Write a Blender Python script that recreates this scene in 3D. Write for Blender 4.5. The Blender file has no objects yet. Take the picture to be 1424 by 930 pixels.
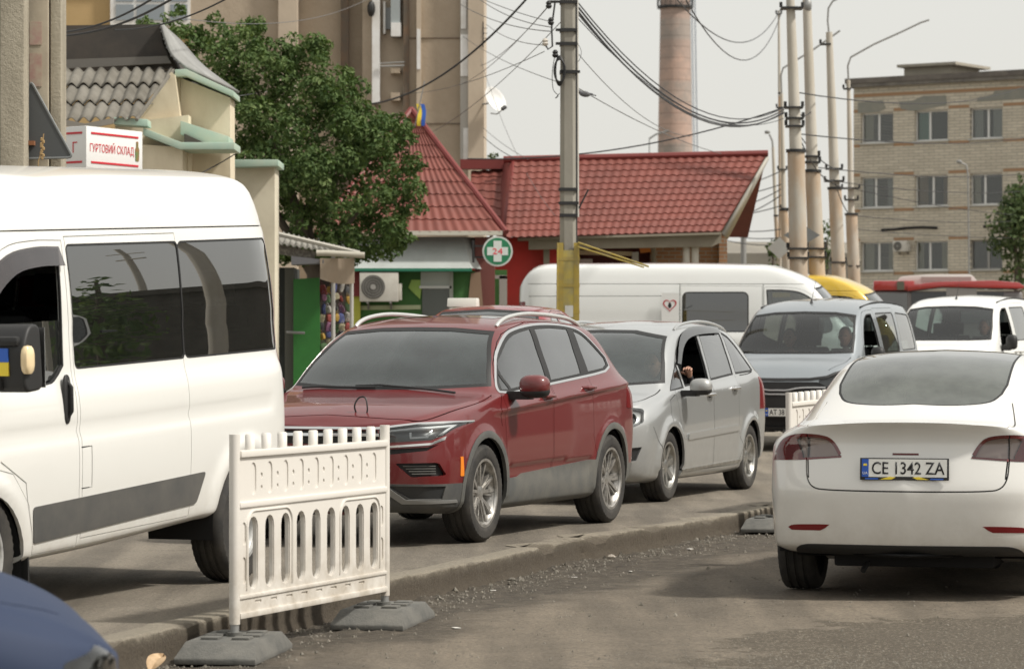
import bpy, bmesh, math, random
import numpy as np
from mathutils import Vector, Matrix, geometry
from mathutils.bvhtree import BVHTree
R = math.radians
random.seed(7)
scene = bpy.context.scene
COL = scene.collection

# ------------------------------------------------------------------ camera, sky, sun, exposure
CAMZ = 1.436
FPX, CX, YH = 4500.0, 712.0, 480.0
cam_d = bpy.data.cameras.new("camera")
cam_d.sensor_width = 36.0
cam_d.lens = 36.0 * FPX / 1424.0
cam_d.shift_y = (YH - 465.0) / 1424.0
cam_d.clip_start = 0.5
cam_d.clip_end = 3000.0
cam_d.dof.use_dof = True
cam_d.dof.focus_distance = 23.0
cam_d.dof.aperture_fstop = 6.0
cam = bpy.data.objects.new("camera", cam_d)
COL.objects.link(cam)
cam.location = (0, 0, CAMZ)
cam.rotation_euler = (R(90), 0, 0)
scene.camera = cam

SUN_TO = Vector((0.93, -0.30, 0.0)).normalized()
SUN_EL = R(50)
world = bpy.data.worlds.new("World")
scene.world = world
world.use_nodes = True
wn = world.node_tree
wn.nodes.clear()
w_out = wn.nodes.new("ShaderNodeOutputWorld")
w_bg = wn.nodes.new("ShaderNodeBackground")
w_bg.inputs["Strength"].default_value = 0.142
w_sky = wn.nodes.new("ShaderNodeTexSky")
w_sky.sky_type = 'NISHITA'
w_sky.sun_disc = False
w_sky.sun_elevation = SUN_EL
w_sky.sun_rotation = math.atan2(SUN_TO.x, SUN_TO.y)
w_sky.dust_density = 6.0
w_sky.air_density = 1.0
w_mix = wn.nodes.new("ShaderNodeMixRGB")
w_mix.inputs[0].default_value = 0.86
w_mix.inputs[2].default_value = (4.40, 4.33, 4.04, 1)      # thin even cloud veil over the sky
wn.links.new(w_sky.outputs[0], w_mix.inputs[1])
wn.links.new(w_mix.outputs[0], w_bg.inputs[0])
wn.links.new(w_bg.outputs[0], w_out.inputs[0])

sun_d = bpy.data.lights.new("sun", 'SUN')
sun_d.energy = 2.9
sun_d.angle = R(5.0)
sun_d.color = (1.0, 0.96, 0.89)
sun = bpy.data.objects.new("sun", sun_d)
COL.objects.link(sun)
sv = Vector((SUN_TO.x * math.cos(SUN_EL), SUN_TO.y * math.cos(SUN_EL), math.sin(SUN_EL)))
sun.rotation_euler = (-sv).to_track_quat('-Z', 'Y').to_euler()
sun.location = sv * 50

scene.view_settings.view_transform = 'Standard'
scene.view_settings.look = 'None'
scene.view_settings.gamma = 1.0
scene.view_settings.use_curve_mapping = False
scene.view_settings.exposure = 0.45
scene.render.engine = 'CYCLES'
scene.cycles.max_bounces = 6
scene.cycles.transparent_max_bounces = 12
scene.cycles.use_denoising = True

# ------------------------------------------------------------------ pixel helper (photo pixel + distance -> place in the world)
def W(px, py, d):
    return Vector(((px - CX) / FPX * d, d, CAMZ - (py - YH) / FPX * d))
def WX(px, d): return (px - CX) / FPX * d
def WZ(py, d): return CAMZ - (py - YH) / FPX * d

# ------------------------------------------------------------------ materials
MATS = {}
def _nt(name):
    m = bpy.data.materials.new(name)
    m.use_nodes = True
    nt = m.node_tree
    return m, nt, nt.nodes["Principled BSDF"]
def c4(c): return (c[0], c[1], c[2], 1.0)
def noise(nt, scale, detail=4, rough=0.6, coord='Object', stretch=None):
    tc = nt.nodes.new("ShaderNodeTexCoord")
    n = nt.nodes.new("ShaderNodeTexNoise")
    n.inputs["Scale"].default_value = scale
    n.inputs["Detail"].default_value = detail
    n.inputs["Roughness"].default_value = rough
    src = tc.outputs[coord]
    if stretch:
        mp = nt.nodes.new("ShaderNodeMapping")
        mp.inputs["Scale"].default_value = stretch
        nt.links.new(src, mp.inputs[0]); src = mp.outputs[0]
    nt.links.new(src, n.inputs["Vector"])
    return n.outputs["Fac"]
def ramp(nt, src, stops):
    r = nt.nodes.new("ShaderNodeValToRGB")
    el = r.color_ramp.elements
    while len(el) < len(stops): el.new(0.5)
    for e, (p, c) in zip(el, stops):
        e.position = p
        e.color = c4(c) if not isinstance(c, (int, float)) else (c, c, c, 1)
    nt.links.new(src, r.inputs[0])
    return r.outputs[0]
def mixc(nt, fac, a, b, mode='MIX'):
    m = nt.nodes.new("ShaderNodeMixRGB"); m.blend_type = mode
    for i, v in ((0, fac), (1, a), (2, b)):
        if isinstance(v, (int, float)): m.inputs[i].default_value = v
        elif isinstance(v, (tuple, list)): m.inputs[i].default_value = c4(v)
        else: nt.links.new(v, m.inputs[i])
    return m.outputs[0]
def bump(nt, b, src, strength=0.3, dist=0.01):
    n = nt.nodes.new("ShaderNodeBump")
    n.inputs["Strength"].default_value = strength
    n.inputs["Distance"].default_value = dist
    nt.links.new(src, n.inputs["Height"])
    nt.links.new(n.outputs[0], b.inputs["Normal"])
def math_(nt, op, a, b=None, clamp=False):
    m = nt.nodes.new("ShaderNodeMath"); m.operation = op; m.use_clamp = clamp
    for i, v in ((0, a), (1, b)):
        if v is None: continue
        if isinstance(v, (int, float)): m.inputs[i].default_value = v
        else: nt.links.new(v, m.inputs[i])
    return m.outputs[0]
def pos_xyz(nt, coord='Object'):
    tc = nt.nodes.new("ShaderNodeTexCoord"); s = nt.nodes.new("ShaderNodeSeparateXYZ")
    nt.links.new(tc.outputs[coord], s.inputs[0]); return s.outputs

def mat(name, col, rough=0.6, metal=0.0, var=0.0, vscale=3.0, col2=None, bmp=0.0, bscale=40.0, bdist=0.01, spec=None, stretch=None):
    """plain material with optional blotchy variation between col and col2 and a noise bump"""
    if name in MATS: return MATS[name]
    m, nt, b = _nt(name)
    b.inputs["Base Color"].default_value = c4(col)
    b.inputs["Roughness"].default_value = rough
    b.inputs["Metallic"].default_value = metal
    if spec is not None: b.inputs["Specular IOR Level"].default_value = spec
    if var > 0 or col2:
        f = noise(nt, vscale, 6, 0.65, stretch=stretch)
        c2 = col2 or tuple(x * (1 - var) for x in col)
        nt.links.new(ramp(nt, f, [(0.36, col), (0.66, c2)]), b.inputs["Base Color"])
    if bmp > 0:
        bump(nt, b, noise(nt, bscale, 5, 0.7), bmp, bdist)
    MATS[name] = m
    return m

def paint(name, col, metal=0.0, rough=0.35, dirt=0.5, dirtcol=(0.22, 0.19, 0.15), coat=1.0, dz=(0.25, 0.75)):
    if name in MATS: return MATS[name]
    m, nt, b = _nt(name)
    b.inputs["Metallic"].default_value = metal
    b.inputs["Coat Weight"].default_value = coat
    b.inputs["Coat Roughness"].default_value = 0.06
    x = pos_xyz(nt)
    low = nt.nodes.new("ShaderNodeMapRange")
    low.inputs["From Min"].default_value = dz[1]; low.inputs["From Max"].default_value = dz[0]
    nt.links.new(x[2], low.inputs["Value"])
    n1 = ramp(nt, noise(nt, 5.0, 7, 0.7), [(0.35, 0.15), (0.7, 1.0)])
    f = math_(nt, 'MULTIPLY', low.outputs[0], n1)
    f = math_(nt, 'MULTIPLY', f, dirt, True)
    f2 = math_(nt, 'MULTIPLY', ramp(nt, noise(nt, 2.2, 5, 0.6), [(0.4, 0.0), (0.8, 1.0)]), 0.06 * dirt)
    f = math_(nt, 'ADD', f, f2, True)
    nt.links.new(mixc(nt, f, col, dirtcol), b.inputs["Base Color"])
    rr = nt.nodes.new("ShaderNodeMapRange"); rr.inputs["To Min"].default_value = rough; rr.inputs["To Max"].default_value = 0.85
    nt.links.new(f, rr.inputs["Value"]); nt.links.new(rr.outputs[0], b.inputs["Roughness"])
    inv = math_(nt, 'SUBTRACT', coat, math_(nt, 'MULTIPLY', f, 0.9), True)
    nt.links.new(inv, b.inputs["Coat Weight"])
    MATS[name] = m
    return m

def glass(name, tint=(0.55, 0.62, 0.60), refl=1.0, rough=0.0, film=(0.25, 0.27, 0.25), dust_sheen=0.06, base=0.0):
    """car or window glass: tinted see-through layer, fresnel reflection and a thin film of dust and painted sky sheen"""
    if name in MATS: return MATS[name]
    m, nt, b = _nt(name)
    nt.nodes.remove(b)
    out = nt.nodes["Material Output"]
    tr = nt.nodes.new("ShaderNodeBsdfTransparent"); tr.inputs[0].default_value = c4(tint)
    gl = nt.nodes.new("ShaderNodeBsdfGlossy"); gl.inputs["Roughness"].default_value = rough
    df = nt.nodes.new("ShaderNodeBsdfDiffuse"); df.inputs[0].default_value = c4(film)
    fr = nt.nodes.new("ShaderNodeFresnel"); fr.inputs[0].default_value = 1.62
    f = math_(nt, 'ADD', math_(nt, 'MULTIPLY', fr.outputs[0], 1.35 * refl), base, True)
    m1 = nt.nodes.new("ShaderNodeMixShader"); m2 = nt.nodes.new("ShaderNodeMixShader")
    du = math_(nt, 'MULTIPLY', ramp(nt, noise(nt, 3.0, 6, 0.7), [(0.3, 0.4), (0.75, 1.0)]), dust_sheen)
    nt.links.new(du, m1.inputs[0]); nt.links.new(tr.outputs[0], m1.inputs[1]); nt.links.new(df.outputs[0], m1.inputs[2])
    nt.links.new(f, m2.inputs[0]); nt.links.new(m1.outputs[0], m2.inputs[1]); nt.links.new(gl.outputs[0], m2.inputs[2])
    nt.links.new(m2.outputs[0], out.inputs[0])
    MATS[name] = m
    return m

def M_asphalt(name, c1, c2, c3, s=1.0):
    m, nt, b = _nt(name)
    big = ramp(nt, noise(nt, 0.35 * s, 6, 0.62), [(0.38, c1), (0.62, c2)])
    mid = ramp(nt, noise(nt, 2.3 * s, 7, 0.7), [(0.42, 0.0), (0.72, 1.0)])
    c = mixc(nt, math_(nt, 'MULTIPLY', mid, 0.55), big, c3)
    # long streaks of dust and rubber along the driving direction
    tc = nt.nodes.new("ShaderNodeTexCoord"); mp = nt.nodes.new("ShaderNodeMapping")
    mp.inputs["Rotation"].default_value = (0, 0, R(19)); mp.inputs["Scale"].default_value = (2.2, 0.16, 1)
    nt.links.new(tc.outputs["Object"], mp.inputs[0])
    ns = nt.nodes.new("ShaderNodeTexNoise"); ns.inputs["Scale"].default_value = 1.3; ns.inputs["Detail"].default_value = 5
    nt.links.new(mp.outputs[0], ns.inputs["Vector"])
    st = ramp(nt, ns.outputs["Fac"], [(0.40, 0.74), (0.62, 1.14)])
    c = mixc(nt, 1.0, c, st, 'MULTIPLY')
    grain = ramp(nt, noise(nt, 42, 6, 0.85), [(0.36, 0.50), (0.5, 0.95), (0.66, 1.45)])
    c = mixc(nt, 0.85, c, grain, 'MULTIPLY')
    vo = nt.nodes.new("ShaderNodeTexVoronoi"); vo.inputs["Scale"].default_value = 1.1; vo.feature = 'DISTANCE_TO_EDGE'
    vm = nt.nodes.new("ShaderNodeMixRGB"); vm.inputs[0].default_value = 0.12
    tcn = nt.nodes.new("ShaderNodeTexNoise"); tcn.inputs["Scale"].default_value = 3.0
    nt.links.new(tc.outputs["Object"], tcn.inputs["Vector"])
    nt.links.new(tc.outputs["Object"], vm.inputs[1]); nt.links.new(tcn.outputs["Color"], vm.inputs[2])
    nt.links.new(vm.outputs[0], vo.inputs["Vector"])
    cr = ramp(nt, vo.outputs["Distance"], [(0.0, 0.62), (0.012, 1.0)])
    crk = mixc(nt, ramp(nt, noise(nt, 0.6, 3), [(0.5, 0.0), (0.6, 1.0)]), (1, 1, 1), cr)
    c = mixc(nt, 0.7, c, crk, 'MULTIPLY')
    nt.links.new(c, b.inputs["Base Color"])
    b.inputs["Roughness"].default_value = 0.9
    h = math_(nt, 'ADD', noise(nt, 45, 6, 0.85), math_(nt, 'MULTIPLY', noise(nt, 6, 6, 0.7), 1.5))
    bump(nt, b, h, 0.9, 0.022)
    MATS[name] = m
    return m

M = {}
M['black'] = mat('black_plastic', (0.018, 0.018, 0.018), 0.55, bmp=0.1, bscale=200)
M['dark'] = mat('dark_interior', (0.012, 0.012, 0.013), 0.9)
M['rubber'] = mat('tyre_rubber', (0.020, 0.019, 0.018), 0.8, col2=(0.050, 0.045, 0.038), vscale=6, bmp=0.3, bscale=90, bdist=0.004)
M['seal'] = mat('rubber_seal', (0.012, 0.012, 0.012), 0.6)
M['chrome'] = mat('chrome_trim', (0.75, 0.75, 0.74), 0.18, 1.0)
M['alloy'] = mat('alloy_silver', (0.50, 0.49, 0.46), 0.35, 0.85, var=0.4, vscale=12)
M['alloy_dark'] = mat('alloy_dark', (0.07, 0.068, 0.064), 0.5, 0.5, var=0.4, vscale=12)
M['seat'] = mat('seat_fabric', (0.035, 0.035, 0.037), 0.9, bmp=0.2)
M['clad'] = mat('grey_cladding', (0.080, 0.082, 0.078), 0.65, col2=(0.125, 0.12, 0.105), vscale=4, bmp=0.1, bscale=150)
M['redlens'] = mat('red_lens', (0.16, 0.010, 0.012), 0.12)
M['orange'] = mat('orange_reflector', (0.75, 0.22, 0.02), 0.2)
M['plate_white'] = mat('plate_white', (0.74, 0.74, 0.70), 0.4)
M['plate_blue'] = mat('plate_blue', (0.02, 0.09, 0.42), 0.4)
M['yellow'] = mat('flag_yellow', (0.80, 0.62, 0.05), 0.5)
M['blue'] = mat('flag_blue', (0.03, 0.12, 0.50), 0.5)
M['ink'] = mat('black_ink', (0.01, 0.01, 0.012), 0.5)
M['lamp_in'] = mat('lamp_reflector', (0.55, 0.56, 0.56), 0.22, 0.9)
M['lamp_dark'] = mat('lamp_housing', (0.05, 0.052, 0.053), 0.3, 0.4)
M['lens'] = glass('lamp_lens', (0.86, 0.88, 0.88), 1.0, 0.02, dust_sheen=0.04)
M['g_clear'] = glass('windscreen_glass', (0.50, 0.58, 0.56), 1.45, film=(0.27, 0.34, 0.33), dust_sheen=0.14)
M['g_mid'] = glass('side_glass', (0.36, 0.40, 0.38), 1.45, dust_sheen=0.10, base=.06)
M['g_dark'] = glass('tinted_glass', (0.05, 0.05, 0.05), 1.5, dust_sheen=0.05, base=.08)
M['g_see'] = glass('clear_screen', (0.62, 0.68, 0.66), 1.2, dust_sheen=0.03)
M['g_rear'] = glass('rear_glass', (0.42, 0.47, 0.43), 1.1, film=(0.36, 0.39, 0.34), dust_sheen=0.36)  # pale film whitens this glass in place of reflected sky

# ------------------------------------------------------------------ object helpers
def tag(o, label=None, cat=None, group=None, kind=None):
    if label: o["label"] = label
    if cat: o["category"] = cat
    if group: o["group"] = group
    if kind: o["kind"] = kind
    return o
def empty(name, loc=(0, 0, 0), rz=0.0, parent=None, label=None, cat=None, group=None):
    o = bpy.data.objects.new(name, None)
    o.empty_display_size = 0.2
    COL.objects.link(o)
    o.location = loc; o.rotation_euler = (0, 0, rz)
    if parent: o.parent = parent
    return tag(o, label, cat, group)
def copy_tree(o, parent=None):
    c = o.copy(); COL.objects.link(c)
    for k in ("label",):
        if parent is None and k in c: del c[k]
    if parent is not None: c.parent = parent; c.matrix_parent_inverse = o.matrix_parent_inverse.copy()
    for ch in list(o.children): copy_tree(ch, c)
    return c

class MB:
    """collects shapes, links them as ONE mesh object"""
    def __init__(s): s.v = []; s.f = []; s.mi = []; s.m = Matrix.Identity(4); s.cur = 0
    def at(s, m): s.m = m; return s
    def add(s, vs, fs, mi=None):
        b = len(s.v); s.v += [tuple(s.m @ Vector(v)) for v in vs]
        for f in fs: s.f.append([b + i for i in f]); s.mi.append(s.cur if mi is None else mi)
        return s
    def box(s, a, b, mi=None):
        x0, x1 = sorted((a[0], b[0])); y0, y1 = sorted((a[1], b[1])); z0, z1 = sorted((a[2], b[2]))
        vs = [(x0,y0,z0),(x1,y0,z0),(x1,y1,z0),(x0,y1,z0),(x0,y0,z1),(x1,y0,z1),(x1,y1,z1),(x0,y1,z1)]
        return s.add(vs, [(0,3,2,1),(4,5,6,7),(0,1,5,4),(1,2,6,5),(2,3,7,6),(3,0,4,7)], mi)
    def cyl(s, a, b, r0, r1=None, n=16, mi=None, caps=True):
        a = Vector(a); b = Vector(b); r1 = r0 if r1 is None else r1
        d = (b - a).normalized(); u = d.orthogonal().normalized(); w = d.cross(u)
        vs = []
        for c, r in ((a, r0), (b, r1)):
            for i in range(n):
                t = 2 * math.pi * i / n
                vs.append(tuple(c + (u * math.cos(t) + w * math.sin(t)) * r))
        fs = [(i, (i + 1) % n, n + (i + 1) % n, n + i) for i in range(n)]
        if caps: fs += [tuple(range(n - 1, -1, -1)), tuple(range(n, 2 * n))]
        return s.add(vs, fs, mi)
    def tube(s, pts, r, n=8, mi=None, closed=False):
        pts = [Vector(p) for p in pts]; rs = r if isinstance(r, (list, tuple)) else [r] * len(pts)
        k = len(pts); vs = []; up = None
        for i, p in enumerate(pts):
            if closed: t = (pts[(i + 1) % k] - pts[i - 1])
            else: t = (pts[min(i + 1, k - 1)] - pts[max(i - 1, 0)])
            t.normalize()
            if up is None: up = t.orthogonal().normalized()
            up = (up - t * up.dot(t));
            if up.length < 1e-6: up = t.orthogonal()
            up.normalize(); w = t.cross(up)
            for j in range(n):
                a = 2 * math.pi * j / n
                vs.append(tuple(p + (up * math.cos(a) + w * math.sin(a)) * rs[i]))
        fs = []
        for i in range(k if closed else k - 1):
            i2 = (i + 1) % k
            fs += [(i*n + j, i*n + (j+1) % n, i2*n + (j+1) % n, i2*n + j) for j in range(n)]
        if not closed: fs += [tuple(range(n - 1, -1, -1)), tuple((k-1)*n + j for j in range(n))]
        return s.add(vs, fs, mi)
    def prism(s, poly, h0, h1, axis='z', mi=None):
        """poly: 2-D outline; axis: extrusion axis"""
        n = len(poly)
        def P(p, h):
            return {'z': (p[0], p[1], h), 'y': (p[0], h, p[1]), 'x': (h, p[0], p[1])}[axis]
        vs = [P(p, h0) for p in poly] + [P(p, h1) for p in poly]
        fs = [tuple(range(n - 1, -1, -1)), tuple(range(n, 2 * n))] + [(i, (i+1) % n, n + (i+1) % n, n + i) for i in range(n)]
        return s.add(vs, fs, mi)
    def lathe(s, prof, n=32, axis='z', mi=None, mod=None):
        """prof: (radius, height) list revolved around axis"""
        vs = []
        for i in range(n):
            t = 2 * math.pi * i / n
            for k, (r, h) in enumerate(prof):
                if mod: r = r + mod(i, k)
                c, q = r * math.cos(t), r * math.sin(t)
                vs.append({'z': (c, q, h), 'y': (c, h, q), 'x': (h, c, q)}[axis])
        m = len(prof)
        fs = [(i*m + k, ((i+1) % n)*m + k, ((i+1) % n)*m + k + 1, i*m + k + 1) for i in range(n) for k in range(m - 1)]
        return s.add(vs, fs, mi)
    def ball(s, c, r, n=12, mi=None, p=2.0):
        """(super)ellipsoid"""
        c = Vector(c); r = (r, r, r) if isinstance(r, (int, float)) else r
        vs = []; e = 2.0 / p
        sp = lambda v: math.copysign(abs(v) ** e, v)
        m = n // 2 + 1
        for i in range(m):
            ph = -math.pi/2 + math.pi * i / (m - 1)
            for j in range(n):
                t = 2 * math.pi * j / n
                vs.append((c.x + r[0]*sp(math.cos(ph))*sp(math.cos(t)), c.y + r[1]*sp(math.cos(ph))*sp(math.sin(t)), c.z + r[2]*sp(math.sin(ph))))
        fs = [(i*n + j, i*n + (j+1) % n, (i+1)*n + (j+1) % n, (i+1)*n + j) for i in range(m-1) for j in range(n)]
        return s.add(vs, fs, mi)
    def build(s, name, mats, parent=None, bevel=0.0, smooth=True, ang=38, loc=None, rz=0.0, fix=True, seg=2):
        me = bpy.data.meshes.new(name)
        me.from_pydata(s.v, [], s.f)
        if not isinstance(mats, (list, tuple)): mats = [mats]
        for m_ in mats: me.materials.append(m_)
        me.polygons.foreach_set("material_index", s.mi)
        bm = bmesh.new(); bm.from_mesh(me)
        if fix:
            bmesh.ops.remove_doubles(bm, verts=bm.verts, dist=1e-5)
            bmesh.ops.recalc_face_normals(bm, faces=bm.faces)
        if bevel > 0:
            es = [e for e in bm.edges if len(e.link_faces) == 2 and e.calc_face_angle(0) > R(25)]
            bmesh.ops.bevel(bm, geom=es, offset=bevel, segments=seg, affect='EDGES', clamp_overlap=True, profile=0.6)
        if smooth:
            for f in bm.faces: f.smooth = True
            for e in bm.edges:
                if len(e.link_faces) == 2 and e.calc_face_angle(0) > R(ang): e.smooth = False
        bm.to_mesh(me); bm.free()
        o = bpy.data.objects.new(name, me)
        COL.objects.link(o)
        if parent: o.parent = parent
        if loc is not None: o.location = loc
        o.rotation_euler = (0, 0, rz)
        return o

def round_poly(poly, r, n=4):
    out = []
    k = len(poly)
    for i in range(k):
        p = Vector(poly[i]); a = Vector(poly[i-1]) - p; b = Vector(poly[(i+1) % k]) - p
        la, lb = a.length, b.length
        rr = min((r[i] if isinstance(r, (list, tuple)) else r), la*0.45, lb*0.45)
        if rr < 1e-4: out.append(tuple(p)); continue
        A = p + a.normalized()*rr; B = p + b.normalized()*rr
        for t in range(n + 1):
            t /= n
            out.append(tuple(A*(1-t)**2 + p*2*t*(1-t) + B*t*t))
    return out
def off_poly(poly, d):
    """grow (d>0) a polygon"""
    k = len(poly)
    ar = sum(poly[i][0]*poly[(i+1) % k][1] - poly[(i+1) % k][0]*poly[i][1] for i in range(k))
    s = 1 if ar > 0 else -1
    out = []
    for i in range(k):
        p0, p, p1 = Vector(poly[i-1]), Vector(poly[i]), Vector(poly[(i+1) % k])
        e0 = (p - p0); e1 = (p1 - p)
        if e0.length < 1e-7 or e1.length < 1e-7: out.append(tuple(p)); continue
        e0.normalize(); e1.normalize()
        n0 = Vector((e0.y, -e0.x))*s; n1 = Vector((e1.y, -e1.x))*s
        m = n0 + n1
        if m.length < 1e-5: out.append(tuple(p)); continue
        m.normalize(); c = max(0.5, m.dot(n0))
        out.append(tuple(p + m*(d/c)))
    return out
def in_poly(x, y, poly):
    c = False; n = len(poly); j = n - 1
    for i in range(n):
        xi, yi = poly[i]; xj, yj = poly[j]
        if (yi > y) != (yj > y) and x < (xj - xi)*(y - yi)/(yj - yi) + xi: c = not c
        j = i
    return c
def circ(cx, cy, r, n=28, ry=None):
    ry = ry or r
    return [(cx + r*math.cos(2*math.pi*i/n), cy + ry*math.sin(2*math.pi*i/n)) for i in range(n)]

def text_obj(s, name, h, m, parent=None, mtx=None, width=None, depth=0.001, spacing=1.0, bold=0.0):
    """lettering as a thin mesh: lies in local XY, baseline centred on origin"""
    cu = bpy.data.curves.new(name, 'FONT')
    cu.body = s; cu.size = 1.0; cu.extrude = 0.0; cu.align_x = 'LEFT'; cu.space_character = spacing
    cu.resolution_u = 3; cu.offset = bold
    o = bpy.data.objects.new(name, cu); COL.objects.link(o)
    dg = bpy.context.evaluated_depsgraph_get(); dg.update()
    me = bpy.data.meshes.new_from_object(o.evaluated_get(dg))
    bpy.data.objects.remove(o); bpy.data.curves.remove(cu)
    co = np.empty(len(me.vertices)*3); me.vertices.foreach_get("co", co); co = co.reshape(-1, 3)
    mn, mx = co.min(0), co.max(0)
    sy = h / (mx[1] - mn[1]); sx = sy if width is None else width / (mx[0] - mn[0])
    co[:, 0] = (co[:, 0] - (mn[0] + mx[0])/2)*sx; co[:, 1] = (co[:, 1] - (mn[1] + mx[1])/2)*sy
    me.vertices.foreach_set("co", co.reshape(-1))
    bm = bmesh.new(); bm.from_mesh(me)
    r = bmesh.ops.extrude_face_region(bm, geom=bm.faces[:])
    for v in r['geom']:
        if isinstance(v, bmesh.types.BMVert): v.co.z += depth
    bmesh.ops.recalc_face_normals(bm, faces=bm.faces)
    bm.to_mesh(me); bm.free()
    me.materials.clear(); me.materials.append(m)
    o = bpy.data.objects.new(name, me); COL.objects.link(o)
    if parent: o.parent = parent
    if mtx is not None: o.matrix_local = mtx
    return o
def frame_mtx(origin, xdir, ydir):
    x = Vector(xdir).normalized(); y = Vector(ydir); y = (y - x*y.dot(x)).normalized(); z = x.cross(y)
    m = Matrix((x, y, z)).transposed().to_4x4(); m.translation = Vector(origin)
    return m
# ------------------------------------------------------------------ car body machinery
def pchip(x, y, xs):
    x = np.asarray(x, float); y = np.asarray(y, float); h = np.diff(x); d = np.diff(y)/h
    n = len(x); m = np.zeros(n)
    for i in range(1, n-1):
        if d[i-1]*d[i] > 0:
            w1 = 2*h[i] + h[i-1]; w2 = h[i] + 2*h[i-1]
            m[i] = (w1 + w2)/(w1/d[i-1] + w2/d[i])
    m[0] = d[0]; m[-1] = d[-1]
    k = np.clip(np.searchsorted(x, xs, side='right') - 1, 0, n-2)
    t = (xs - x[k])/h[k]; t2 = t*t; t3 = t2*t
    return (2*t3-3*t2+1)*y[k] + (t3-2*t2+t)*h[k]*m[k] + (-2*t3+3*t2)*y[k+1] + (t3-t2)*h[k]*m[k+1]

ROWT = [0, 1, 1.5, 2.6, 3.6, 4.6, 5.3, 6.4, 7.4, 8.4, 9.4]
class Skin:
    """half body (y>=0), nose at +x. station: (x, xc, w, zb, by, bz, ry, rz, tz[, dxs])"""
    def __init__(s, st, res=0.035, rows=54, bulge=0.02, disp=None, lowf=0.28, midf=0.55, flat=0.25):
        G = []
        for q in st:
            x, xc, w, zb, by, bz, ry, rz, tz = q[:9]
            dxs = q[9] if len(q) > 9 else (0, 0, 0, 0, 0, 0)
            H = bz - zb
            k = 1.0 if w > 0.001 else 0.0
            rows_ = [(0, zb), (max(0, w-0.16)*k, zb), (max(0, w-0.035)*k, zb+0.05), (max(0, w-0.008)*k, zb+0.05+lowf*(H-0.05)),
                     (w, zb+midf*H), (max(0, w-0.012)*k, bz-0.13*H), (by, bz), ]
            my, mz = (by+ry)/2 + bulge*k*min(1, (rz-bz)/0.3), (bz+rz)/2
            rows_ += [(my, mz), (ry, rz), (ry*0.55, tz-(tz-rz)*flat), (0, tz)]
            pts = []
            for j, (y, z) in enumerate(rows_):
                if j == 0: X = x
                elif j <= 6: X = x + dxs[j-1]
                else:
                    tt = (y/by)**2 if by > 1e-3 else 1.0
                    X = xc + (x + dxs[5] - xc)*min(1.0, tt)
                pts.append((X, y, z))
            if st.index(q) in (0, len(st)-1):
                pts[0] = (pts[1][0], 0, zb)
            G.append(pts)
        G = np.array(G)
        L = [0.0]
        for i in range(1, len(G)):
            d = max(np.linalg.norm(G[i, 6]-G[i-1, 6]), np.linalg.norm(G[i, 3]-G[i-1, 3]), 0.04); L.append(L[-1]+d)
        L = np.array(L); ns = []
        for i in range(len(L)-1):
            c = max(2, int(round((L[i+1]-L[i])/res)))
            ns += list(np.linspace(L[i], L[i+1], c, endpoint=False))
        ns.append(L[-1]); ns = np.array(ns)
        rt = np.array(ROWT); ts = sorted(set(list(np.linspace(0, rt[-1], rows)) + ROWT)); ts = np.array(ts)
        keep = [0]
        for i in range(1, len(ts)):
            if ts[i] - ts[keep[-1]] > 0.05 or ts[i] in ROWT: keep.append(i)
        ts = ts[keep]
        A = np.zeros((len(ns), len(rt), 3))
        for j in range(len(rt)):
            for c in range(3): A[:, j, c] = pchip(L, G[:, j, c], ns)
        B = np.zeros((len(ns), len(ts), 3))
        for i in range(len(ns)):
            for c in range(3): B[i, :, c] = pchip(rt, A[i, :, c], ts)
        B[:, 0, 1] = 0; B[:, -1, 1] = 0; B[0, :, 1] = 0; B[-1, :, 1] = 0
        # smooth a little along both directions
        for _ in range(2):
            C = B.copy()
            C[1:-1] = 0.5*B[1:-1] + 0.25*(B[:-2]+B[2:])
            B[1:-1] = C[1:-1]
            C = B.copy(); C[:, 3:-1] = 0.6*B[:, 3:-1] + 0.2*(B[:, 2:-2]+B[:, 4:])
            B[:, 3:-1] = C[:, 3:-1]
        s.bm = bm = bmesh.new()
        ni, nj = B.shape[:2]
        if disp:
            for i in range(ni):
                for j in range(nj):
                    x, y, z = B[i, j]
                    o = disp(x, y, z)
                    if o: B[i, j, 1] += o*min(1, y/0.3)
        s.B = B
        vs = [[bm.verts.new(B[i, j]) for j in range(nj)] for i in range(ni)]
        s.tl = bm.faces.layers.int.new("t")
        for i in range(ni-1):
            for j in range(nj-1):
                try: bm.faces.new((vs[i][j], vs[i][j+1], vs[i+1][j+1], vs[i+1][j]))
                except ValueError: pass
        bmesh.ops.remove_doubles(bm, verts=bm.verts, dist=0.0006)
        bmesh.ops.recalc_face_normals(bm, faces=bm.faces)
        bm.normal_update()
        # orientation check: roof must face up
        f = max(bm.faces, key=lambda f: f.calc_center_median().z)
        if f.normal.z < 0: bmesh.ops.reverse_faces(bm, faces=bm.faces); bm.normal_update()
        # base for normals (averaged, mirrored across the middle)
        bm.verts.ensure_lookup_table(); bm.verts.index_update()
        s.bn = []
        for v in bm.verts:
            n = v.normal.copy()
            if abs(v.co.y) < 1e-4: n.y = 0; n.normalize()
            s.bn.append(n)
        s.bv = [v.co.copy() for v in bm.verts]
        s.bf = [[v.index for v in f.verts] for f in bm.faces]
        s.bvh = BVHTree.FromPolygons(s.bv, s.bf)
        s.tags = {0: 'body'}
    def nrm(s, p):
        loc, n, i, d = s.bvh.find_nearest(p)
        if i is None: return Vector((0, 0, 1))
        f = s.bf[i]; ws = []
        acc = Vector((0, 0, 0))
        for k in f:
            d = (s.bv[k]-loc).length
            if d < 1e-6: return s.bn[k]
            acc += s.bn[k]*(1.0/d**1.5)
        return acc.normalized()
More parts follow.
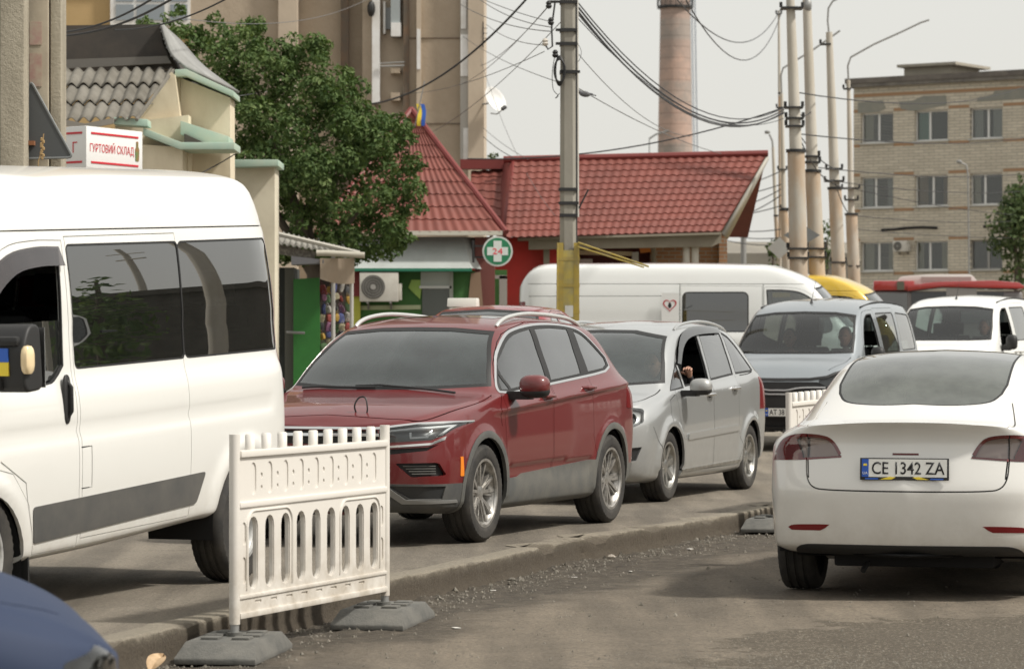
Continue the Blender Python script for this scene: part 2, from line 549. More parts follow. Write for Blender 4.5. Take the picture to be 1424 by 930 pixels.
    def cut(s, name, poly, axis='y', dom=None):
        """knife the outline into the skin and tag the faces inside"""
        if name not in s.tags.values(): s.tags[len(s.tags)] = name
        tid = [k for k, v in s.tags.items() if v == name][0]
        ia, ib, ic = {'y': (0, 2, 1), 'x': (1, 2, 0), 'z': (0, 1, 2)}[axis]
        if dom is None:
            dom = {'y': lambda c, n: n.y > 0.2, 'x': lambda c, n: n.x > 0.15, 'z': lambda c, n: n.z > 0.3}[axis]
        ax = [p[0] for p in poly]; ay = [p[1] for p in poly]
        x0, x1, y0, y1 = min(ax)-0.06, max(ax)+0.06, min(ay)-0.06, max(ay)+0.06
        cand = set()
        for f in s.bm.faces:
            c = f.calc_center_median()
            if x0 <= c[ia] <= x1 and y0 <= c[ib] <= y1 and dom(c, f.normal): cand.add(f)
        n = len(poly)
        for i in range(n):
            a = poly[i]; b = poly[(i+1) % n]
            L = math.hypot(b[0]-a[0], b[1]-a[1])
            if L < 1e-5: continue
            sub = max(1, int(L/0.12))
            no = [0, 0, 0]; no[ia] = (b[1]-a[1])/L; no[ib] = -(b[0]-a[0])/L
            co = [0, 0, 0]; co[ia] = a[0]; co[ib] = a[1]
            for q in range(sub):
                sx0 = a[0]+(b[0]-a[0])*q/sub; sx1 = a[0]+(b[0]-a[0])*(q+1)/sub
                sy0 = a[1]+(b[1]-a[1])*q/sub; sy1 = a[1]+(b[1]-a[1])*(q+1)/sub
                bx0, bx1 = min(sx0, sx1)-1e-4, max(sx0, sx1)+1e-4
                by0, by1 = min(sy0, sy1)-1e-4, max(sy0, sy1)+1e-4
                sel = []
                for f in cand:
                    vx = [v.co[ia] for v in f.verts]; vy = [v.co[ib] for v in f.verts]
                    if min(vx) <= bx1 and max(vx) >= bx0 and min(vy) <= by1 and max(vy) >= by0:
                        sd = [(v.co[ia]-a[0])*no[ia] + (v.co[ib]-a[1])*no[ib] for v in f.verts]
                        if min(sd) < -2e-4 and max(sd) > 2e-4: sel.append(f)
                if not sel: continue
                es = set(e for f in sel for e in f.edges); vv = set(v for f in sel for v in f.verts)
                r = bmesh.ops.bisect_plane(s.bm, geom=sel+list(es)+list(vv), dist=2e-4, plane_co=co, plane_no=no)
                for g in r['geom']:
                    if isinstance(g, bmesh.types.BMFace): cand.add(g)
                cand = set(f for f in cand if f.is_valid)
        k = 0
        for f in cand:
            c = f.calc_center_median()
            if in_poly(c[ia], c[ib], poly): f[s.tl] = tid; k += 1
        return k
    def part(s, names, oname, m, parent, off=0.0, depth=0.02, side=None, inner=False, label=None):
        """turn the tagged faces into an object; side: None = both halves in one mesh, +1/-1 = one flank only"""
        if isinstance(names, str): names = [names]
        ids = set(k for k, v in s.tags.items() if v in names)
        fs = [f for f in s.bm.faces if f[s.tl] in ids]
        if not fs: return None
        vmap = {}; P = []; N = []
        def vid(v):
            if v not in vmap:
                n = s.nrm(v.co)
                if abs(v.co.y) < 1e-4: n = Vector((n.x, 0, n.z)).normalized()
                vmap[v] = len(P); P.append(v.co + n*off); N.append(n)
            return vmap[v]
        F = [[vid(v) for v in f.verts] for f in fs]
        fset = set(fs); rim = []
        if depth > 0:
            base = len(P)
            lowmap = {}
            def low(i):
                if i not in lowmap:
                    lowmap[i] = len(P); P.append(P[i] - N[i]*depth); N.append(N[i])
                return lowmap[i]
            for f in fs:
                for l in f.loops:
                    e = l.edge
                    if sum(1 for g in e.link_faces if g in fset) == 1:
                        if abs(e.verts[0].co.y) < 1e-4 and abs(e.verts[1].co.y) < 1e-4: continue
                        a = vmap[l.vert]; b = vmap[l.link_loop_next.vert]
                        rim.append([b, a, low(a), low(b)])
        verts = []; faces = []; ln = []
        for sg in ((1, -1) if side is None else (side,)):
            o = len(verts)
            verts += [(p.x, p.y*sg, p.z) for p in P]
            for f in F:
                ff = f if sg == 1 else f[::-1]
                faces.append([o+i for i in ff]); ln += [(N[i].x, N[i].y*sg, N[i].z) for i in ff]
            for f in rim:
                ff = f if sg == 1 else f[::-1]
                a, b, c = (Vector(verts[o+i]) for i in ff[:3])
                nn = (b-a).cross(c-a)
                nn = nn.normalized() if nn.length > 1e-12 else Vector((0, 0, 1))
                faces.append([o+i for i in ff]); ln += [tuple(nn)]*4
        me = bpy.data.meshes.new(oname)
        me.from_pydata(verts, [], faces)
        me.polygons.foreach_set("use_smooth", [True]*len(faces))
        if len(me.loops) == len(ln): me.normals_split_custom_set(ln)
        me.materials.append(m)
        ob = bpy.data.objects.new(oname, me); COL.objects.link(ob); ob.parent = parent
        if label: ob["label"] = label
        return ob
    def surf_side(s, x, z):
        """y of the flank at x, z (ray from outside)"""
        loc, n, i, d = s.bvh.ray_cast(Vector((x, 3, z)), Vector((0, -1, 0)))
        return (loc.y if loc else 0.8), (s.nrm(loc) if loc else Vector((0, 1, 0)))
    def surf_x(s, y, z, sg=1):
        loc, n, i, d = s.bvh.ray_cast(Vector((8*sg, max(abs(y), 1e-3), z)), Vector((-sg, 0, 0)))
        return loc.x if loc else 0
    def surf_z(s, x, y):
        loc, n, i, d = s.bvh.ray_cast(Vector((x, max(abs(y), 1e-3), 4)), Vector((0, 0, -1)))
        return loc.z if loc else 1

def wheel(parent, x, y, r, wd, rim_r, style, sg, rimmat, name='wheel', rot=0.3):
    """sg=+1: outer face towards +y"""
    w = empty(name, (x, y, r), 0, parent)
    h = wd/2
    prof = [(rim_r, -h*0.86), (rim_r+0.012, -h*0.95), (r-0.075, -h), (r-0.03, -h*0.97), (r-0.010, -h*0.84), (r-0.002, -h*0.62)]
    for g in (-0.42, 0.0, 0.42):
        prof += [(r, h*(g-0.09)), (r-0.009, h*(g-0.07)), (r-0.009, h*(g+0.07)), (r, h*(g+0.09))]
    prof += [(r-0.002, h*0.62), (r-0.010, h*0.84), (r-0.03, h*0.97), (r-0.075, h), (rim_r+0.012, h*0.95), (rim_r, h*0.86)]
    K = len(prof)
    def mod(i, k):
        if k in (3, 4, K-5, K-4): return -0.007 if (i % 2) else 0.001
        return 0
    tb = MB(); tb.lathe(prof, 96, 'y', mod=mod)
    t = tb.build('tyre', M['rubber'], w, ang=30)
    b = MB(); hy = h*sg
    pr = [(rim_r+0.004, -h*0.86), (rim_r-0.008, -h*0.7), (rim_r-0.05, -h*0.3), (rim_r-0.035, h*0.5), (rim_r-0.020, h*0.74), (rim_r-0.014, h*0.80), (rim_r+0.005, h*0.88), (rim_r+0.007, h*0.94), (rim_r-0.012, h*0.93), (rim_r-0.02, h*0.80)]
    b.lathe([(a, c*sg) for a, c in pr], 48, 'y')
    fy = h*0.70*sg; fi = h*0.40*sg
    def spoke(a, w0, w1, r0, r1, tw=0.0, y0=None, y1=None):
        y0 = y0 if y0 is not None else fy*0.86; y1 = y1 if y1 is not None else fy*1.12
        ca, sa = math.cos(a), math.sin(a); cb, sb = math.cos(a+tw), math.sin(a+tw)
        def pt(rr, off, yy, c, q): return (rr*c - off*q, yy, rr*q + off*c)
        vs = [pt(r0, -w0, y0, ca, sa), pt(r0, w0, y0, ca, sa), pt(r1, w1, y1, cb, sb), pt(r1, -w1, y1, cb, sb)]
        vs += [(v[0], v[1]-0.035*sg, v[2]) for v in vs]
        b.add(vs, [(0, 1, 2, 3), (7, 6, 5, 4), (0, 4, 5, 1), (1, 5, 6, 2), (2, 6, 7, 3), (3, 7, 4, 0)])
    if style == 'twin5':
        for k in range(5):
            a = rot + k*2*math.pi/5
            for q in (-1, 1):
                spoke(a+q*0.10, 0.013, 0.011, 0.045, rim_r-0.012, q*0.13)
                spoke(a+q*0.33, 0.010, 0.008, 0.050, rim_r-0.012, q*0.06, fy*0.74, fy*0.98)
        b.lathe([(0.0, fy*0.95), (0.03, fy*0.95), (0.055, fy*0.84), (0.06, fi)], 24, 'y')
    elif style == 'seven':
        for k in range(7):
            a = rot + k*2*math.pi/7
            spoke(a, 0.022, 0.030, 0.04, rim_r-0.012)
        b.lathe([(0.0, fy*0.98), (0.05, fy*0.95), (0.07, fy*0.8), (0.075, fi)], 24, 'y')
    elif style == 'steel':
        b.lathe([(0.0, fy*0.75), (0.075, fy*0.75), (0.085, fy*0.45), (0.125, fy*0.42), (0.14, fy*0.62), (rim_r-0.045, fy*0.66), (rim_r-0.025, fi*0.6)], 48, 'y')
    b.build('rim', rimmat, w, ang=32)
    d = MB()
    if style == 'steel':
        for k in range(12):
            a = k*2*math.pi/12
            c = Vector((math.cos(a)*(rim_r-0.058), fy*0.665, math.sin(a)*(rim_r-0.058)))
            d.cyl(c - Vector((0, 0.004*sg, 0)), c + Vector((0, 0.004*sg, 0)), 0.014, n=12)
        for k in range(5):
            a = k*2*math.pi/5
            c = Vector((math.cos(a)*0.10, fy*0.46, math.sin(a)*0.10))
            d.cyl(c, c + Vector((0, 0.02*sg, 0)), 0.011, n=6)
        d.build('rim_hole', M['dark'], w)
    else:
        d.lathe([(0.0, fi*0.1), (rim_r*0.72, fi*0.1), (rim_r*0.72, -fi*0.2), (0, -fi*0.2)], 32, 'y')
        d.build('brake_disc', M['alloy_dark'], w)
        for k in range(5):
            pass
    return w

def seat(parent, x, y, z, rear=False, w=0.24, h=0.62):
    b = MB()
    b.box((x-0.25, y-w, z), (x+0.25, y+w, z+0.14))
    m0 = b.m
    b.at(m0 @ Matrix.Translation((x-0.24, y, z+0.10)) @ Matrix.Rotation(R(-14), 4, 'Y'))
    b.box((-0.06, -w, 0), (0.06, w, h))
    b.box((-0.045, -0.13, h+0.04), (0.045, 0.13, h+0.22))
    b.cyl((0, -0.05, h-0.02), (0, -0.05, h+0.06), 0.008, n=6); b.cyl((0, 0.05, h-0.02), (0, 0.05, h+0.06), 0.008, n=6)
    b.at(m0)
    return b.build('seat', M['seat'], parent, bevel=0.035, seg=3)

def plate(parent, X, y, z, txt, facing, w=0.53, h=0.125, frame=True, tilt=0.0, marks=False):
    """facing=+1: readable from +x; -1: from -x"""
    p = empty('number_plate', (X, y, z), 0 if facing > 0 else math.pi, parent)
    p.rotation_euler = (0, R(tilt), 0 if facing > 0 else math.pi)
    # local: +x towards viewer, text right = +y for facing
    b = MB(); b.box((-0.012, -w/2, -h/2), (0, w/2, h/2)); b.build('plate_frame', M['black'], p, bevel=0.004)
    iw, ih = w-0.024, h-0.026
    zc = 0.006
    b = MB(); b.box((0.0, -iw/2, zc-ih/2), (0.003, iw/2, zc+ih/2)); b.build('plate_sheet', M['plate_white'], p)
    b = MB(); b.box((0.003, -iw/2, zc-ih/2), (0.0045, -iw/2+0.042, zc+ih/2)); b.build('plate_band', M['plate_blue'], p)
    b = MB(); b.box((0.0045, -iw/2+0.010, zc+ih*0.12), (0.006, -iw/2+0.032, zc+ih*0.24)); b.build('plate_flag', M['yellow'], p)
    text_obj('UA', 'country_letters', 0.016, M['plate_white'], p, frame_mtx((0.0045, -iw/2+0.021, zc-ih*0.28), (0, 1, 0), (0, 0, 1)))
    full = txt == 'CE 1342 ZA'
    tw = (iw-0.075) if full else (iw-0.075)*0.46
    tx = 0.024 if full else -iw/2+0.055+tw/2
    text_obj(txt, 'plate_letters', ih*0.70, M['ink'], p, frame_mtx((0.003, tx, zc), (0, 1, 0), (0, 0, 1)), width=tw, bold=.012)
    if marks:
        b = MB()
        b.prism([(-0.15, -h/2+0.004), (-0.08, -h/2+0.004), (-0.05, -h/2+0.017), (-0.09, -h/2+0.021)], 0.0046, 0.0062, 'x')
        b.prism([(0.15, -h/2+0.004), (0.08, -h/2+0.004), (0.05, -h/2+0.017), (0.09, -h/2+0.021)], 0.0046, 0.0062, 'x')
        b.build('frame_mark', M['yellow'], p)
        b = MB()
        b.prism([(-0.24, -h/2+0.004), (-0.16, -h/2+0.004), (-0.16, -h/2+0.012), (-0.24, -h/2+0.012)], 0.0046, 0.0062, 'x')
        b.prism([(0.24, -h/2+0.004), (0.16, -h/2+0.004), (0.16, -h/2+0.012), (0.24, -h/2+0.012)], 0.0046, 0.0062, 'x')
        b.build('frame_mark', M['blue'], p)
        b = MB(); b.prism([(-0.085, -h/2+0.003), (0.085, -h/2+0.003), (0.055, -h/2+0.022), (-0.055, -h/2+0.022)], 0.0035, 0.0058, 'x'); b.build('frame_badge', M['black'], p)
    return p

def car_common(sk, root, wheels, archr, archz=None, depth=0.25, wellw=0.62):
    """cut the wheel arches and add dark wells"""
    for (x, r) in wheels:
        z = r if archz is None else archz
        sk.cut('hole', circ(x, z, archr, 36), 'y', dom=lambda c, n: c.y > wellw)
def wells(root, wheels, archr, yin, yout, cz=None):
    for (x, r) in wheels:
        for sg in (1, -1):
            b = MB(); n = 20; vs = []
            zc = r if cz is None else cz
            for i in range(n+1):
                a = math.pi*(1.12*i/n - 0.06)
                for yy in (yin, yout):
                    vs.append((x+(archr+0.004)*math.cos(a), sg*yy, zc+(archr+0.004)*math.sin(a)))
            b.add(vs, [(2*i, 2*i+1, 2*i+3, 2*i+2) for i in range(n)])
            vs = [(x, sg*yin, zc)] + [vs[2*i] for i in range(n+1)]
            b.add(vs, [(0, i+1, i+2) for i in range(n)])
            b.build('wheel_liner', M['dark'], root, fix=False)

def interior(root, x0, x1, y, z0, z1, dash=None, steer=None, seats=()):
    b = MB()
    b.box((x0, -y, z0), (x1, y, z0+0.03)); b.box((x0, y-0.02, z0), (x1, y, z1)); b.box((x0, -y, z0), (x1, -y+0.02, z1))
    b.box((x0, -y, z0), (x0+0.03, y, z1)); b.box((x1-0.03, -y, z0), (x1, y, z1))
    b.build('cabin_trim', M['dark'], root)
    if dash:
        dx0, dx1, dz = dash
        b = MB(); b.prism([(dx0, dz-0.30), (dx1, dz-0.25), (dx1, dz-0.02), (dx0+0.25, dz), (dx0+0.05, dz-0.06)], -y+0.03, y-0.03, 'y')
        b.build('dashboard', M['seat'], root, bevel=0.02)
    if steer:
        sx, sy, sz = steer
        b = MB()
        m = Matrix.Translation((sx, sy, sz)) @ Matrix.Rotation(R(62), 4, 'Y')
        b.at(m); b.tube([(0.185*math.cos(a*math.pi/12), 0.185*math.sin(a*math.pi/12), 0) for a in range(24)], 0.014, 8, closed=True)
        b.ball((0, 0, -0.01), (0.07, 0.07, 0.03)); b.box((-0.01, -0.18, -0.01), (0.012, 0.18, 0.005)); b.box((-0.01, -0.015, -0.01), (0.18, 0.015, 0.005))
        b.build('steering_wheel', M['black'], root)
    for q in seats: seat(root, *q)

def mirror(root, x, y, z, size, m, sg=1, stalk=None, base=M['black'], arm=0.10):
    lx, ly, lz = size
    p = empty('side_mirror', (x, y*sg, z), 0, root)
    b = MB(); b.ball((0, sg*(arm+ly/2), 0), (lx/2, ly/2, lz/2), 18, p=2.7)
    for i, v in enumerate(b.v):
        if v[0] < -lx*0.25: b.v[i] = (-lx*0.25, v[1], v[2])
    b.build('mirror_cap', m, p, ang=50)
    b = MB(); b.ball((-lx*0.02, sg*(arm+ly/2), -lz*0.20), (lx*0.49, ly*0.485, lz*0.36), 18, p=2.7)
    b.prism([(0.05, -lz*0.62), (-0.07, -lz*0.62), (-0.05, -lz*0.25), (0.06, -lz*0.25)], 0, sg*(arm+ly*0.35), 'y')
    b.build('mirror_foot', base, p, bevel=0.0)
    b = MB(); b.ball((-lx*0.25, sg*(arm+ly/2), 0), (0.004, ly*0.43, lz*0.40), 16, p=3); b.build('mirror_glass', M['chrome'], p)
    return p

def sweep_handle(parent, sk, x, z, L, m, sg=1, h=0.030):
    y, n = sk.surf_side(x, z)
    b = MB()
    pts = [(x-L/2, sg*(y-0.01), z), (x-L/2+0.02, sg*(y+0.030), z+0.002), (x, sg*(y+0.042), z+0.004), (x+L/2-0.02, sg*(y+0.030), z+0.002), (x+L/2, sg*(y-0.01), z)]
    b.tube(pts, [h*0.45, h*0.5, h*0.5, h*0.5, h*0.45], 10)
    o = b.build('door_handle', m, parent)
    b = MB(); b.ball((x, sg*(y-0.002), z-0.006), (L*0.36, 0.006, h*0.85), 14); b.build('handle_recess', M['dark'], parent)
    return o
def wiper(root, p0, p1, p2, name='wiper'):
    b = MB(); b.tube([p0, p1], 0.010, 6)
    b.tube([tuple(Vector(p1)+(Vector(p2)-Vector(p1))*t + Vector((0, 0, 0.012))) for t in (-0.9, -0.3, 0.3, 1.0)], 0.008, 6)
    return b.build(name, M['black'], root)
# ------------------------------------------------------------------ vehicles
def strip(pts, w):
    L = []; Rr = []
    for i, p in enumerate(pts):
        p = Vector(p); t = Vector(pts[min(i+1, len(pts)-1)]) - Vector(pts[max(i-1, 0)]); t.normalize()
        n = Vector((-t.y, t.x))*w/2; L.append(tuple(p+n)); Rr.append(tuple(p-n))
    return L + Rr[::-1]
def curve(pts, n=6):
    """Catmull-Rom through points"""
    P = [Vector(p) for p in pts]; P = [P[0]*2-P[1]] + P + [P[-1]*2-P[-2]]; out = []
    for i in range(1, len(P)-2):
        for k in range(n):
            t = k/n
            out.append(tuple(0.5*((2*P[i]) + (P[i+1]-P[i-1])*t + (2*P[i-1]-5*P[i]+4*P[i+1]-P[i+2])*t*t + (3*P[i]-P[i-1]-3*P[i+1]+P[i+2])*t**3)))
    out.append(tuple(P[-2])); return out
SIDE_HI = lambda c, n: n.y > 0.25
FRONT = lambda c, n: n.x > 0.12
REAR = lambda c, n: n.x < -0.12
TOP = lambda c, n: n.z > 0.35

def assemble(root, sk, pm, sp):
    """sp: doors [(poly, [window polys], (hx, hz, hlen))], windows [poly], glass materials, front and rear glass, arches"""
    gm = sp.get('glass', M['g_mid']); gd = sp.get('rglass', gm)
    for i, (poly, wins, hd) in enumerate(sp['doors']):
        sk.cut('gap', off_poly(poly, 0.0045), 'y', SIDE_HI); sk.cut('door%d' % i, poly, 'y', SIDE_HI)
    for p in sp.get('seams_side', []): sk.cut('gap', strip(p, 0.009), 'y', SIDE_HI)
    for p in sp.get('seams_top', []): sk.cut('gap', strip(p, 0.009), 'z', lambda c, n: n.z > 0.25)
    for p in sp.get('seams_front', []): sk.cut('gap', strip(p, 0.009), 'x', FRONT)
    for p in sp.get('seams_rear', []): sk.cut('gap', strip(p, 0.009), 'x', REAR)
    if sp.get('chrome'): sk.cut('wtrim', sp['chrome'], 'y', SIDE_HI)
    if sp.get('dlo'): sk.cut('seal', sp['dlo'], 'y', SIDE_HI)
    sd = sp.get('sealw', 0.016)
    for i, (poly, wins, hd) in enumerate(sp['doors']):
        for w in wins:
            if sd: sk.cut('seal', off_poly(w, sd), 'y', SIDE_HI)
    for w in sp.get('windows', []):
        if sd: sk.cut('seal', off_poly(w, sd), 'y', SIDE_HI)
    for i, (poly, wins, hd) in enumerate(sp['doors']):
        for k, w in enumerate(wins): sk.cut('win%d_%d' % (i, k), w, 'y', SIDE_HI)
    for k, w in enumerate(sp.get('windows', [])): sk.cut('fwin%d' % k, w, 'y', SIDE_HI)
    fd = lambda c, n: n.x > 0.12 and c.z > sp.get('fz', 0.9) and c.x > -1.7
    rd = lambda c, n: n.x < -0.1 and c.z > sp.get('rz', 0.9) and c.x < -1.7
    if 'windscreen' in sp:
        sk.cut('seal', off_poly(sp['windscreen'], 0.025), 'x', fd); sk.cut('windscreen', sp['windscreen'], 'x', fd)
    if 'backlight' in sp:
        sk.cut('seal', off_poly(sp['backlight'], 0.02), 'x', rd); sk.cut('backlight', sp['backlight'], 'x', rd)
    for nm, poly, ax, dm in sp.get('cuts', []): sk.cut(nm, poly, ax, dm)
    if 'clad' in sp:
        for poly in sp['clad']: sk.cut('clad', poly, 'y', lambda c, n: c.y > 0.45)
    car_common(sk, root, sp['wheels'], sp['arch'], sp.get('archz'))
    sk.part(['body'], 'body', pm, root, 0, 0.025)
    sk.part(['gap'], 'panel_gap', M['seal'], root, -0.016, 0)
    sk.part(['seal'], 'window_seal', M['seal'], root, -0.001, 0.012)
    if sp.get('chrome'): sk.part(['wtrim'], 'window_trim', sp.get('trimmat', M['chrome']), root, 0.004, 0.01)
    if 'clad' in sp:
        for sg in (1, -1): sk.part(['clad'], 'cladding', sp.get('cladmat', M['clad']), root, 0.007, 0.03, side=sg)
    for i, (poly, wins, hd) in enumerate(sp['doors']):
        for sg in (1, -1):
            dr = sk.part(['door%d' % i], 'door', pm, root, 0, 0.025, side=sg)
            for k, w in enumerate(wins):
                key = 'open' if (sp.get('open') == (i, sg)) else None
                g = gm if i == 0 else gd
                if key and k == 0: continue
                sk.part(['win%d_%d' % (i, k)], 'window', g, dr or root, -0.005, 0, side=sg)
            if hd and dr: sweep_handle(dr, sk, hd[0], hd[1], hd[2], sp.get('handlemat', pm), sg)
    for k, w in enumerate(sp.get('windows', [])):
        for sg in (1, -1): sk.part(['fwin%d' % k], 'window', gd, root, -0.005, 0, side=sg)
    if 'windscreen' in sp: sk.part(['windscreen'], 'windscreen', sp.get('wsglass', M['g_clear']), root, -0.004, 0)
    if 'backlight' in sp: sk.part(['backlight'], 'rear_window', sp.get('rwglass', M['g_rear']), root, -0.004, 0)
    wells(root, sp['wheels'], sp['arch'], sp.get('well_in', 0.45), sp.get('well_out', 0.86), sp.get('archz'))

def lamps(root, sk, tags, sub=(), lensmat=None, back=None, depth=0.05):
    """clear lens over a dark housing with bright inner shapes, one on each side"""
    allt = list(tags) + [t for t, m in sub]
    for sg in (1, -1):
        p = sk.part(allt, 'headlight', lensmat or M['lens'], root, 0.002, 0.0, side=sg)
        sk.part(allt, 'lamp_housing', back or M['lamp_dark'], p, -depth, 0, side=sg)
        for t, m in sub: sk.part([t], 'lamp_insert', m, p, -0.014, 0.02, side=sg)

# ---- red sport utility car -------------------------------------------------
def red_suv():
    pm = paint('red_paint', (0.120, 0.0050, 0.006), 0.0, 0.45, 0.12, (0.13, 0.075, 0.06), coat=.8, dz=(0.25, 0.80))
    root = empty('parked_car')
    st = [(.93, .90, 0, .25, 0, .855, 0, .855, .855, (-.10, -.06, 0, .0, 0, -.02)),
          (.905, .87, .45, .25, .42, .86, .37, .875, .885, (-.10, -.06, 0, .0, 0, -.02)),
          (.80, .81, .77, .25, .72, .875, .62, .91, .93, (-.06, -.03, 0, .01, 0, -.04)),
          (.60, .72, .885, .24, .83, .905, .72, .95, .965, (-.02, 0, 0, 0, 0, -.02)),
          (.34, .55, .912, .23, .87, .945, .77, .99, 1.01),
          (0, .25, .92, .22, .885, .995, .785, 1.03, 1.045),
          (-.34, -.12, .92, .22, .89, 1.06, .775, 1.085, 1.10),
          (-.60, -.40, .92, .22, .885, 1.09, .72, 1.29, 1.31),
          (-.90, -.73, .92, .22, .88, 1.105, .665, 1.48, 1.51),
          (-1.22, -1.06, .92, .22, .88, 1.12, .635, 1.585, 1.615),
          (-1.8, -1.75, .92, .22, .88, 1.145, .63, 1.625, 1.675),
          (-2.45, -2.45, .92, .22, .875, 1.17, .625, 1.61, 1.665),
          (-2.95, -3.02, .915, .25, .86, 1.19, .62, 1.565, 1.63),
          (-3.22, -3.30, .90, .28, .83, 1.185, .66, 1.40, 1.44),
          (-3.45, -3.58, .87, .32, .79, 1.12, .70, 1.17, 1.18),
          (-3.62, -3.71, .72, .34, .65, 1.04, .55, 1.06, 1.07),
          (-3.74, -3.74, 0, .36, 0, 1.0, 0, 1.0, 1.0)]
    def disp(x, y, z):
        o = 0
        zc = .945 + (-.25 - x)*.058
        d = z - zc
        if -3.4 < x < -.15 and abs(d) < .12:
            k = min(1, (-.15-x)/.25)
            o += k*(.026*math.exp(-(d/.055)**2) if d > 0 else .026*math.exp(-(d/.016)**2))
        for cx in (0, -2.79):
            r = math.hypot(x-cx, z-.36)
            o += .016*math.exp(-((r-.43)/.05)**2)*(1 if z > .3 else .3)
        if -2.3 < x < -.5 and z < .55: o += -.018*math.exp(-((z-.50)/.10)**2)
        return o
    sk = Skin(st, 0.033, 96, disp=disp)
    dlo = curve([(-.42, 1.095), (-.55, 1.24), (-.70, 1.37), (-.94, 1.49), (-1.16, 1.545), (-1.6, 1.585), (-2.1, 1.592), (-2.5, 1.572), (-2.70, 1.53), (-2.88, 1.43), (-2.985, 1.335)], 3) + [(-2.96, 1.27), (-2.80, 1.235)] + curve([(-2.5, 1.212), (-1.5, 1.15), (-.60, 1.09)], 3)
    w0 = curve([(-.62, 1.115), (-.60, 1.27), (-.73, 1.36), (-.96, 1.47), (-1.18, 1.525), (-1.50, 1.562)], 3) + [(-1.40, 1.165), (-1.0, 1.14)]
    w1 = [(-1.60, 1.565), (-2.0, 1.575), (-2.36, 1.565), (-2.20, 1.215), (-1.5, 1.17)]
    w2 = curve([(-2.50, 1.555), (-2.68, 1.515), (-2.85, 1.42), (-2.95, 1.335)], 3) + [(-2.93, 1.285), (-2.80, 1.255), (-2.39, 1.228)]
    wq = [(-.47, 1.11), (-.56, 1.225), (-.575, 1.11)]
    d0 = curve([(-.40, 1.08), (-.58, 1.30), (-.95, 1.52), (-1.5, 1.61)], 3) + [(-1.545, 1.61), (-1.44, 1.15), (-1.40, .80), (-1.42, .30), (-.50, .30), (-.42, .60), (-.40, .9)]
    d1 = [(-1.57, 1.612), (-2.1, 1.62), (-2.47, 1.60), (-2.33, 1.2), (-2.34, .95), (-2.34, .72), (-2.40, .55), (-2.30, .30), (-1.45, .30), (-1.43, .80), (-1.47, 1.15)]
    sp = dict(doors=[(d0, [w0, wq], (-1.27, 1.045, .22)), (d1, [w1], (-2.22, 1.10, .22))], windows=[w2], sealw=0,
              dlo=dlo, chrome=off_poly(dlo, .017), rglass=M['g_mid'],
              windscreen=[(-.01, 1.13), (.40, 1.135), (.765, 1.155), (.70, 1.32), (.595, 1.52), (.3, 1.545), (-.01, 1.55)],
              backlight=[(-.01, 1.22), (.62, 1.22), (.58, 1.50), (-.01, 1.53)],
              wheels=[(0, .36), (-2.79, .36)], arch=.405,
              clad=[[(.42, .46), (.42, .15), (-3.55, .15), (-3.55, .46), (-3.30, .47), (-2.30, .53), (-.76, .475), (-.68, .455), (-.30, .44)], circ(0, .36, .455, 36), circ(-2.79, .36, .455, 36)],
              well_out=.88, well_in=.5)
    F2 = lambda c, n: n.x > .05 and c.x > .2
    sp['cuts'] = [
        ('grille', [(-.01, .735), (.46, .735), (.44, .835), (-.01, .835)], 'x', F2),
        ('gbar', [(-.01, .79), (.47, .79), (.47, .81), (-.01, .81)], 'x', F2),
        ('lamp', [(.46, .745), (.80, .765), (.86, .80), (.905, .885), (.70, .875), (.45, .84)], 'x', F2),
        ('drl', [(.47, .832), (.70, .865), (.885, .876), (.878, .862), (.70, .850), (.515, .828), (.485, .775), (.465, .775)], 'x', F2),
        ('drl', [(.87, .86), (.885, .87), (.855, .80), (.84, .80)], 'x', F2),
        ('drl', [(.66, .825), (.675, .825), (.68, .79), (.77, .795), (.785, .835), (.80, .835), (.785, .782), (.67, .775)], 'x', F2),
        ('gbar', [(-.01, .855), (.44, .855), (.70, .885), (.90, .895), (.905, .885), (.70, .875), (.45, .84), (-.01, .838)], 'x', F2),
        ('gbar', [(-.01, .715), (.46, .72), (.80, .745), (.862, .79), (.858, .765), (.80, .73), (.46, .705), (-.01, .70)], 'x', F2),
        ('lowgrille', [(-.01, .69), (.46, .695), (.78, .715), (.84, .735), (.78, .69), (.46, .655), (-.01, .65)], 'x', F2),
        ('intake', round_poly([(.57, .60), (.84, .605), (.87, .51), (.68, .50)], .02), 'x', F2),
        ('chin', [(-.01, .10), (.99, .10), (.99, .45), (.50, .455), (.36, .53), (.0, .53), (-.01, .53)], 'x', F2),
        ('fog', [(.52, .44), (.86, .435), (.84, .345), (.66, .345)], 'x', F2),
        ('skid', [(.36, .53), (.40, .53), (.63, .345), (.88, .335), (.88, .315), (.60, .315), (.36, .50)], 'x', F2),
        ('marker', round_poly([(.43, .50), (.47, .50), (.47, .64), (.43, .64)], .008), 'y', lambda c, n: n.y > .25),
        ('pano', [(-1.42, -.01), (-1.42, .42), (-2.35, .45), (-2.35, -.01)], 'z', TOP),
        ('tail', round_poly([(-3.20, .92), (-3.62, .92), (-3.62, 1.08), (-3.25, 1.10)], .03), 'y', lambda c, n: n.y > .1),
    ]
    sp['seams_top'] = [curve([(.80, .50), (.74, .70), (.50, .80), (.0, .845), (-.30, .84)], 4), [(.79, 0), (.805, .35), (.80, .50)]]
    sp['seams_side'] = [[(-.38, 1.07), (-.30, .98), (-.33, .84)]]
    assemble(root, sk, pm, sp)
    lamps(root, sk, ['lamp'], [('drl', mat('running_light_glint', (.82, .84, .84), .25))])  # inserts coloured white to paint in their bright reflections
    sk.part('grille', 'grille', M['black'], root, -.02, .03); sk.part('lowgrille', 'lower_grille', M['black'], root, -.02, .03)
    sk.part('gbar', 'chrome_bar', M['chrome'], root, .006, .02)
    sk.part('intake', 'air_intake', M['black'], root, -.03, .03)
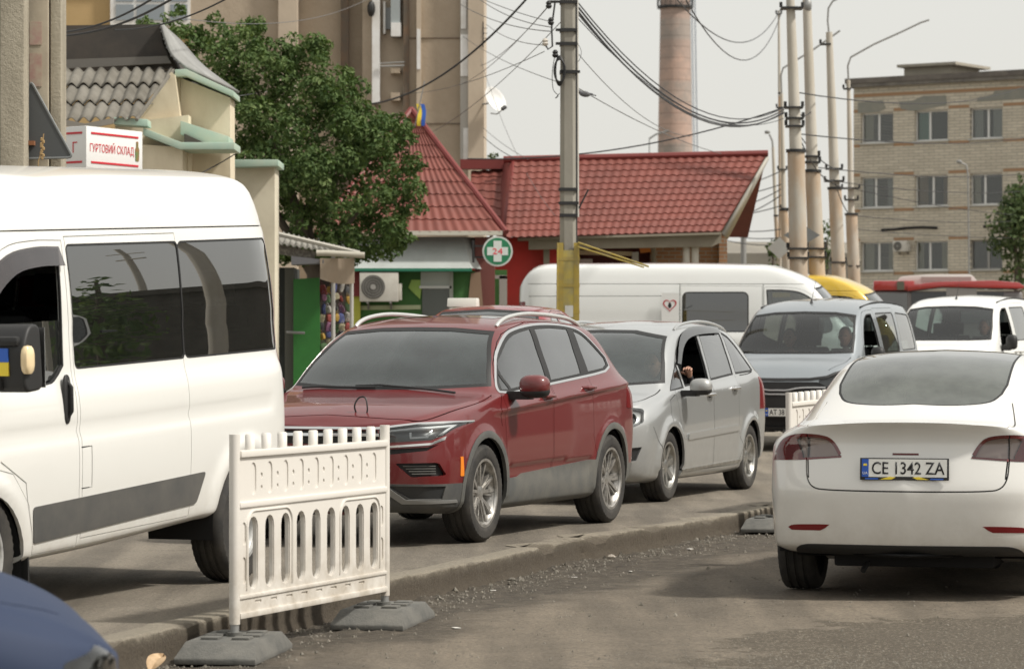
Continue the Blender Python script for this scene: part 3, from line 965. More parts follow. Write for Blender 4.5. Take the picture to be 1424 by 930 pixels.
    sk.part('chin', 'front_skirt', M['clad'] if False else mat('dark_skirt', (.055, .055, .055), .7, col2=(.09, .088, .08), vscale=5), root, .004, .03)
    for sg in (1, -1):
        sk.part('skid', 'skid_trim', mat('skid_silver', (.30, .30, .29), .45, .5), root, .012, .02, side=sg)
        sk.part('fog', 'fog_lamp', M['lamp_dark'], root, -.01, .03, side=sg); sk.part('marker', 'side_reflector', M['orange'], root, .004, .01, side=sg)
        sk.part('tail', 'tail_light', M['redlens'], root, .004, .02, side=sg)
    sk.part('pano', 'sunroof', M['g_dark'], root, .002, .01)
    for sg in (1, -1):
        for q in range(4):
            b = MB(); b.tube([(sk.surf_x(y, z)-.014, y*sg, z) for y, z in [(.62+.02*q, .58-.018*q), (.72, .58-.018*q), (.82, .58-.018*q)]], .004, 5); b.build('intake_slat', M['clad'], root)
    for sg in (1, -1):
        b = MB(); pts = []
        for x, dz in curve([(-1.05, 0), (-1.15, .024), (-1.35, .040), (-1.9, .044), (-2.5, .040), (-2.78, .024), (-2.92, 0)], 4):
            z = sk.surf_z(x, .585); pts.append((x, .585*sg, z+dz+.002))
        b.tube(pts, [.013]+[.017]*(len(pts)-2)+[.013], 10); b.build('roof_rail', M['alloy'] if False else mat('rail_silver', (.62, .62, .60), .35, .6), root)
        mirror(root, -.56, .885, 1.135, (.19, .23, .165), pm, sg, arm=.085)
        yy, nn = sk.surf_side(.0, .3)
        for (x, r) in sp['wheels']: wheel(root, x, sg*.80, r, .235, .245, 'twin5', sg, M['alloy_tig'], rot=.35 if x == 0 else .9)
    interior(root, -3.3, -.35, .76, .28, 1.0, dash=(-.75, -.35, 1.09), steer=(-.92, .37, .98), seats=[(-1.35, .37, .42), (-1.35, -.37, .42), (-2.25, .40, .42), (-2.25, -.40, .42)])
    for sg in (1,): pass
    for pts in ([(-.13, .62), (-.16, .3), (-.17, 0), (-.18, -.2)], [(-.14, -.02), (-.17, -.3), (-.22, -.5), (-.27, -.68)]):
        b = MB(); b.tube([(x, y, sk.surf_z(x, y)+.016) for x, y in curve(pts, 4)], .009, 6); b.build('wiper', M['black'], root)
    b = MB(); b.ball((-1.16, 0, 1.50), (.06, .13, .035)); b.build('sensor_housing', M['black'], root)
    return root
M['alloy_tig'] = mat('alloy_polished', (0.55, 0.53, 0.50), 0.35, 0.75, col2=(0.26, 0.25, 0.23), vscale=14)

# ---- silver people carrier -------------------------------------------------
def silver_mpv():
    pm = paint('silver_paint', (0.46, 0.47, 0.465), 0.6, 0.33, 0.45, (0.24, 0.22, 0.19), dz=(0.25, 0.85))
    root = empty('parked_car')
    b5 = (-.08, -.04, 0, 0, 0, -.02)
    st = [(.87, .84, 0, .20, 0, .74, 0, .74, .74, b5), (.845, .81, .42, .20, .40, .755, .36, .775, .785, b5),
          (.77, .77, .74, .20, .70, .79, .62, .83, .84, (-.05, -.02, 0, 0, 0, -.04)), (.58, .68, .865, .19, .80, .84, .70, .90, .92),
          (.30, .52, .893, .18, .84, .90, .74, .96, .985), (.0, .32, .895, .18, .855, .965, .75, 1.02, 1.04),
          (-.25, .02, .895, .18, .855, 1.0, .73, 1.17, 1.19), (-.55, -.30, .895, .18, .85, 1.03, .68, 1.38, 1.405),
          (-.90, -.66, .895, .18, .85, 1.055, .64, 1.53, 1.57), (-1.25, -1.10, .895, .18, .85, 1.075, .625, 1.595, 1.64),
          (-1.9, -1.9, .895, .18, .845, 1.11, .62, 1.625, 1.68), (-2.6, -2.65, .893, .20, .84, 1.15, .61, 1.585, 1.65),
          (-2.95, -3.05, .88, .22, .83, 1.17, .60, 1.50, 1.57), (-3.2, -3.3, .87, .25, .80, 1.17, .64, 1.30, 1.33),
          (-3.38, -3.5, .84, .28, .76, 1.08, .66, 1.12, 1.13), (-3.52, -3.58, .66, .3, .6, .98, .5, 1, 1.0), (-3.6, -3.6, 0, .32, 0, .96, 0, .96, .96)]
    def disp(x, y, z):
        o = 0
        for cx in (0, -2.70):
            r = math.hypot(x-cx, z-.33); o += .028*math.exp(-((r-.385)/.045)**2)*(1 if z > .3 else .3)
        if -2.3 < x < -.45: o += .010*math.exp(-((z-(.97-.035*(x+.45)))/.05)**2)
        return o
    sk = Skin(st, 0.035, 56, disp=disp)
    w0 = curve([(-.58, 1.07), (-.60, 1.30), (-.80, 1.43), (-1.10, 1.53), (-1.38, 1.565)], 3) + [(-1.46, 1.565), (-1.34, 1.115), (-1.0, 1.09)]
    wq = [(-.16, 1.025), (-.52, 1.255), (-.50, 1.055)]
    w1 = [(-1.56, 1.575), (-2.0, 1.58), (-2.30, 1.565), (-2.20, 1.165), (-1.44, 1.12)]
    w2 = [(-2.40, 1.555)] + curve([(-2.58, 1.51), (-2.78, 1.38), (-2.93, 1.20)], 3) + [(-2.90, 1.19), (-2.32, 1.172)]
    d0 = curve([(-.22, .98), (-.30, 1.08), (-.60, 1.34), (-.95, 1.50), (-1.40, 1.60)], 3) + [(-1.505, 1.605), (-1.39, 1.1), (-1.36, .8), (-1.38, .27), (-.44, .27), (-.36, .55), (-.26, .8)]
    d1 = [(-1.525, 1.607), (-2.0, 1.62), (-2.37, 1.60), (-2.26, 1.15), (-2.24, .85), (-2.24, .62), (-2.33, .45), (-2.24, .27), (-1.40, .27), (-1.38, .8), (-1.41, 1.1)]
    F2 = lambda c, n: n.x > .05 and c.x > .1
    sp = dict(doors=[(d0, [w0, wq], (-1.24, .965, .19)), (d1, [w1], (-2.10, 1.015, .19))], windows=[w2], sealw=.02, glass=M['g_mid'], rglass=M['g_mid'], open=(0, 1),
              windscreen=[(-.01, 1.08), (.40, 1.085), (.75, 1.11), (.70, 1.26), (.60, 1.50), (.3, 1.555), (-.01, 1.56)], backlight=[(-.01, 1.2), (.6, 1.2), (.56, 1.48), (-.01, 1.52)],
              wheels=[(0, .33), (-2.70, .33)], arch=.365, well_out=.85, well_in=.48, wsglass=M['g_clear'], handlemat=M['chrome'])
    sp['cuts'] = [
        ('lamp', round_poly([(.42, .72), (.74, .69), (.83, .74), (.80, .86), (.66, .885), (.45, .80)], .03), 'x', F2),
        ('grille', [(-.01, .62), (.40, .64), (.38, .74), (-.01, .72)], 'x', F2), ('gbar', [(-.01, .67), (.40, .69), (.40, .71), (-.01, .69)], 'x', F2),
        ('fogs', [(.58, .50), (.82, .52), (.78, .40), (.62, .36)], 'x', F2), ('intake', [(-.01, .52), (.5, .52), (.42, .36), (-.01, .36)], 'x', F2),
        ('rub', round_poly([(-.50, .615), (-2.22, .66), (-2.22, .60), (-.50, .555)], .012), 'y', None),
        ('sillt', [(-.36, .285), (-2.28, .315), (-2.28, .29), (-.36, .26)], 'y', None),
        ('visor', curve([(-.53, 1.26), (-.80, 1.455), (-1.10, 1.56), (-1.50, 1.60), (-2.0, 1.61), (-2.32, 1.595)], 3) + curve([(-2.30, 1.545), (-2.0, 1.545), (-1.5, 1.53), (-1.12, 1.49), (-.85, 1.40), (-.62, 1.25)], 3), 'y', SIDE_HI),
        ('tail', [(-3.05, .8), (-3.5, .8), (-3.4, 1.1), (-3.1, 1.12)], 'y', lambda c, n: n.y > .1)]
    sp['seams_top'] = [curve([(.70, .55), (.50, .72), (.22, .77), (.0, .78)], 4)]
    sp['seams_side'] = [[(-.20, .98), (-.02, .93), (.0, .74)], [(.50, .70), (.36, .52), (.33, .45)], [(-2.42, 1.14), (-2.7, 1.15), (-2.9, 1.17)]]
    assemble(root, sk, pm, sp)
    lamps(root, sk, ['lamp'], depth=.045, back=mat('lamp_bright', (.42, .43, .43), .3, .7))
    for sg in (1, -1):
        b = MB()
        for (yy, zz, r) in ((.62, .78, .062), (.73, .775, .05)):
            x = sk.surf_x(yy, zz) - .03
            b.lathe([(r*1.05, .02), (r*.95, 0), (r*.55, -.03), (0, -.035)], 20, 'x')
            for i in range(len(b.v)-80, len(b.v)): b.v[i] = (b.v[i][0]+x, b.v[i][1]+yy*sg, b.v[i][2]+zz)
        b.build('lamp_bowl', M['lamp_in'], root)
        sk.part('rub', 'rubbing_strip', pm, root, .014, .016, side=sg); sk.part('sillt', 'sill_trim', M['alloy'], root, .008, .01, side=sg)
        sk.part('visor', 'wind_deflector', glass('smoked_visor', (.20, .20, .19), 1.2, .03, (.10, .10, .095), .35), root, .022, 0.0, side=sg)
        sk.part('fogs', 'fog_lamp', M['black'], root, -.02, .03, side=sg); sk.part('tail', 'tail_light', M['redlens'], root, .003, .02, side=sg)
        mirror(root, -.42, .865, 1.055, (.17, .21, .15), pm, sg, arm=.075, base=M['black'])
        b = MB(); b.tube([(x, .60*sg, sk.surf_z(x, .60)+dz) for x, dz in curve([(-1.0, .0), (-1.12, .022), (-1.4, .035), (-2.0, .036), (-2.55, .026), (-2.75, 0)], 3)], .014, 8); b.build('roof_rail', pm, root)
        for (x, r) in sp['wheels']: wheel(root, x, sg*.765, r, .215, .215, 'seven', sg, M['alloy'], rot=.2 if x == 0 else .6)
    sk.part('grille', 'grille', M['black'], root, -.01, .03); sk.part('intake', 'lower_grille', M['black'], root, -.02, .03); sk.part('gbar', 'chrome_bar', M['chrome'], root, .006, .02)
    interior(root, -3.2, -.1, .74, .26, .95, dash=(-.45, .05, 1.04), steer=(-.72, .36, .95), seats=[(-1.15, .36, .40), (-1.15, -.36, .40), (-2.0, .40, .42), (-2.0, -.40, .42)])
    return root

# ---- tall panel vans -------------------------------------------------------
def big_van(pm, wb=3.2, kind='front', res=.05, pitch_lift=0.0):
    root = empty('passenger_van')
    e = wb - 3.2
    st = [(.97, .95, 0, .33, 0, 1.02, 0, 1.02, 1.02), (.93, .92, .5, .33, .48, 1.05, .42, 1.07, 1.08), (.78, .86, .86, .34, .80, 1.11, .70, 1.16, 1.18),
          (.55, .72, .99, .35, .92, 1.2, .82, 1.28, 1.30), (.30, .50, 1.015, .36, .96, 1.3, .84, 1.43, 1.47), (.0, .20, 1.02, .37, .975, 1.36, .85, 1.78, 1.82),
          (-.28, -.08, 1.02, .38, .98, 1.36, .85, 2.10, 2.14), (-.60, -.45, 1.02, .38, .98, 1.36, .84, 2.30, 2.34), (-1.0, -.95, 1.02, .38, .98, 1.36, .83, 2.42, 2.49),
          (-2.2-e*.5, -2.2-e*.5, 1.02, .40, .98, 1.36, .83, 2.445, 2.53), (-3.45-e, -3.45-e, 1.02, .44, .98, 1.36, .83, 2.445, 2.53), (-3.72-e, -3.75-e, 1.01, .46, .97, 1.36, .80, 2.40, 2.49),
          (-3.88-e, -3.90-e, .97, .48, .92, 1.36, .75, 2.26, 2.33), (-3.99-e, -4.0-e, .70, .5, .66, 1.36, .52, 2.1, 2.12), (-4.04-e, -4.04-e, 0, .5, 0, 1.4, 0, 2.0, 2.0)]
    def disp(x, y, z):
        o = 0
        if -3.6-e < x < .2: o += -.016*math.exp(-((z-1.065)/.035)**2) * (1 if x < 0 else 0)
        if z > 1.3 and -3.85-e < x < -.3: o += -.012*max(0, 1-abs(z-2.155)/.02)
        if z > 1.6 and z < 2.13 and x < -1.0: o += .006
        for cx in (0, -wb):
            r = math.hypot(x-cx, z-.37); o += .022*math.exp(-((r-.47)/.05)**2)*(1 if z > .35 else .3)
        return o
    sk = Skin(st, res, 64, bulge=.045, disp=disp)
    wf = round_poly([(-1.08, 1.40), (-1.07, 2.06), (-2.435, 2.065), (-2.435, 1.40)], .03)
    wr = round_poly([(-2.450, 1.40), (-2.450, 2.065), (-3.78, 2.075), (-3.82, 1.40)], .05)
    dw = curve([(-.93, 1.42), (-.84, 1.36), (-.70, 1.33), (-.1, 1.33), (.10, 1.40), (.02, 1.62), (-.20, 1.86), (-.45, 2.0), (-.75, 2.035)], 3) + [(-.97, 2.035)]
    d0 = curve([(-1.02, 2.09), (-.70, 2.09), (-.40, 2.05), (-.12, 1.88), (.10, 1.62), (.20, 1.36)], 4) + [(.22, 1.1), (.05, .95), (-.28, .88), (-.46, .70), (-.50, .43), (-1.02, .43)]
    d1 = [(-1.06, 2.11), (-1.06, .47), (-2.42, .47), (-2.42, 2.12)]
    cuts = []
    half = [p for p in dw if p[1] < 1.62]; half = [(-.97, 1.64)] + [(-.93, 1.42)] + [q for q in curve([(-.93, 1.42), (-.84, 1.36), (-.70, 1.33), (-.1, 1.33), (.10, 1.40)], 3)] + [(.03, 1.60), (-.05, 1.70)]
    doors = [(d0, [dw], None)]
    wins = []
    if kind == 'front':
        doors.append((d1, [wf], None)); wins = [wr]
    else:
        wf2 = round_poly([(-1.30, 1.36), (-1.30, 2.0), (-2.38, 2.0), (-2.38, 1.36)], .09)
        doors.append((d1, [wf2], (-1.22, 1.17, .16)))
    F2 = lambda c, n: n.x > .1 and c.x > .1
    sp = dict(doors=doors, windows=wins, sealw=.02 if kind == 'side' else .012, dlo=[(-1.09, 1.41), (-1.09, 2.055), (-3.76, 2.062), (-3.79, 1.41)] if kind == 'front' else None, glass=M['g_mid'], rglass=M['g_dark'], wsglass=M['g_clear'],
              windscreen=[(-.01, 1.42), (.45, 1.42), (.80, 1.46), (.83, 1.7), (.79, 2.06), (-.01, 2.12)], fz=1.2,
              wheels=[(0, .345), (-wb, .345)], arch=.42, archz=.37, well_out=.98, well_in=.55)
    if kind == 'front': sp['open'] = (0, 1)
    if kind == 'front': sp['clad'] = [round_poly([(-.50, .685), (-2.62, .715), (-2.50, .535), (-.50, .49)], .03)]; sp['cladmat'] = mat('side_moulding', (.075, .075, .072), .6, col2=(.11, .105, .095), vscale=3)
    sp['cuts'] = [('lamp', [(.58, .85), (.86, .88), (.93, 1.05), (.86, 1.14), (.62, 1.0)], 'x', F2), ('grille', [(-.01, .72), (.55, .76), (.5, .98), (-.01, .96)], 'x', F2),
                  ('bumper', [(-.01, .1), (1.1, .1), (1.1, .68), (-.01, .68)], 'x', lambda c, n: c.x > .45),
                  ('tail', round_poly([(-3.86-e, 1.30), (-3.86-e, 1.86), (-4.0-e, 1.86), (-4.0-e, 1.30)], .02), 'y', lambda c, n: n.y > .1 and c.y > .6)]
    sp['seams_side'] = [[(-.5, .40), (-.5, .43), (-.42, .82), (-.15, .95)], [(-.30, 2.146), (-3.82-e, 2.160)]]
    if kind == 'front': sp['seams_side'] += [[(-1.05, .965), (-1.17, .965), (-1.17, .74), (-1.05, .74)]]
    else: sp['seams_side'] += [[(-1.04, 2.16), (-1.04, .42)], [(-2.44, 2.16), (-2.44, .42)], [(-2.6, 1.95), (-3.8-e, 1.95)]]
    assemble(root, sk, pm, sp)
    lamps(root, sk, ['lamp']); sk.part('grille', 'grille', M['black'], root, -.01, .03); sk.part('bumper', 'bumper', M['clad'], root, .005, .03)
    for sg in (1, -1):
        sk.part('tail', 'tail_light', M['redlens'], root, .004, .02, side=sg)
        for (x, r) in sp['wheels']:
            wheel(root, x, sg*.885, r, .225, .205, 'steel', sg, mat('rim_white', (.50, .50, .48), .5, .3, var=.5, vscale=9)).location.z = r + (pitch_lift if x == 0 else 0)
        # twin-arm mirror
        if kind == 'front':
            p = empty('side_mirror', (-.02, .97*sg, 1.50), 0, root)
            b = MB()
            b.prism(round_poly([(-.09, -.17), (.10, -.18), (.115, .06), (.05, .17), (-.06, .17)], .05), sg*.11, sg*.33, 'y')
            o = b.build('mirror_housing', M['black'], p, bevel=.035, seg=3)
            b = MB(); b.box((-.05, -.1*sg, .06), (.13, sg*.30, .11)); b.box((-.06, -.1*sg, -.17), (.13, sg*.2, -.10)); b.build('mirror_arm', M['black'], p, bevel=.02)
            b = MB(); b.box((-.106, sg*.15, -.16), (-.112, sg*.33, .15)); b.build('mirror_glass', M['chrome'], p)
            b = MB(); b.ball((.085, sg*.335, -.01), (.045, .028, .075), 14, p=3); b.build('turn_signal', mat('amber_clear', (.78, .62, .38), .15), p)
        else: mirror(root, -.10, .95, 1.45, (.16, .22, .34), M['black'], sg, arm=.10)
    if kind == 'front':
        for sg in (1,):
            y, n = sk.surf_side(-.905, 1.24)
            b = MB(); b.ball((-.905, y+.004, 1.235), (.040, .016, .135), 20, p=2.8); b.build('handle_bowl', M['black'], root)
            b = MB(); b.tube([(-.905, y+.010, 1.14), (-.905, y+.034, 1.17), (-.905, y+.034, 1.30), (-.905, y+.010, 1.33)], .012, 8); b.build('door_handle', M['seal'], root)
            # half-lowered glass of the open driver's window and its quarter light
            vb = MB(); q = [(-.975, 1.345, 1), (-.975, 1.66, 1), (-.60, 1.66, 1), (-.25, 1.66, 1), (-.25, 1.345, 1), (-.60, 1.335, 1)]
            Q = [(x, sk.surf_side(x, z)[0]-.02, z) for x, z, _ in q]; vb.add(Q, [(0, 1, 2, 5), (5, 2, 3, 4)]); vb.build('lowered_window', M['g_mid'], root, fix=False)
            vb = MB(); q = [(-.25, 1.34), (-.25, 1.84), (-.02, 1.62), (.11, 1.40), (.08, 1.34)]; vb.add([(x, sk.surf_side(x, z)[0]-.008, z) for x, z in q], [(0, 1, 2, 3, 4)]); vb.build('quarter_light', M['g_mid'], root, fix=False)
            vb = MB(); vb.tube([(-.25, sk.surf_side(-.25, z)[0]-.012, z) for z in (1.34, 1.5, 1.7, 1.86)], .014, 6); vb.build('window_bar', M['black'], root)
            # smoked wind deflector over the front door window
            top = curve([(-.99, 2.06), (-.72, 2.06), (-.42, 2.02), (-.18, 1.885), (.03, 1.65), (.12, 1.42)], 4)
            low = curve([(.04, 1.42), (-.04, 1.62), (-.22, 1.80), (-.45, 1.92), (-.72, 1.955), (-.99, 1.955)], 4)
            vb = MB(); q = [(x, sk.surf_side(x, z)[0]+.004, z) for x, z in top] + [(x, sk.surf_side(x, z)[0]+.032, z) for x, z in low][::-1]
            n = len(top); vb.add(q, [(i, i+1, 2*n-2-i, 2*n-1-i) if False else (i, i+1, n+i+1, n+i) for i in range(n-1)])
            vb.build('wind_deflector', glass('smoked_deflector', (.16, .15, .15), 1.2, .03, (.12, .10, .10), .4), root, fix=False)
    interior(root, -3.9-e, -.05, .88, .45, 1.3, dash=(-.35, .35, 1.30), steer=(-.45, .42, 1.22), seats=[(-.85, .45, .75), (-.85, -.45, .75)])
    b = MB(); b.tube([(-.02, -.7, 1.47), (.2, -.3, 1.45)], .01); b.build('wiper', M['black'], root)
    return root

# ---- small high-roofed van -------------------------------------------------
def small_van(pm, name='passenger_van', dark_front=True):
    root = empty(name)
    b5 = (-.06, -.03, 0, 0, 0, -.02)
    st = [(.86, .83, 0, .2, 0, .80, 0, .80, .80, b5), (.83, .80, .45, .2, .43, .82, .38, .84, .85, b5), (.74, .74, .76, .19, .71, .86, .62, .89, .905),
          (.55, .62, .88, .18, .81, .93, .72, .98, 1.0), (.30, .42, .905, .18, .84, .98, .76, 1.05, 1.07), (.12, .22, .905, .18, .85, 1.0, .75, 1.11, 1.13),
          (-.15, -.02, .905, .18, .855, 1.04, .725, 1.33, 1.355), (-.45, -.33, .905, .18, .855, 1.07, .695, 1.57, 1.61), (-.72, -.62, .905, .18, .855, 1.09, .68, 1.71, 1.75),
          (-1.1, -1.05, .905, .18, .855, 1.10, .67, 1.775, 1.84), (-2.0, -2.0, .905, .18, .855, 1.12, .67, 1.81, 1.88), (-3.0, -3.0, .90, .2, .85, 1.12, .66, 1.79, 1.86),
          (-3.35, -3.38, .88, .24, .83, 1.12, .64, 1.70, 1.76), (-3.5, -3.55, .83, .26, .78, 1.12, .60, 1.48, 1.51), (-3.58, -3.6, .6, .28, .55, 1.1, .4, 1.2, 1.21), (-3.62, -3.62, 0, .28, 0, 1.1, 0, 1.15, 1.15)]
    sk = Skin(st, .05, 50, bulge=.03)
    w0 = curve([(-.28, 1.07), (-.30, 1.20), (-.45, 1.42), (-.62, 1.58), (-.78, 1.64)], 3) + [(-1.0, 1.65), (-1.12, 1.14)]
    w1 = round_poly([(-1.22, 1.66), (-1.32, 1.16), (-2.18, 1.18), (-2.16, 1.68)], .05)
    w2 = round_poly([(-2.32, 1.68), (-2.34, 1.20), (-3.18, 1.22), (-3.08, 1.66)], .06)
    d0 = curve([(-.16, 1.0), (-.22, 1.15), (-.42, 1.48), (-.62, 1.66), (-.82, 1.70)], 3) + [(-1.10, 1.71), (-1.22, 1.1), (-1.18, .30), (-.46, .30), (-.34, .6), (-.2, .8)]
    d1 = [(-1.14, 1.73), (-1.26, 1.1), (-1.22, .30), (-2.2, .30), (-2.24, 1.12), (-2.22, 1.75)]
    F2 = lambda c, n: n.x > .05 and c.x > .2
    sp = dict(doors=[(d0, [w0], (-1.05, .98, .18)), (d1, [w1], (-1.36, .98, .18))], windows=[w2], sealw=.015, glass=M['g_mid'], rglass=M['g_mid'], open=(0, 1),
              windscreen=[(-.01, 1.17), (.45, 1.17), (.74, 1.18), (.715, 1.35), (.645, 1.62), (.4, 1.655), (-.01, 1.665)], backlight=[(-.01, 1.18), (.66, 1.18), (.58, 1.65), (-.01, 1.68)],
              wheels=[(0, .32), (-2.73, .32)], arch=.36, well_out=.86, well_in=.5, wsglass=M['g_see'], rwglass=M['g_clear'])
    sp['cuts'] = [('lamp', [(.50, .72), (.80, .74), (.84, .84), (.70, .93), (.52, .84)], 'x', F2),
                  ('grille', [(-.01, .60), (.62, .60), (.70, .70), (.50, .80), (-.01, .80)], 'x', F2),
                  ('gbar', strip(curve([(-.01, .70), (.12, .70), (.30, .73), (.60, .735)], 4), .018), 'x', F2), ('gbar', strip(curve([(-.01, .65), (.12, .65), (.30, .67), (.62, .675)], 4), .018), 'x', F2),
                  ('bumper', [(-.01, .15), (.99, .15), (.99, .60), (-.01, .60)], 'x', lambda c, n: n.x > .2 and c.x > .3), ('intake', [(-.01, .24), (.6, .24), (.66, .38), (-.01, .38)], 'x', F2),
                  ('hoodedge', strip([(-.01, .825), (.40, .83), (.62, .86), (.76, .93)], .03), 'x', F2)]
    sp['seams_top'] = [curve([(.66, .60), (.40, .73), (.15, .76)], 4)]
    assemble(root, sk, pm, sp)
    lamps(root, sk, ['lamp'])
    sk.part('grille', 'grille', M['black'], root, -.012, .03); sk.part('gbar', 'chrome_bar', mat('satin_bar', (.50, .51, .52), .45, .3), root, .01, .02); sk.part('intake', 'lower_grille', M['dark'], root, -.02, .03)
    sk.part('bumper', 'bumper', M['black'] if dark_front else pm, root, .006, .03); sk.part('hoodedge', 'hood_deflector', M['black'], root, .012, .03)
    for sg in (1, -1):
        mirror(root, -.22, .87, 1.13, (.15, .18, .22), M['black'], sg, arm=.06)
        for (x, r) in sp['wheels']: wheel(root, x, sg*.77, r, .20, .20, 'steel', sg, M['alloy'])
        b = MB(); b.tube([(x, .655*sg, sk.surf_z(x, .655)+.012) for x in (-.75, -1.4, -2.0, -2.6, -3.1)], .012, 6); b.build('roof_rail', M['black'] if dark_front else pm, root)
    x = -.80; z = sk.surf_z(x, .02)
    b = MB(); b.cyl((x, 0, z-.005), (x-.02, 0, z+.05), .022, .010, 10); b.tube([(x-.02, 0, z+.04), (x-.22, 0, z+.30)], [.004, .002], 6); b.build('antenna', M['black'], root)
    interior(root, -3.4, .0, .76, .28, 1.0, dash=(-.30, .18, 1.10), steer=(-.48, .37, 1.02), seats=[(-.95, .38, .50), (-.95, -.38, .50), (-1.9, .40, .52), (-1.9, -.40, .52)])
    wiper(root, (.14, .55, 1.135), (.12, .15, 1.15), (.13, -.10, 1.155)); wiper(root, (.16, -.1, 1.14), (.12, -.45, 1.15), (.10, -.70, 1.16))
    return root

# ---- white electric fastback, seen from behind -----------------------------
def white_fastback():
    pm = paint('pearl_white', (0.70, 0.69, 0.655), 0.0, 0.28, 0.55, (0.36, 0.32, 0.26), dz=(0.2, 0.75))
    root = empty('parked_car')
    rr = lambda a, b_, c, d, e, f: (a, b_, c, d, e, f)
    st = [(.86, .84, 0, .2, 0, .62, 0, .62, .62), (.82, .80, .5, .2, .48, .64, .42, .66, .67), (.66, .72, .82, .18, .78, .70, .66, .75, .76), (.35, .5, .91, .17, .86, .80, .70, .86, .88),
          (-.1, .15, .92, .16, .86, .89, .70, .95, .98), (-.5, -.25, .92, .16, .86, .94, .68, 1.06, 1.09), (-.95, -.7, .92, .16, .86, .97, .62, 1.31, 1.34), (-1.4, -1.2, .92, .16, .855, .99, .57, 1.45, 1.50),
          (-1.9, -1.8, .92, .16, .85, 1.005, .555, 1.495, 1.545), (-2.45, -2.45, .925, .17, .84, 1.02, .56, 1.455, 1.515), (-2.90, -3.0, .925, .20, .82, 1.035, .575, 1.32, 1.40),
          (-3.20, -3.33, .918, .25, .80, 1.045, .60, 1.18, 1.245), (-3.42, -3.58, .90, .27, .775, 1.05, .60, 1.105, 1.145), (-3.58, -3.72, .86, .28, .73, 1.055, .58, 1.085, 1.11),
          (-3.71, -3.82, .76, .28, .64, 1.07, .52, 1.083, 1.10, rr(.10, .03, 0, -.01, .05, .0)), (-3.81, -3.865, .48, .28, .42, 1.085, .36, 1.09, 1.10, rr(.12, .05, 0, -.01, .07, .0)),
          (-3.86, -3.88, 0, .28, 0, 1.095, 0, 1.098, 1.10, rr(.14, .06, 0, -.01, .08, 0))]
    def disp(x, y, z):
        o = 0
        for cx in (0, -2.875):
            r = math.hypot(x-cx, z-.335); o += .018*math.exp(-((r-.39)/.05)**2)*(1 if z > .3 else .3)
        return o
    sk = Skin(st, .030, 64, disp=disp, lowf=.30, midf=.50)
    w0 = curve([(-.62, 1.0), (-.95, 1.20), (-1.3, 1.36), (-1.65, 1.42)], 4) + [(-1.72, 1.42), (-1.78, 1.04)]
    w1 = [(-1.80, 1.425)] + curve([(-2.2, 1.40), (-2.6, 1.30), (-2.90, 1.13)], 4) + [(-2.85, 1.08), (-1.86, 1.045)]
    d0 = curve([(-.55, .94), (-.95, 1.24), (-1.35, 1.42), (-1.7, 1.46)], 4) + [(-1.76, 1.46), (-1.84, .95), (-1.80, .28), (-.5, .28), (-.45, .7)]
    d1 = [(-1.78, 1.46)] + curve([(-2.2, 1.44), (-2.6, 1.34), (-2.95, 1.14)], 3) + [(-2.85, .95), (-2.55, .75), (-2.45, .5), (-2.5, .28), (-1.82, .28), (-1.86, .95)]
    RB = lambda c, n: c.x < -3.3
    TG = curve([(-3.415, -.03), (-3.405, .18), (-3.36, .34), (-3.27, .45), (-3.14, .505)], 4) + curve([(-3.0, .525), (-2.5, .515), (-1.9, .50), (-1.5, .50)], 4) + [(-1.42, -.03)]
    lampo = curve([(.83, .905), (.80, .975), (.72, 1.015), (.60, 1.02), (.50, 1.005), (.445, .965), (.405, .895)], 4) + [(.40, .88), (.60, .865), (.85, .855)]
    sp = dict(doors=[(d0, [w0], None), (d1, [w1], None)], sealw=.012, glass=M['g_mid'], rglass=M['g_dark'],
              windscreen=[(-.01, 1.02), (.7, 1.03), (.60, 1.35), (.50, 1.46), (-.01, 1.48)],
              wheels=[(0, .335), (-2.875, .335)], arch=.375, well_out=.88, well_in=.45)
    sp['cuts'] = [('seal', off_poly(TG, .014), 'z', TOP), ('glassroof', TG, 'z', TOP),
                  ('lamp', lampo, 'x', RB), ('lampred', [(.84, .90), (.86, .855), (.655, .862), (.66, .90), (.70, .985), (.66, 1.01), (.74, 1.005), (.80, .965)], 'x', RB),
                  ('lamprim', strip(curve([(.84, .90), (.79, .975), (.71, 1.008), (.60, 1.012), (.50, .998), (.45, .96), (.412, .90)], 4), .022), 'x', RB),
                  ('lamprim', [(.40, .893), (.40, .88), (.60, .865), (.85, .855), (.85, .87), (.60, .88)], 'x', RB),
                  ('gap', strip([(.625, 1.02), (.625, .862)], .008), 'x', RB),
                  ('gap', strip(curve([(.625, .862), (.615, .76), (.575, .70), (.48, .683), (.2, .678), (-.02, .678)], 5), .009), 'x', RB),
                  ('refl', curve([(.745, .445), (.70, .462), (.55, .468), (.47, .468)], 3) + [(.50, .445), (.53, .43), (.72, .428)], 'x', RB),
                  ('diff', curve([(-.02, .345), (.5, .345), (.64, .34), (.70, .31), (.70, .27)], 4) + [(.82, .25), (.82, .1), (-.02, .1)], 'x', lambda c, n: c.x < -3.15 and c.z < .36),
                  ('slot', [(-.02, .29), (.33, .29), (.36, .27), (.36, .255), (-.02, .255)], 'x', RB),
                  ('plrec', round_poly([(-.02, .745), (.27, .745), (.27, .885), (-.02, .885)], .01) if False else [(.9, 9), (.91, 9), (.9, 9.1)], 'x', RB),
                  ('flush', [(-.02, .898), (.08, .898), (.08, .910), (-.02, .910)], 'x', RB)]
    sp['seams_side'] = [strip.__defaults__ and [] or [(-3.20, .62), (-3.40, .60), (-3.72, .59)]] if False else [[(-3.26, .60), (-3.28, .85), (-3.42, .87)]]
    sp['seams_top'] = [curve([(-3.80, .60), (-3.60, .64), (-3.40, .62), (-3.2, .585)], 4)]
    assemble(root, sk, pm, sp)
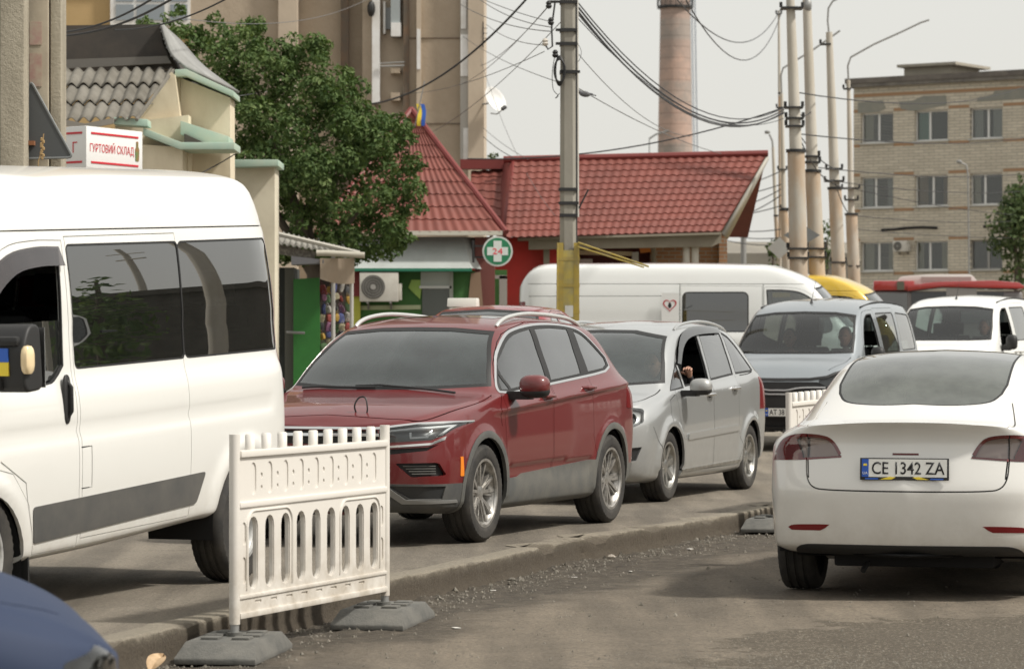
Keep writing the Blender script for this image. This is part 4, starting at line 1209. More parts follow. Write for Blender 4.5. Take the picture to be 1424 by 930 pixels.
    for q in ('glassroof',): sk.part(q, 'glass_roof', M['g_rear'], root, -.003, 0)
    for sg in (1, -1):
        p = sk.part(['lamp', 'lampred', 'lamprim'], 'tail_light', glass('tail_lens', (.88, .80, .78), 1.2, .02, (.15, .05, .05), .05), root, .003, 0, side=sg)
        sk.part(['lamp', 'lamprim'], 'lamp_housing', mat('tail_inner', (.42, .40, .37), .35, .4), p, -.03, 0, side=sg)
        sk.part(['lampred', 'lamprim'], 'lamp_rim', mat('rim_red', (.26, .015, .02), .15), p, -.004, .015, side=sg)
        sk.part('refl', 'rear_reflector', M['redlens'], root, .002, .01, side=sg)
        mirror(root, -.72, .88, 1.0, (.17, .19, .13), M['black'], sg, arm=.07)
        for (x, r) in sp['wheels']: wheel(root, x, sg*.79, r, .245, .235, 'seven', sg, M['alloy_dark'])
    sk.part('diff', 'diffuser', mat('diffuser_black', (.022, .022, .022), .6), root, .004, .03); sk.part('slot', 'diffuser_slot', M['dark'], root, -.01, .0)
    sk.part('flush', 'boot_handle', mat('boot_light', (.10, .01, .01), .3), root, .002, .01)
    b = MB(); b.box((-2.5, -.5, .19), (-3.45, .5, .30)); b.build('undertray', M['dark'], root, bevel=.02); b = MB(); b.cyl((-3.50, .28, .215), (-3.56, .30, .17), .018, n=8); b.build('tow_eye', M['black'], root)
    plate(root, sk.surf_x(.0, .80, -1)-.016, 0, .815, 'CE 1342 ZA', -1, .545, .135, tilt=-3, marks=True)
    interior(root, -3.4, -.6, .74, .25, .92, dash=(-.95, -.5, .98), seats=[(-1.65, .37, .36), (-1.65, -.37, .36), (-2.55, .37, .40), (-2.55, -.37, .40)])
    b = MB(); b.box((-2.75, -.62, .90), (-3.35, .62, .93)); b.build('parcel_shelf', M['dark'], root, bevel=.01)
    return root

# ---- plain hatchback -------------------------------------------------------
def hatchback(pm, name='parked_car', res=.05):
    root = empty(name)
    st = [(.80, .77, 0, .2, 0, .66, 0, .66, .66), (.77, .74, .42, .2, .40, .68, .36, .70, .71), (.66, .68, .72, .19, .68, .73, .60, .77, .785), (.46, .56, .82, .18, .77, .79, .68, .84, .86),
          (.1, .3, .85, .18, .80, .88, .70, .92, .945), (-.22, .0, .85, .18, .81, .92, .69, .96, .99), (-.5, -.28, .85, .18, .81, .94, .66, 1.14, 1.17), (-.85, -.65, .85, .18, .81, .96, .60, 1.37, 1.40),
          (-1.15, -1.05, .85, .18, .81, .97, .575, 1.43, 1.475), (-1.8, -1.8, .85, .18, .81, .98, .57, 1.44, 1.49), (-2.45, -2.5, .85, .2, .80, 1.0, .56, 1.40, 1.46), (-2.8, -2.9, .84, .22, .79, 1.01, .57, 1.24, 1.28),
          (-3.0, -3.08, .80, .25, .74, .98, .60, 1.02, 1.03), (-3.14, -3.18, .55, .27, .5, .9, .4, .92, .92), (-3.2, -3.2, 0, .27, 0, .88, 0, .88, .88)]
    sk = Skin(st, res, 46)
    w0 = curve([(-.52, .97), (-.75, 1.16), (-1.0, 1.32), (-1.25, 1.375)], 3) + [(-1.38, 1.375), (-1.40, 1.0)]
    w1 = [(-1.50, 1.375), (-1.9, 1.37)] + curve([(-2.2, 1.33), (-2.4, 1.22), (-2.5, 1.06)], 3) + [(-2.45, 1.03), (-1.52, 1.0)]
    d0 = curve([(-.42, .93), (-.80, 1.22), (-1.05, 1.38), (-1.35, 1.42)], 3) + [(-1.43, 1.42), (-1.46, .9), (-1.44, .28), (-.45, .28), (-.40, .65)]
    d1 = [(-1.46, 1.42), (-1.95, 1.42), (-2.35, 1.36), (-2.55, 1.10), (-2.30, .85), (-2.12, .6), (-2.1, .28), (-1.47, .28), (-1.49, .9)]
    F2 = lambda c, n: n.x > .05 and c.x > .2
    sp = dict(doors=[(d0, [w0], (-1.28, .86, .17)), (d1, [w1], (-2.2, .88, .17))], sealw=.014, windscreen=[(-.01, 1.02), (.66, 1.02), (.60, 1.2), (.53, 1.38), (-.01, 1.41)], backlight=[(-.01, 1.06), (.58, 1.06), (.50, 1.36), (-.01, 1.39)],
              wheels=[(0, .31), (-2.5, .31)], arch=.345, well_out=.82, well_in=.45)
    sp['cuts'] = [('lamp', round_poly([(.42, .58), (.72, .58), (.76, .70), (.60, .74), (.44, .68)], .03), 'x', F2), ('grille', round_poly([(-.01, .40), (.36, .40), (.40, .58), (-.01, .60)], .01), 'x', F2), ('tail', [(-2.85, .80), (-3.1, .80), (-3.1, 1.0), (-2.85, 1.0)], 'y', lambda c, n: n.y > .1)]
    sp['seams_top'] = [curve([(.60, .50), (.40, .66), (.0, .71), (-.2, .70)], 4)]
    assemble(root, sk, pm, sp); lamps(root, sk, ['lamp']); sk.part('grille', 'grille', M['black'], root, -.01, .03)
    for sg in (1, -1):
        sk.part('tail', 'tail_light', M['redlens'], root, .003, .02, side=sg)
        mirror(root, -.50, .82, .99, (.15, .18, .13), pm, sg, arm=.06)
        for (x, r) in sp['wheels']: wheel(root, x, sg*.735, r, .19, .20, 'steel', sg, M['alloy'])
    interior(root, -2.9, -.3, .70, .26, .9, dash=(-.65, -.3, .98), steer=(-.85, .35, .92), seats=[(-1.25, .35, .36), (-1.25, -.35, .36), (-2.05, .36, .38), (-2.05, -.36, .38)])
    return root

def recolour(root, pairs):
    """copy of a vehicle in another paint: meshes are copied, not shared"""
    c = copy_tree(root)
    def walk(o):
        if o.data is not None and any(m in pairs for m in o.data.materials):
            o.data = o.data.copy()
            for i, m in enumerate(o.data.materials):
                if m in pairs: o.data.materials[i] = pairs[m]
        for ch in o.children: walk(ch)
    walk(c); return c
from mathutils import noise as mn
# ------------------------------------------------------------------ ground, roads, kerb
def grade(y): return 0.0145*max(0.0, min(y, 62.0) - 32.0)
KP = [(-8.2, -5), (-5.9, 3), (-3.55, 10), (-1.99, 15.5), (-1.35, 17.9), (-.678, 20.07), (-.088, 22.0), (.447, 23.93), (.905, 25.05), (1.404, 26.2), (2.06, 28.0), (2.35, 28.9), (2.7, 29.8)]
def kerb_x(y):
    ys = [p[1] for p in KP]; xs = [p[0] for p in KP]
    return float(np.interp(y, ys, xs)) + 0.012*mn.noise(Vector((y*3.1, 0, 5))) + 0.02*max(0, mn.noise(Vector((y*1.3, 2, 5))))
def kz(y): return 0.0
def low_z(x, y):
    e = kerb_x(y); t = x - e
    z = -0.152 + 0.014*max(0, min(t-0.8, 1.2)) - 0.020*max(0, 1-max(t, 0)/.9)
    z += 0.012*mn.noise(Vector((x*0.9, y*0.9, 1))) + 0.006*mn.noise(Vector((x*4, y*4, 2)))
    if t < 1.2: z += (1.2-t)*(0.034*abs(mn.noise(Vector((x*5, y*5, 3)))) + 0.012*mn.noise(Vector((x*16, y*16, 9))))
    z += .004*mn.noise(Vector((x*11, y*11, 4)))
    r = min(1, max(0, (y-27.6)/2.2)); r = r*r*(3-2*r)
    if t > .2: z = z*(1-r) + (-0.004)*r
    return z
def sheet(name, xs_of_y, ys, zf, m, kind='structure'):
    vs = []; fs = []; n = None
    for y in ys:
        xs = xs_of_y(y); n = len(xs)
        for x in xs: vs.append((x, y, zf(x, y)))
    for i in range(len(ys)-1):
        for j in range(n-1): fs.append((i*n+j, i*n+j+1, (i+1)*n+j+1, (i+1)*n+j))
    me = bpy.data.meshes.new(name); me.from_pydata(vs, [], fs); me.polygons.foreach_set("use_smooth", [True]*len(fs)); me.materials.append(m)
    o = bpy.data.objects.new(name, me); COL.objects.link(o); o["kind"] = kind
    return o
def M_road_low():
    m = M_asphalt('worn_road', (.235, .195, .146), (.185, .154, .115), (.130, .108, .080), 1.0)
    nt = m.node_tree; b = nt.nodes["Principled BSDF"]
    base = b.inputs["Base Color"].links[0].from_socket
    x = pos_xyz(nt)
    # distance from the kerb line, wobbled: dirt band with grooves next to the kerb, darker patches further out
    t = math_(nt, 'SUBTRACT', x[0], math_(nt, 'SUBTRACT', math_(nt, 'MULTIPLY', x[1], .345), 7.55))
    nn = noise(nt, 1.1, 5, .6); tw = math_(nt, 'ADD', t, math_(nt, 'MULTIPLY', math_(nt, 'SUBTRACT', nn, .5), 1.6))
    band = ramp(nt, math_(nt, 'MULTIPLY', tw, .4), [(.0, 1.0), (.30, 1.0), (.46, 0.0)])
    dirt = ramp(nt, noise(nt, 9, 8, .75), [(.3, (.045, .036, .026)), (.55, (.090, .074, .054)), (.8, (.21, .18, .14))])
    c = mixc(nt, band, base, dirt)
    # dark tar patches in the foreground
    tc = nt.nodes.new("ShaderNodeTexCoord"); mp = nt.nodes.new("ShaderNodeMapping"); mp.inputs["Location"].default_value = (-1.40, -6.0, 0); mp.inputs["Scale"].default_value = (.46, .37, 1)
    nt.links.new(tc.outputs["Object"], mp.inputs[0])
    ln = nt.nodes.new("ShaderNodeVectorMath"); ln.operation = 'LENGTH'; nt.links.new(mp.outputs[0], ln.inputs[0])
    pt = math_(nt, 'MULTIPLY', math_(nt, 'ADD', ln.outputs["Value"], math_(nt, 'MULTIPLY', math_(nt, 'SUBTRACT', noise(nt, 1.6, 8, .72), .5), 1.1)), .5)
    pm_ = ramp(nt, pt, [(.47, 1.0), (.49, 0.0)])
    grit = ramp(nt, noise(nt, 45, 4, .8), [(.42, (.075, .060, .041)), (.57, (.115, .094, .066)), (.64, (.40, .35, .27))])
    c = mixc(nt, math_(nt, 'MULTIPLY', pm_, .9), c, grit)
    nt.links.new(c, b.inputs["Base Color"])
    return m
M_UP = M_asphalt('carriageway_asphalt', (.240, .208, .163), (.195, .168, .132), (.290, .253, .200), .8)
M_LOW = M_road_low()
M_GR = mat('earth', (.12, .105, .08), .95, col2=(.08, .075, .05), vscale=.5, bmp=.4, bscale=8)
sheet('ground', lambda y: [-400, -120, -60, -30, 0, 30, 60, 120, 400], [-60, -30, 0, 32, 62, 150, 400, 600], lambda x, y: -.45 + grade(y), M_GR)
yn = list(np.arange(-5, 13, 1.0)) + list(np.arange(13, 29.85, .045)) + [29.85]
def upx(y):
    e = kerb_x(y)
    return [-60, -30, -16] + list(np.linspace(-12, e-3, 14)) + list(np.linspace(e-2.6, e-.16, 24))
def upz(x, y):
    e = kerb_x(y); t = e - x
    return .004*mn.noise(Vector((x*2, y*2, 4))) + (-.004*max(0, 1-abs(t-1.9)/.5))
sheet('carriageway', upx, yn, upz, M_UP)
sheet('carriageway_far', lambda y: [-70, -40, -20, -10, -4, 0, 2.2, 4, 8, 16, 30, 60, 100], [29.85, 31, 32, 36, 42, 50, 62, 100, 160], lambda x, y: grade(y)-.002, M_UP)
def lowx(y):
    e = kerb_x(y)
    return list(e + np.concatenate([np.arange(-.01, 1.2, .035), np.arange(1.2, 5.6, .11), [6.5, 8, 12, 20, 40, 70]]))
sheet('excavated_road', lowx, yn, low_z, M_LOW)
def build_kerb():
    ys = np.arange(-5, 29.86, .04); vs = []; fs = []
    for y in ys:
        e = kerb_x(y); n1 = mn.noise(Vector((y*5, 1, 0))); n2 = .35*mn.noise(Vector((y*9, 2, 0)))
        chip = max(0, mn.noise(Vector((y*1.7, 7, 0)))-.08)*.32 + max(0, mn.noise(Vector((y*6.1, 3, 0)))-.12)*.05
        if 23.4 < y < 24.9: chip += .035*abs(mn.noise(Vector((y*6, 9, 0))))+.02
        prof = [(-.17, .001), (-.14-chip, .005), (-.05-chip*.9, .005-chip*.10), (-.006-chip*.6, .004-chip*.3), (.002+.004*n1, -.006-.006*n2-chip*.4), (.008+.012*n2, -.06), (.004+.014*n1, -.11), (.02+.02*n2, -.16), (.05, -.24)]
        for a, b_ in prof: vs.append((e+a, y+0.0, b_ + (0 if b_ > -.02 else .004*n2)))
    k = 9
    for i in range(len(ys)-1):
        for j in range(k-1): fs.append((i*k+j, i*k+j+1, (i+1)*k+j+1, (i+1)*k+j))
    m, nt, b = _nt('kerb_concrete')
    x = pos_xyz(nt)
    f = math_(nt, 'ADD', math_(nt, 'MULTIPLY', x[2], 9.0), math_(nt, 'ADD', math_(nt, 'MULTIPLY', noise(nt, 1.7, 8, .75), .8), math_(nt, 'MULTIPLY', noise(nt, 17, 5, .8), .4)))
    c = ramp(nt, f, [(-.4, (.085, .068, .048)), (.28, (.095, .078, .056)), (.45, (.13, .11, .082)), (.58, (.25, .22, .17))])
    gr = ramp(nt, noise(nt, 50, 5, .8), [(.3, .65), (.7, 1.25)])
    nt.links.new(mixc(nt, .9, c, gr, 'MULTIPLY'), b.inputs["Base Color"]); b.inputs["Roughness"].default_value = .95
    bump(nt, b, noise(nt, 26, 7, .8), .9, .02)
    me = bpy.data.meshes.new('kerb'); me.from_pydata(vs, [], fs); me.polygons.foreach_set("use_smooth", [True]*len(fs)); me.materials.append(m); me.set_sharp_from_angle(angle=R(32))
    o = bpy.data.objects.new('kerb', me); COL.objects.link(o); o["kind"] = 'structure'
build_kerb()
# rubble and grit along the kerb
def gravel():
    mb = MB(); rnd = random.Random(3)
    for i in range(3800):
        y = rnd.uniform(14.5, 28.6); e = kerb_x(y)
        if i % 3: x = e + .03 + abs(rnd.gauss(0, .30))
        else: x = e + rnd.uniform(.1, 4.5)
        r = rnd.choice([.004, .005, .007, .009, .013]) * (2.0 if rnd.random() < .05 else 1)
        if i % 3 == 0: r *= .7
        z = low_z(x, y)
        a = rnd.uniform(0, 6.3); ca, sa = math.cos(a)*r, math.sin(a)*r
        k = rnd.uniform(.5, 1.0)
        vs = [(x+ca, y+sa, z), (x-sa*k, y+ca*k, z), (x-ca, y-sa, z+r*.2), (x+sa*k, y-ca*k, z), (x+ca*.3, y+sa*.2, z+r*1.1), (x-ca*.4, y-sa*.5, z+r*.9)]
        mb.add(vs, [(0, 1, 4), (1, 5, 4), (1, 2, 5), (2, 3, 5), (3, 4, 5), (3, 0, 4)])
    # loose stones on the foreground patch
    for i in range(1500):
        x = rnd.gauss(1.75, .75); y = rnd.gauss(15.7, .55); r = rnd.uniform(.003, .009); z = low_z(x, y)
        a = rnd.uniform(0, 6.3); ca, sa = math.cos(a)*r, math.sin(a)*r
        mb.add([(x+ca, y+sa, z), (x-sa, y+ca, z), (x-ca, y-sa, z), (x+sa, y-ca, z), (x, y, z+r*.9)], [(0, 1, 4), (1, 2, 4), (2, 3, 4), (3, 0, 4)])
    o = mb.build('gravel', mat('gravel_stone', (.22, .20, .165), .95, col2=(.11, .10, .08), vscale=30), smooth=False, fix=False); tag(o, 'loose grit and crumbled stone scattered along the kerb', 'gravel', kind='stuff')
gravel()
def stone(x, y, r, seed, label, m=None, g=None):
    b = MB(); b.ball((0, 0, 0), (r, r*.7, r*.55), 8)
    rnd = random.Random(seed); b.v = [(v[0]*rnd.uniform(.75, 1.15), v[1]*rnd.uniform(.75, 1.15), v[2]*rnd.uniform(.8, 1.1)) for v in b.v]
    o = b.build('stone', m or mat('gravel_stone', (.22, .20, .165), .95), smooth=False, loc=(x, y, low_z(x, y)+r*.3)); tag(o, label, 'stone', g); return o
p = W(853, 776, 24.9); stone(.74, 24.2, .035, 1, 'pale fist-sized stone lying at the foot of the kerb', mat('pale_stone', (.36, .32, .27), .9))
stone(-.0, 21.9, .028, 2, 'small chipped stone resting under the broken kerb edge')
# fallen leaf and scraps of paper
b = MB(); pts = []
for i in range(9):
    t = i/8; w = .045*math.sin(math.pi*t)**.8
    pts += [(t*.15-.07, -w, .03+.03*math.sin(3*t)), (t*.15-.07, 0, .012+.03*math.sin(3*t)), (t*.15-.07, w, .035+.02*math.sin(3*t))]
b.add(pts, [(3*i+j, 3*i+j+1, 3*i+j+4, 3*i+j+3) for i in range(8) for j in range(2)])
lf = b.build('dry_leaf', mat('dry_leaf', (.50, .36, .22), .8, col2=(.36, .24, .13), vscale=30), fix=False, loc=(-1.745, 15.85, -.145), rz=1.2); tag(lf, 'curled dry brown leaf lying beside the barrier foot', 'leaf')
lf.rotation_euler = (.3, -.5, 1.1)
for i, (px, py, s) in enumerate([(796, 799, .035), (959, 760, .035), (634, 872, .03), (686, 818, .02), (877, 793, .018)]):
    d = FPX*(CAMZ+.14)/(py-YH); x = WX(px, d)
    b = MB(); b.prism([(-s, -s*.5), (s*.7, -s*.6), (s, s*.3), (-s*.4, s*.6)], 0, .004)
    o = b.build('paper_scrap', mat('paper_white', (.62, .60, .55), .8), loc=(x, d, low_z(x, d)+.004), rz=i*1.1)
    tag(o, ['torn white paper scrap lying halfway between barrier and fastback', 'white paper scrap near the far end of the kerb', 'white paper scrap nearest the foot of the barrier', 'tiny white scrap close under the kerb', 'tiny pale scrap beside the shaded road patch'][i], 'litter')

# ------------------------------------------------------------------ plastic barriers
def plate_holes(mb, outer, holes, y0, y1, mi=None):
    loops = [outer] + holes
    flat = [p for l in loops for p in l]
    tris = geometry.tessellate_polygon([[Vector((p[0], p[1], 0)) for p in l] for l in loops])
    n = len(flat)
    vs = [(p[0], y0, p[1]) for p in flat] + [(p[0], y1, p[1]) for p in flat]
    fs = [tuple(t) for t in tris] + [tuple(i+n for i in t[::-1]) for t in tris]
    b = 0
    for l in loops:
        k = len(l)
        fs += [(b+i, b+(i+1) % k, n+b+(i+1) % k, n+b+i) for i in range(k)]
        b += k
    mb.add(vs, fs, mi)
def slot(cx, z0, z1, w, n=6):
    r = w/2; out = []
    for i in range(n+1): a = math.pi*i/n; out.append((cx+r*math.cos(a), z1-r+r*math.sin(a)))
    for i in range(n+1): a = math.pi + math.pi*i/n; out.append((cx+r*math.cos(a), z0+r+r*math.sin(a)))
    return out
M_BAR = paint('barrier_plastic', (.68, .65, .60), 0, .5, 1.0, (.32, .27, .20), coat=0, dz=(.12, .75))
M_FOOT = mat('recycled_foot', (.085, .085, .078), .85, col2=(.14, .135, .12), vscale=7, bmp=.5, bscale=60)
def barrier():
    L = 2.04; root = empty('safety_barrier')
    sl = []
    for g in range(3):
        for k in range(3):
            sl.append(.20 + (g*3+k)*.205 + 0.0)
    holes = [slot(x, .33, .70, .108) for x in sl]
    ends = []
    mb = MB(); plate_holes(mb, [(.03, .20), (L-.03, .20), (L-.03, 1.03), (.03, 1.03)], holes, -.008, .008)
    core = mb.build('panel_core', M_BAR, root, ang=50)
    pk = [slot(x, .815, .985, .070) for x in sl]
    pk2 = [slot(x+.1025, .90, .93, .028) for x in sl[:-1]] + [slot(x+.1025, .84, .865, .024) for x in sl[:-1]]
    side = [slot(.085, .56, .68, .05), slot(.085, .36, .50, .05), slot(L-.085, .56, .68, .05), slot(L-.085, .36, .50, .05)]
    lowp = [[(x-.03, .255), (x+.05, .255), (x+.05, .268), (x-.03, .268)] for x in [.25+.2*i for i in range(8)]]
    for sg in (-1, 1):
        mb = MB(); plate_holes(mb, [(.03, .20), (L-.03, .20), (L-.03, 1.03), (.03, 1.03)], [slot(x, .325, .705, .116) for x in sl] + pk + pk2 + side + lowp, sg*.0085, sg*.015)
        mb.build('panel_face', M_BAR, root, ang=50, bevel=0)
    for z0, z1, t in ((1.015, 1.05, .032), (.755, .785, .026), (.285, .305, .024), (.185, .215, .028)):
        mb = MB(); mb.box((.02, -t, z0), (L-.02, t, z1)); mb.build('rail', M_BAR, root, bevel=.006)
    for g in range(3):
        x0 = sl[g*3]-.085; x1 = sl[g*3+2]+.085
        mb = MB()
        for sg in (-1, 1):
            if g != 1:
                path = [(x0, sg*.017, .33), (x0, sg*.017, .64)] + [(x0+.09-.09*math.cos(a*math.pi/12), sg*.017, .645+.09*math.sin(a*math.pi/12)) for a in range(7)] + [(x1-.09+.09*math.sin(a*math.pi/12), sg*.017, .645+.09*math.cos(a*math.pi/12)) for a in range(7)] + [(x1, sg*.017, .33)]
                mb.tube(path, .007, 6)
            else:
                mb.tube([(x0+.05, sg*.017, .30), (x1-.05, sg*.017, .30)], .006, 6)
        mb.build('stiffening_rib', M_BAR, root)
    for i in range(9):
        x = .19 + i*.205
        mb = MB(); mb.cyl((x, 0, 1.04), (x, 0, 1.125), .026, n=14); mb.cyl((x, 0, 1.125), (x, 0, 1.132), .026, .020, n=14)
        mb.build('top_peg', M_BAR, root)
    for x in (.0, L):
        mb = MB(); mb.cyl((x, 0, .16), (x, 0, 1.135), .028, n=16); mb.build('end_post', M_BAR, root)
        mb = MB(); mb.cyl((x, 0, .04), (x, 0, .18), .024, n=12); mb.build('steel_pin', mat('galvanised', (.32, .32, .31), .5, .6), root)
    return root
def barrier_foot(x, y, z, rz, label):
    r = empty('barrier_foot', (x, y, z), rz, None, label, 'barrier foot', 'recycled plastic feet under the barriers')
    mb = MB(); a, b_, h = .21, .45, .105
    vs = [(-a, -b_, 0), (a, -b_, 0), (a, b_, 0), (-a, b_, 0), (-a, -b_, .03), (a, -b_, .03), (a, b_, .03), (-a, b_, .03), (-a+.03, -b_+.13, h), (a-.03, -b_+.13, h), (a-.03, b_-.13, h), (-a+.03, b_-.13, h)]
    mb.add(vs, [(0, 3, 2, 1), (0, 1, 5, 4), (1, 2, 6, 5), (2, 3, 7, 6), (3, 0, 4, 7), (4, 5, 9, 8), (5, 6, 10, 9), (6, 7, 11, 10), (7, 4, 8, 11), (8, 9, 10, 11)])
    mb.build('slab', M_FOOT, r, bevel=.008)
    for (qx, qy) in ((-.08, -.17), (.08, -.17), (-.08, .17), (.08, .17), (-.10, 0), (.10, 0)):
        mb = MB(); mb.box((qx-.045, qy-.055, h-.004), (qx+.045, qy+.055, h+.013)); mb.build('stud', M_FOOT, r, bevel=.004)
    mb = MB(); mb.cyl((0, 0, h-.003), (0, 0, h+.02), .04, n=14); mb.build('socket', M_FOOT, r)
    return r
B1 = barrier(); tag(B1, 'white plastic safety barrier standing whole in front of the white minibus and red car', 'barrier', 'white plastic safety barriers')
A1 = Vector((-1.425, 16.62)); A2 = Vector((-.735, 18.52)); ang = math.atan2(A2.y-A1.y, A2.x-A1.x)
B1.location = (A1.x, A1.y, low_z(A1.x, A1.y)+.005); B1.rotation_euler = (0, R(.0), ang)
B2 = copy_tree(B1); tag(B2, 'white plastic barrier half hidden behind the white fastback', 'barrier', 'white plastic safety barriers')
B2.location = (2.36, 27.55, -.10); B2.rotation_euler = (0, R(-.6), R(70))
barrier_foot(A1.x, A1.y, low_z(A1.x, A1.y), R(-8), 'grey rubber foot under the near end post, beside the dry leaf')
barrier_foot(A2.x, A2.y, low_z(A2.x, A2.y), R(-10), 'grey rubber foot under the far end post of the near barrier')
barrier_foot(2.22, 27.6, -.135, R(-12), 'low grey foot of the far barrier at the end of the kerb')

# ------------------------------------------------------------------ lamp standards and poles on the right
M_POLE = mat('pole_concrete', (.42, .38, .31), .85, col2=(.52, .49, .43), vscale=1.6, bmp=.2, bscale=15, stretch=(1, 1, .25))
M_POLE2 = mat('pole_rusty', (.45, .42, .36), .8, col2=(.40, .24, .12), vscale=1.1, bmp=.15, bscale=12, stretch=(1, 1, .35))
M_WIRE = mat('cable_black', (.03, .03, .032), .7)
M_WIRE2 = mat('cable_grey', (.12, .12, .12), .6)
M_STEEL = mat('grey_steel', (.28, .28, .27), .55, .4)
M_INS = mat('porcelain', (.50, .46, .40), .3)
def rod(name, pts, r, m, parent=None, n=8):
    b = MB(); b.tube(pts, r, n); return b.build(name, m, parent)
def ringclamp(parent, p, r, m=None, name='clamp', h=.05):
    b = MB(); b.cyl(Vector(p)-Vector((0, 0, h/2)), Vector(p)+Vector((0, 0, h/2)), r*1.12, n=16); return b.build(name, m or M['black'], parent)
def right_pole(d, lo, hi, label, arm=None, sleeve=True, clamps=(), head=None, mm=None, cat='pole', name='lamp_standard'):
    """lo: (px bottom, py bottom, px top, py top, width px); hi: the thinner upper length"""
    s = d/FPX; base = W(lo[0], lo[1], d); z0 = grade(d)-.1
    # extend the bottom down to the ground
    top = W(lo[2], lo[3], d); dirv = (top-base)/(top.z-base.z); foot = base + dirv*(z0-base.z)
    r = empty(name, tuple(foot), 0, None, label, cat, 'poles standing behind the queue of vehicles')
    def L(v): return tuple(Vector(v)-foot)
    b = MB(); b.cyl(L(foot), L(top), lo[4]*s/2*1.06, lo[4]*s/2*.96, 20); b.build('sleeve', mm or M_POLE2, r)
    if hi:
        t2 = W(hi[0], hi[1], d); b0 = top - Vector((0, 0, .1))
        b = MB(); b.cyl(L(b0), L(t2), hi[2]*s/2*1.05, hi[3]*s/2, 16); b.build('shaft', M_POLE, r)
        b = MB(); b.cyl(L(top-Vector((0, 0, .03))), L(top+Vector((0, 0, .03))), lo[4]*s/2*1.12, n=20); b.build('collar', M['black'], r)
    if arm: rod('arm', [L(W(a, c, d)) for a, c in arm], s*1.3, M_STEEL, r)
    if head:
        b = MB(); q = L(W(head[0], head[1], d)); b.ball(q, (head[2]*s, .12, head[3]*s), 12, p=2.6); b.build('lamp_head', M_STEEL, r)
    for (cx, cy, w) in clamps:
        b = MB(); q = Vector(L(W(cx, cy, d))); b.box(q-Vector((w*s/2, w*s/2, .018)), q+Vector((w*s/2, w*s/2, .018))); b.build('bracket', M['black'], r)
        
        for sg in (-1, 1):
            b = MB(); e = q + Vector((sg*w*s/2, 0, .02)); b.cyl(e, e+Vector((0, 0, .10)), .03, n=8); b.build('insulator', M['black'], r)
    return r
right_pole(62, (1111, 392, 1107, 210, 25), (1098, -30, 17, 11), 'thick rust-streaked concrete pole, first and widest of the cluster right of the red roof', clamps=[(1101, 12, 30), (1104, 150, 24), (1105, 165, 24), (1105, 176, 24), (1109, 346, 27), (1110, 359, 27)])
right_pole(66, (1137, 392, 1130, 238, 22), (1121, -30, 16, 11), 'pale pole with a box near its top, second of the cluster', clamps=[(1127, 218, 24), (1128, 226, 24), (1135, 346, 24), (1136, 358, 24)], head=(1123, 8, 6, 10))
right_pole(78, (1167, 392, 1161, 262, 19), (1153, 45, 14, 9), 'slim pole with a short curved lamp arm, third of the cluster', arm=[(1153, 48), (1151, 30), (1152, 12), (1158, 2), (1170, -4)], clamps=[(1148, 62, 14), (1160, 252, 26), (1160, 235, 22), (1166, 365, 20)])
right_pole(88, (1188, 392, 1184, 298, 17), (1180, 112, 9, 5), 'pole nearest the brick block with a long slanting lamp arm', arm=[(1180, 115), (1179, 92), (1183, 80), (1215, 62), (1255, 44), (1280, 32), (1292, 28)], clamps=[(1183, 262, 24), (1184, 278, 18), (1178, 124, 10), (1187, 370, 16)])
right_pole(100, (1096, 392, 1090, 292, 12), (1087, 130, 7, 4), 'thin background pole with a slanting arm, left of the widest pole', arm=[(1087, 133), (1086, 105), (1089, 95), (1130, 70), (1168, 43)], clamps=[(1086, 150, 12), (1088, 236, 12), (1092, 290, 12)])
right_pole(110, (1083, 380, 1079, 300, 6), (1075, 205, 5, 4), 'small street lamp with a drooping head left of the pole cluster', arm=[(1075, 207), (1074, 196), (1070, 187)], head=(1067, 184, 4, 2.5))
right_pole(104, (1085, 392, 1084, 130, 4), (1083, 15, 4, 3), 'very thin lattice mast rising above the pole cluster', clamps=[(1083, 20, 7)])
right_pole(120, (1034, 375, 1034, 298, 8), None, 'short grey double post right of the red-roofed pavilion', mm=M_STEEL)
right_pole(138, (1348, 400, 1346, 240, 2.4), None, 'thin street lamp in front of the brick block', arm=[(1346, 242), (1344, 230), (1336, 226)], head=(1334, 225, 4, 2.5), mm=M_STEEL)
right_pole(300, (903, 215, 903, 192, 1.6), None, 'distant street lamp in front of the chimney', arm=[(903, 193), (912, 187), (930, 182)], mm=M_STEEL)
# grey back of a square sign behind the widest pole
q = W(1115, 327, 64); b = MB(); k = .36; b.prism([(-k, 0), (0, -k*.62), (k, 0), (0, k*.62)], -.01, .01, 'y')
o = b.build('diamond_sign', mat('sign_back', (.16, .165, .16), .6), loc=tuple(q)); tag(o, 'grey back of a diamond road sign behind the widest pole', 'road sign')
q = W(1084, 345, 70); b = MB(); k = .26; b.prism([(-k, 0), (0, -k*.9), (k, 0), (0, k*.9)], -.01, .01, 'y')
o = b.build('diamond_sign', mat('sign_pale', (.40, .41, .40), .6), loc=tuple(q)); tag(o, 'pale grey diamond sign low at the left of the pole cluster', 'road sign')

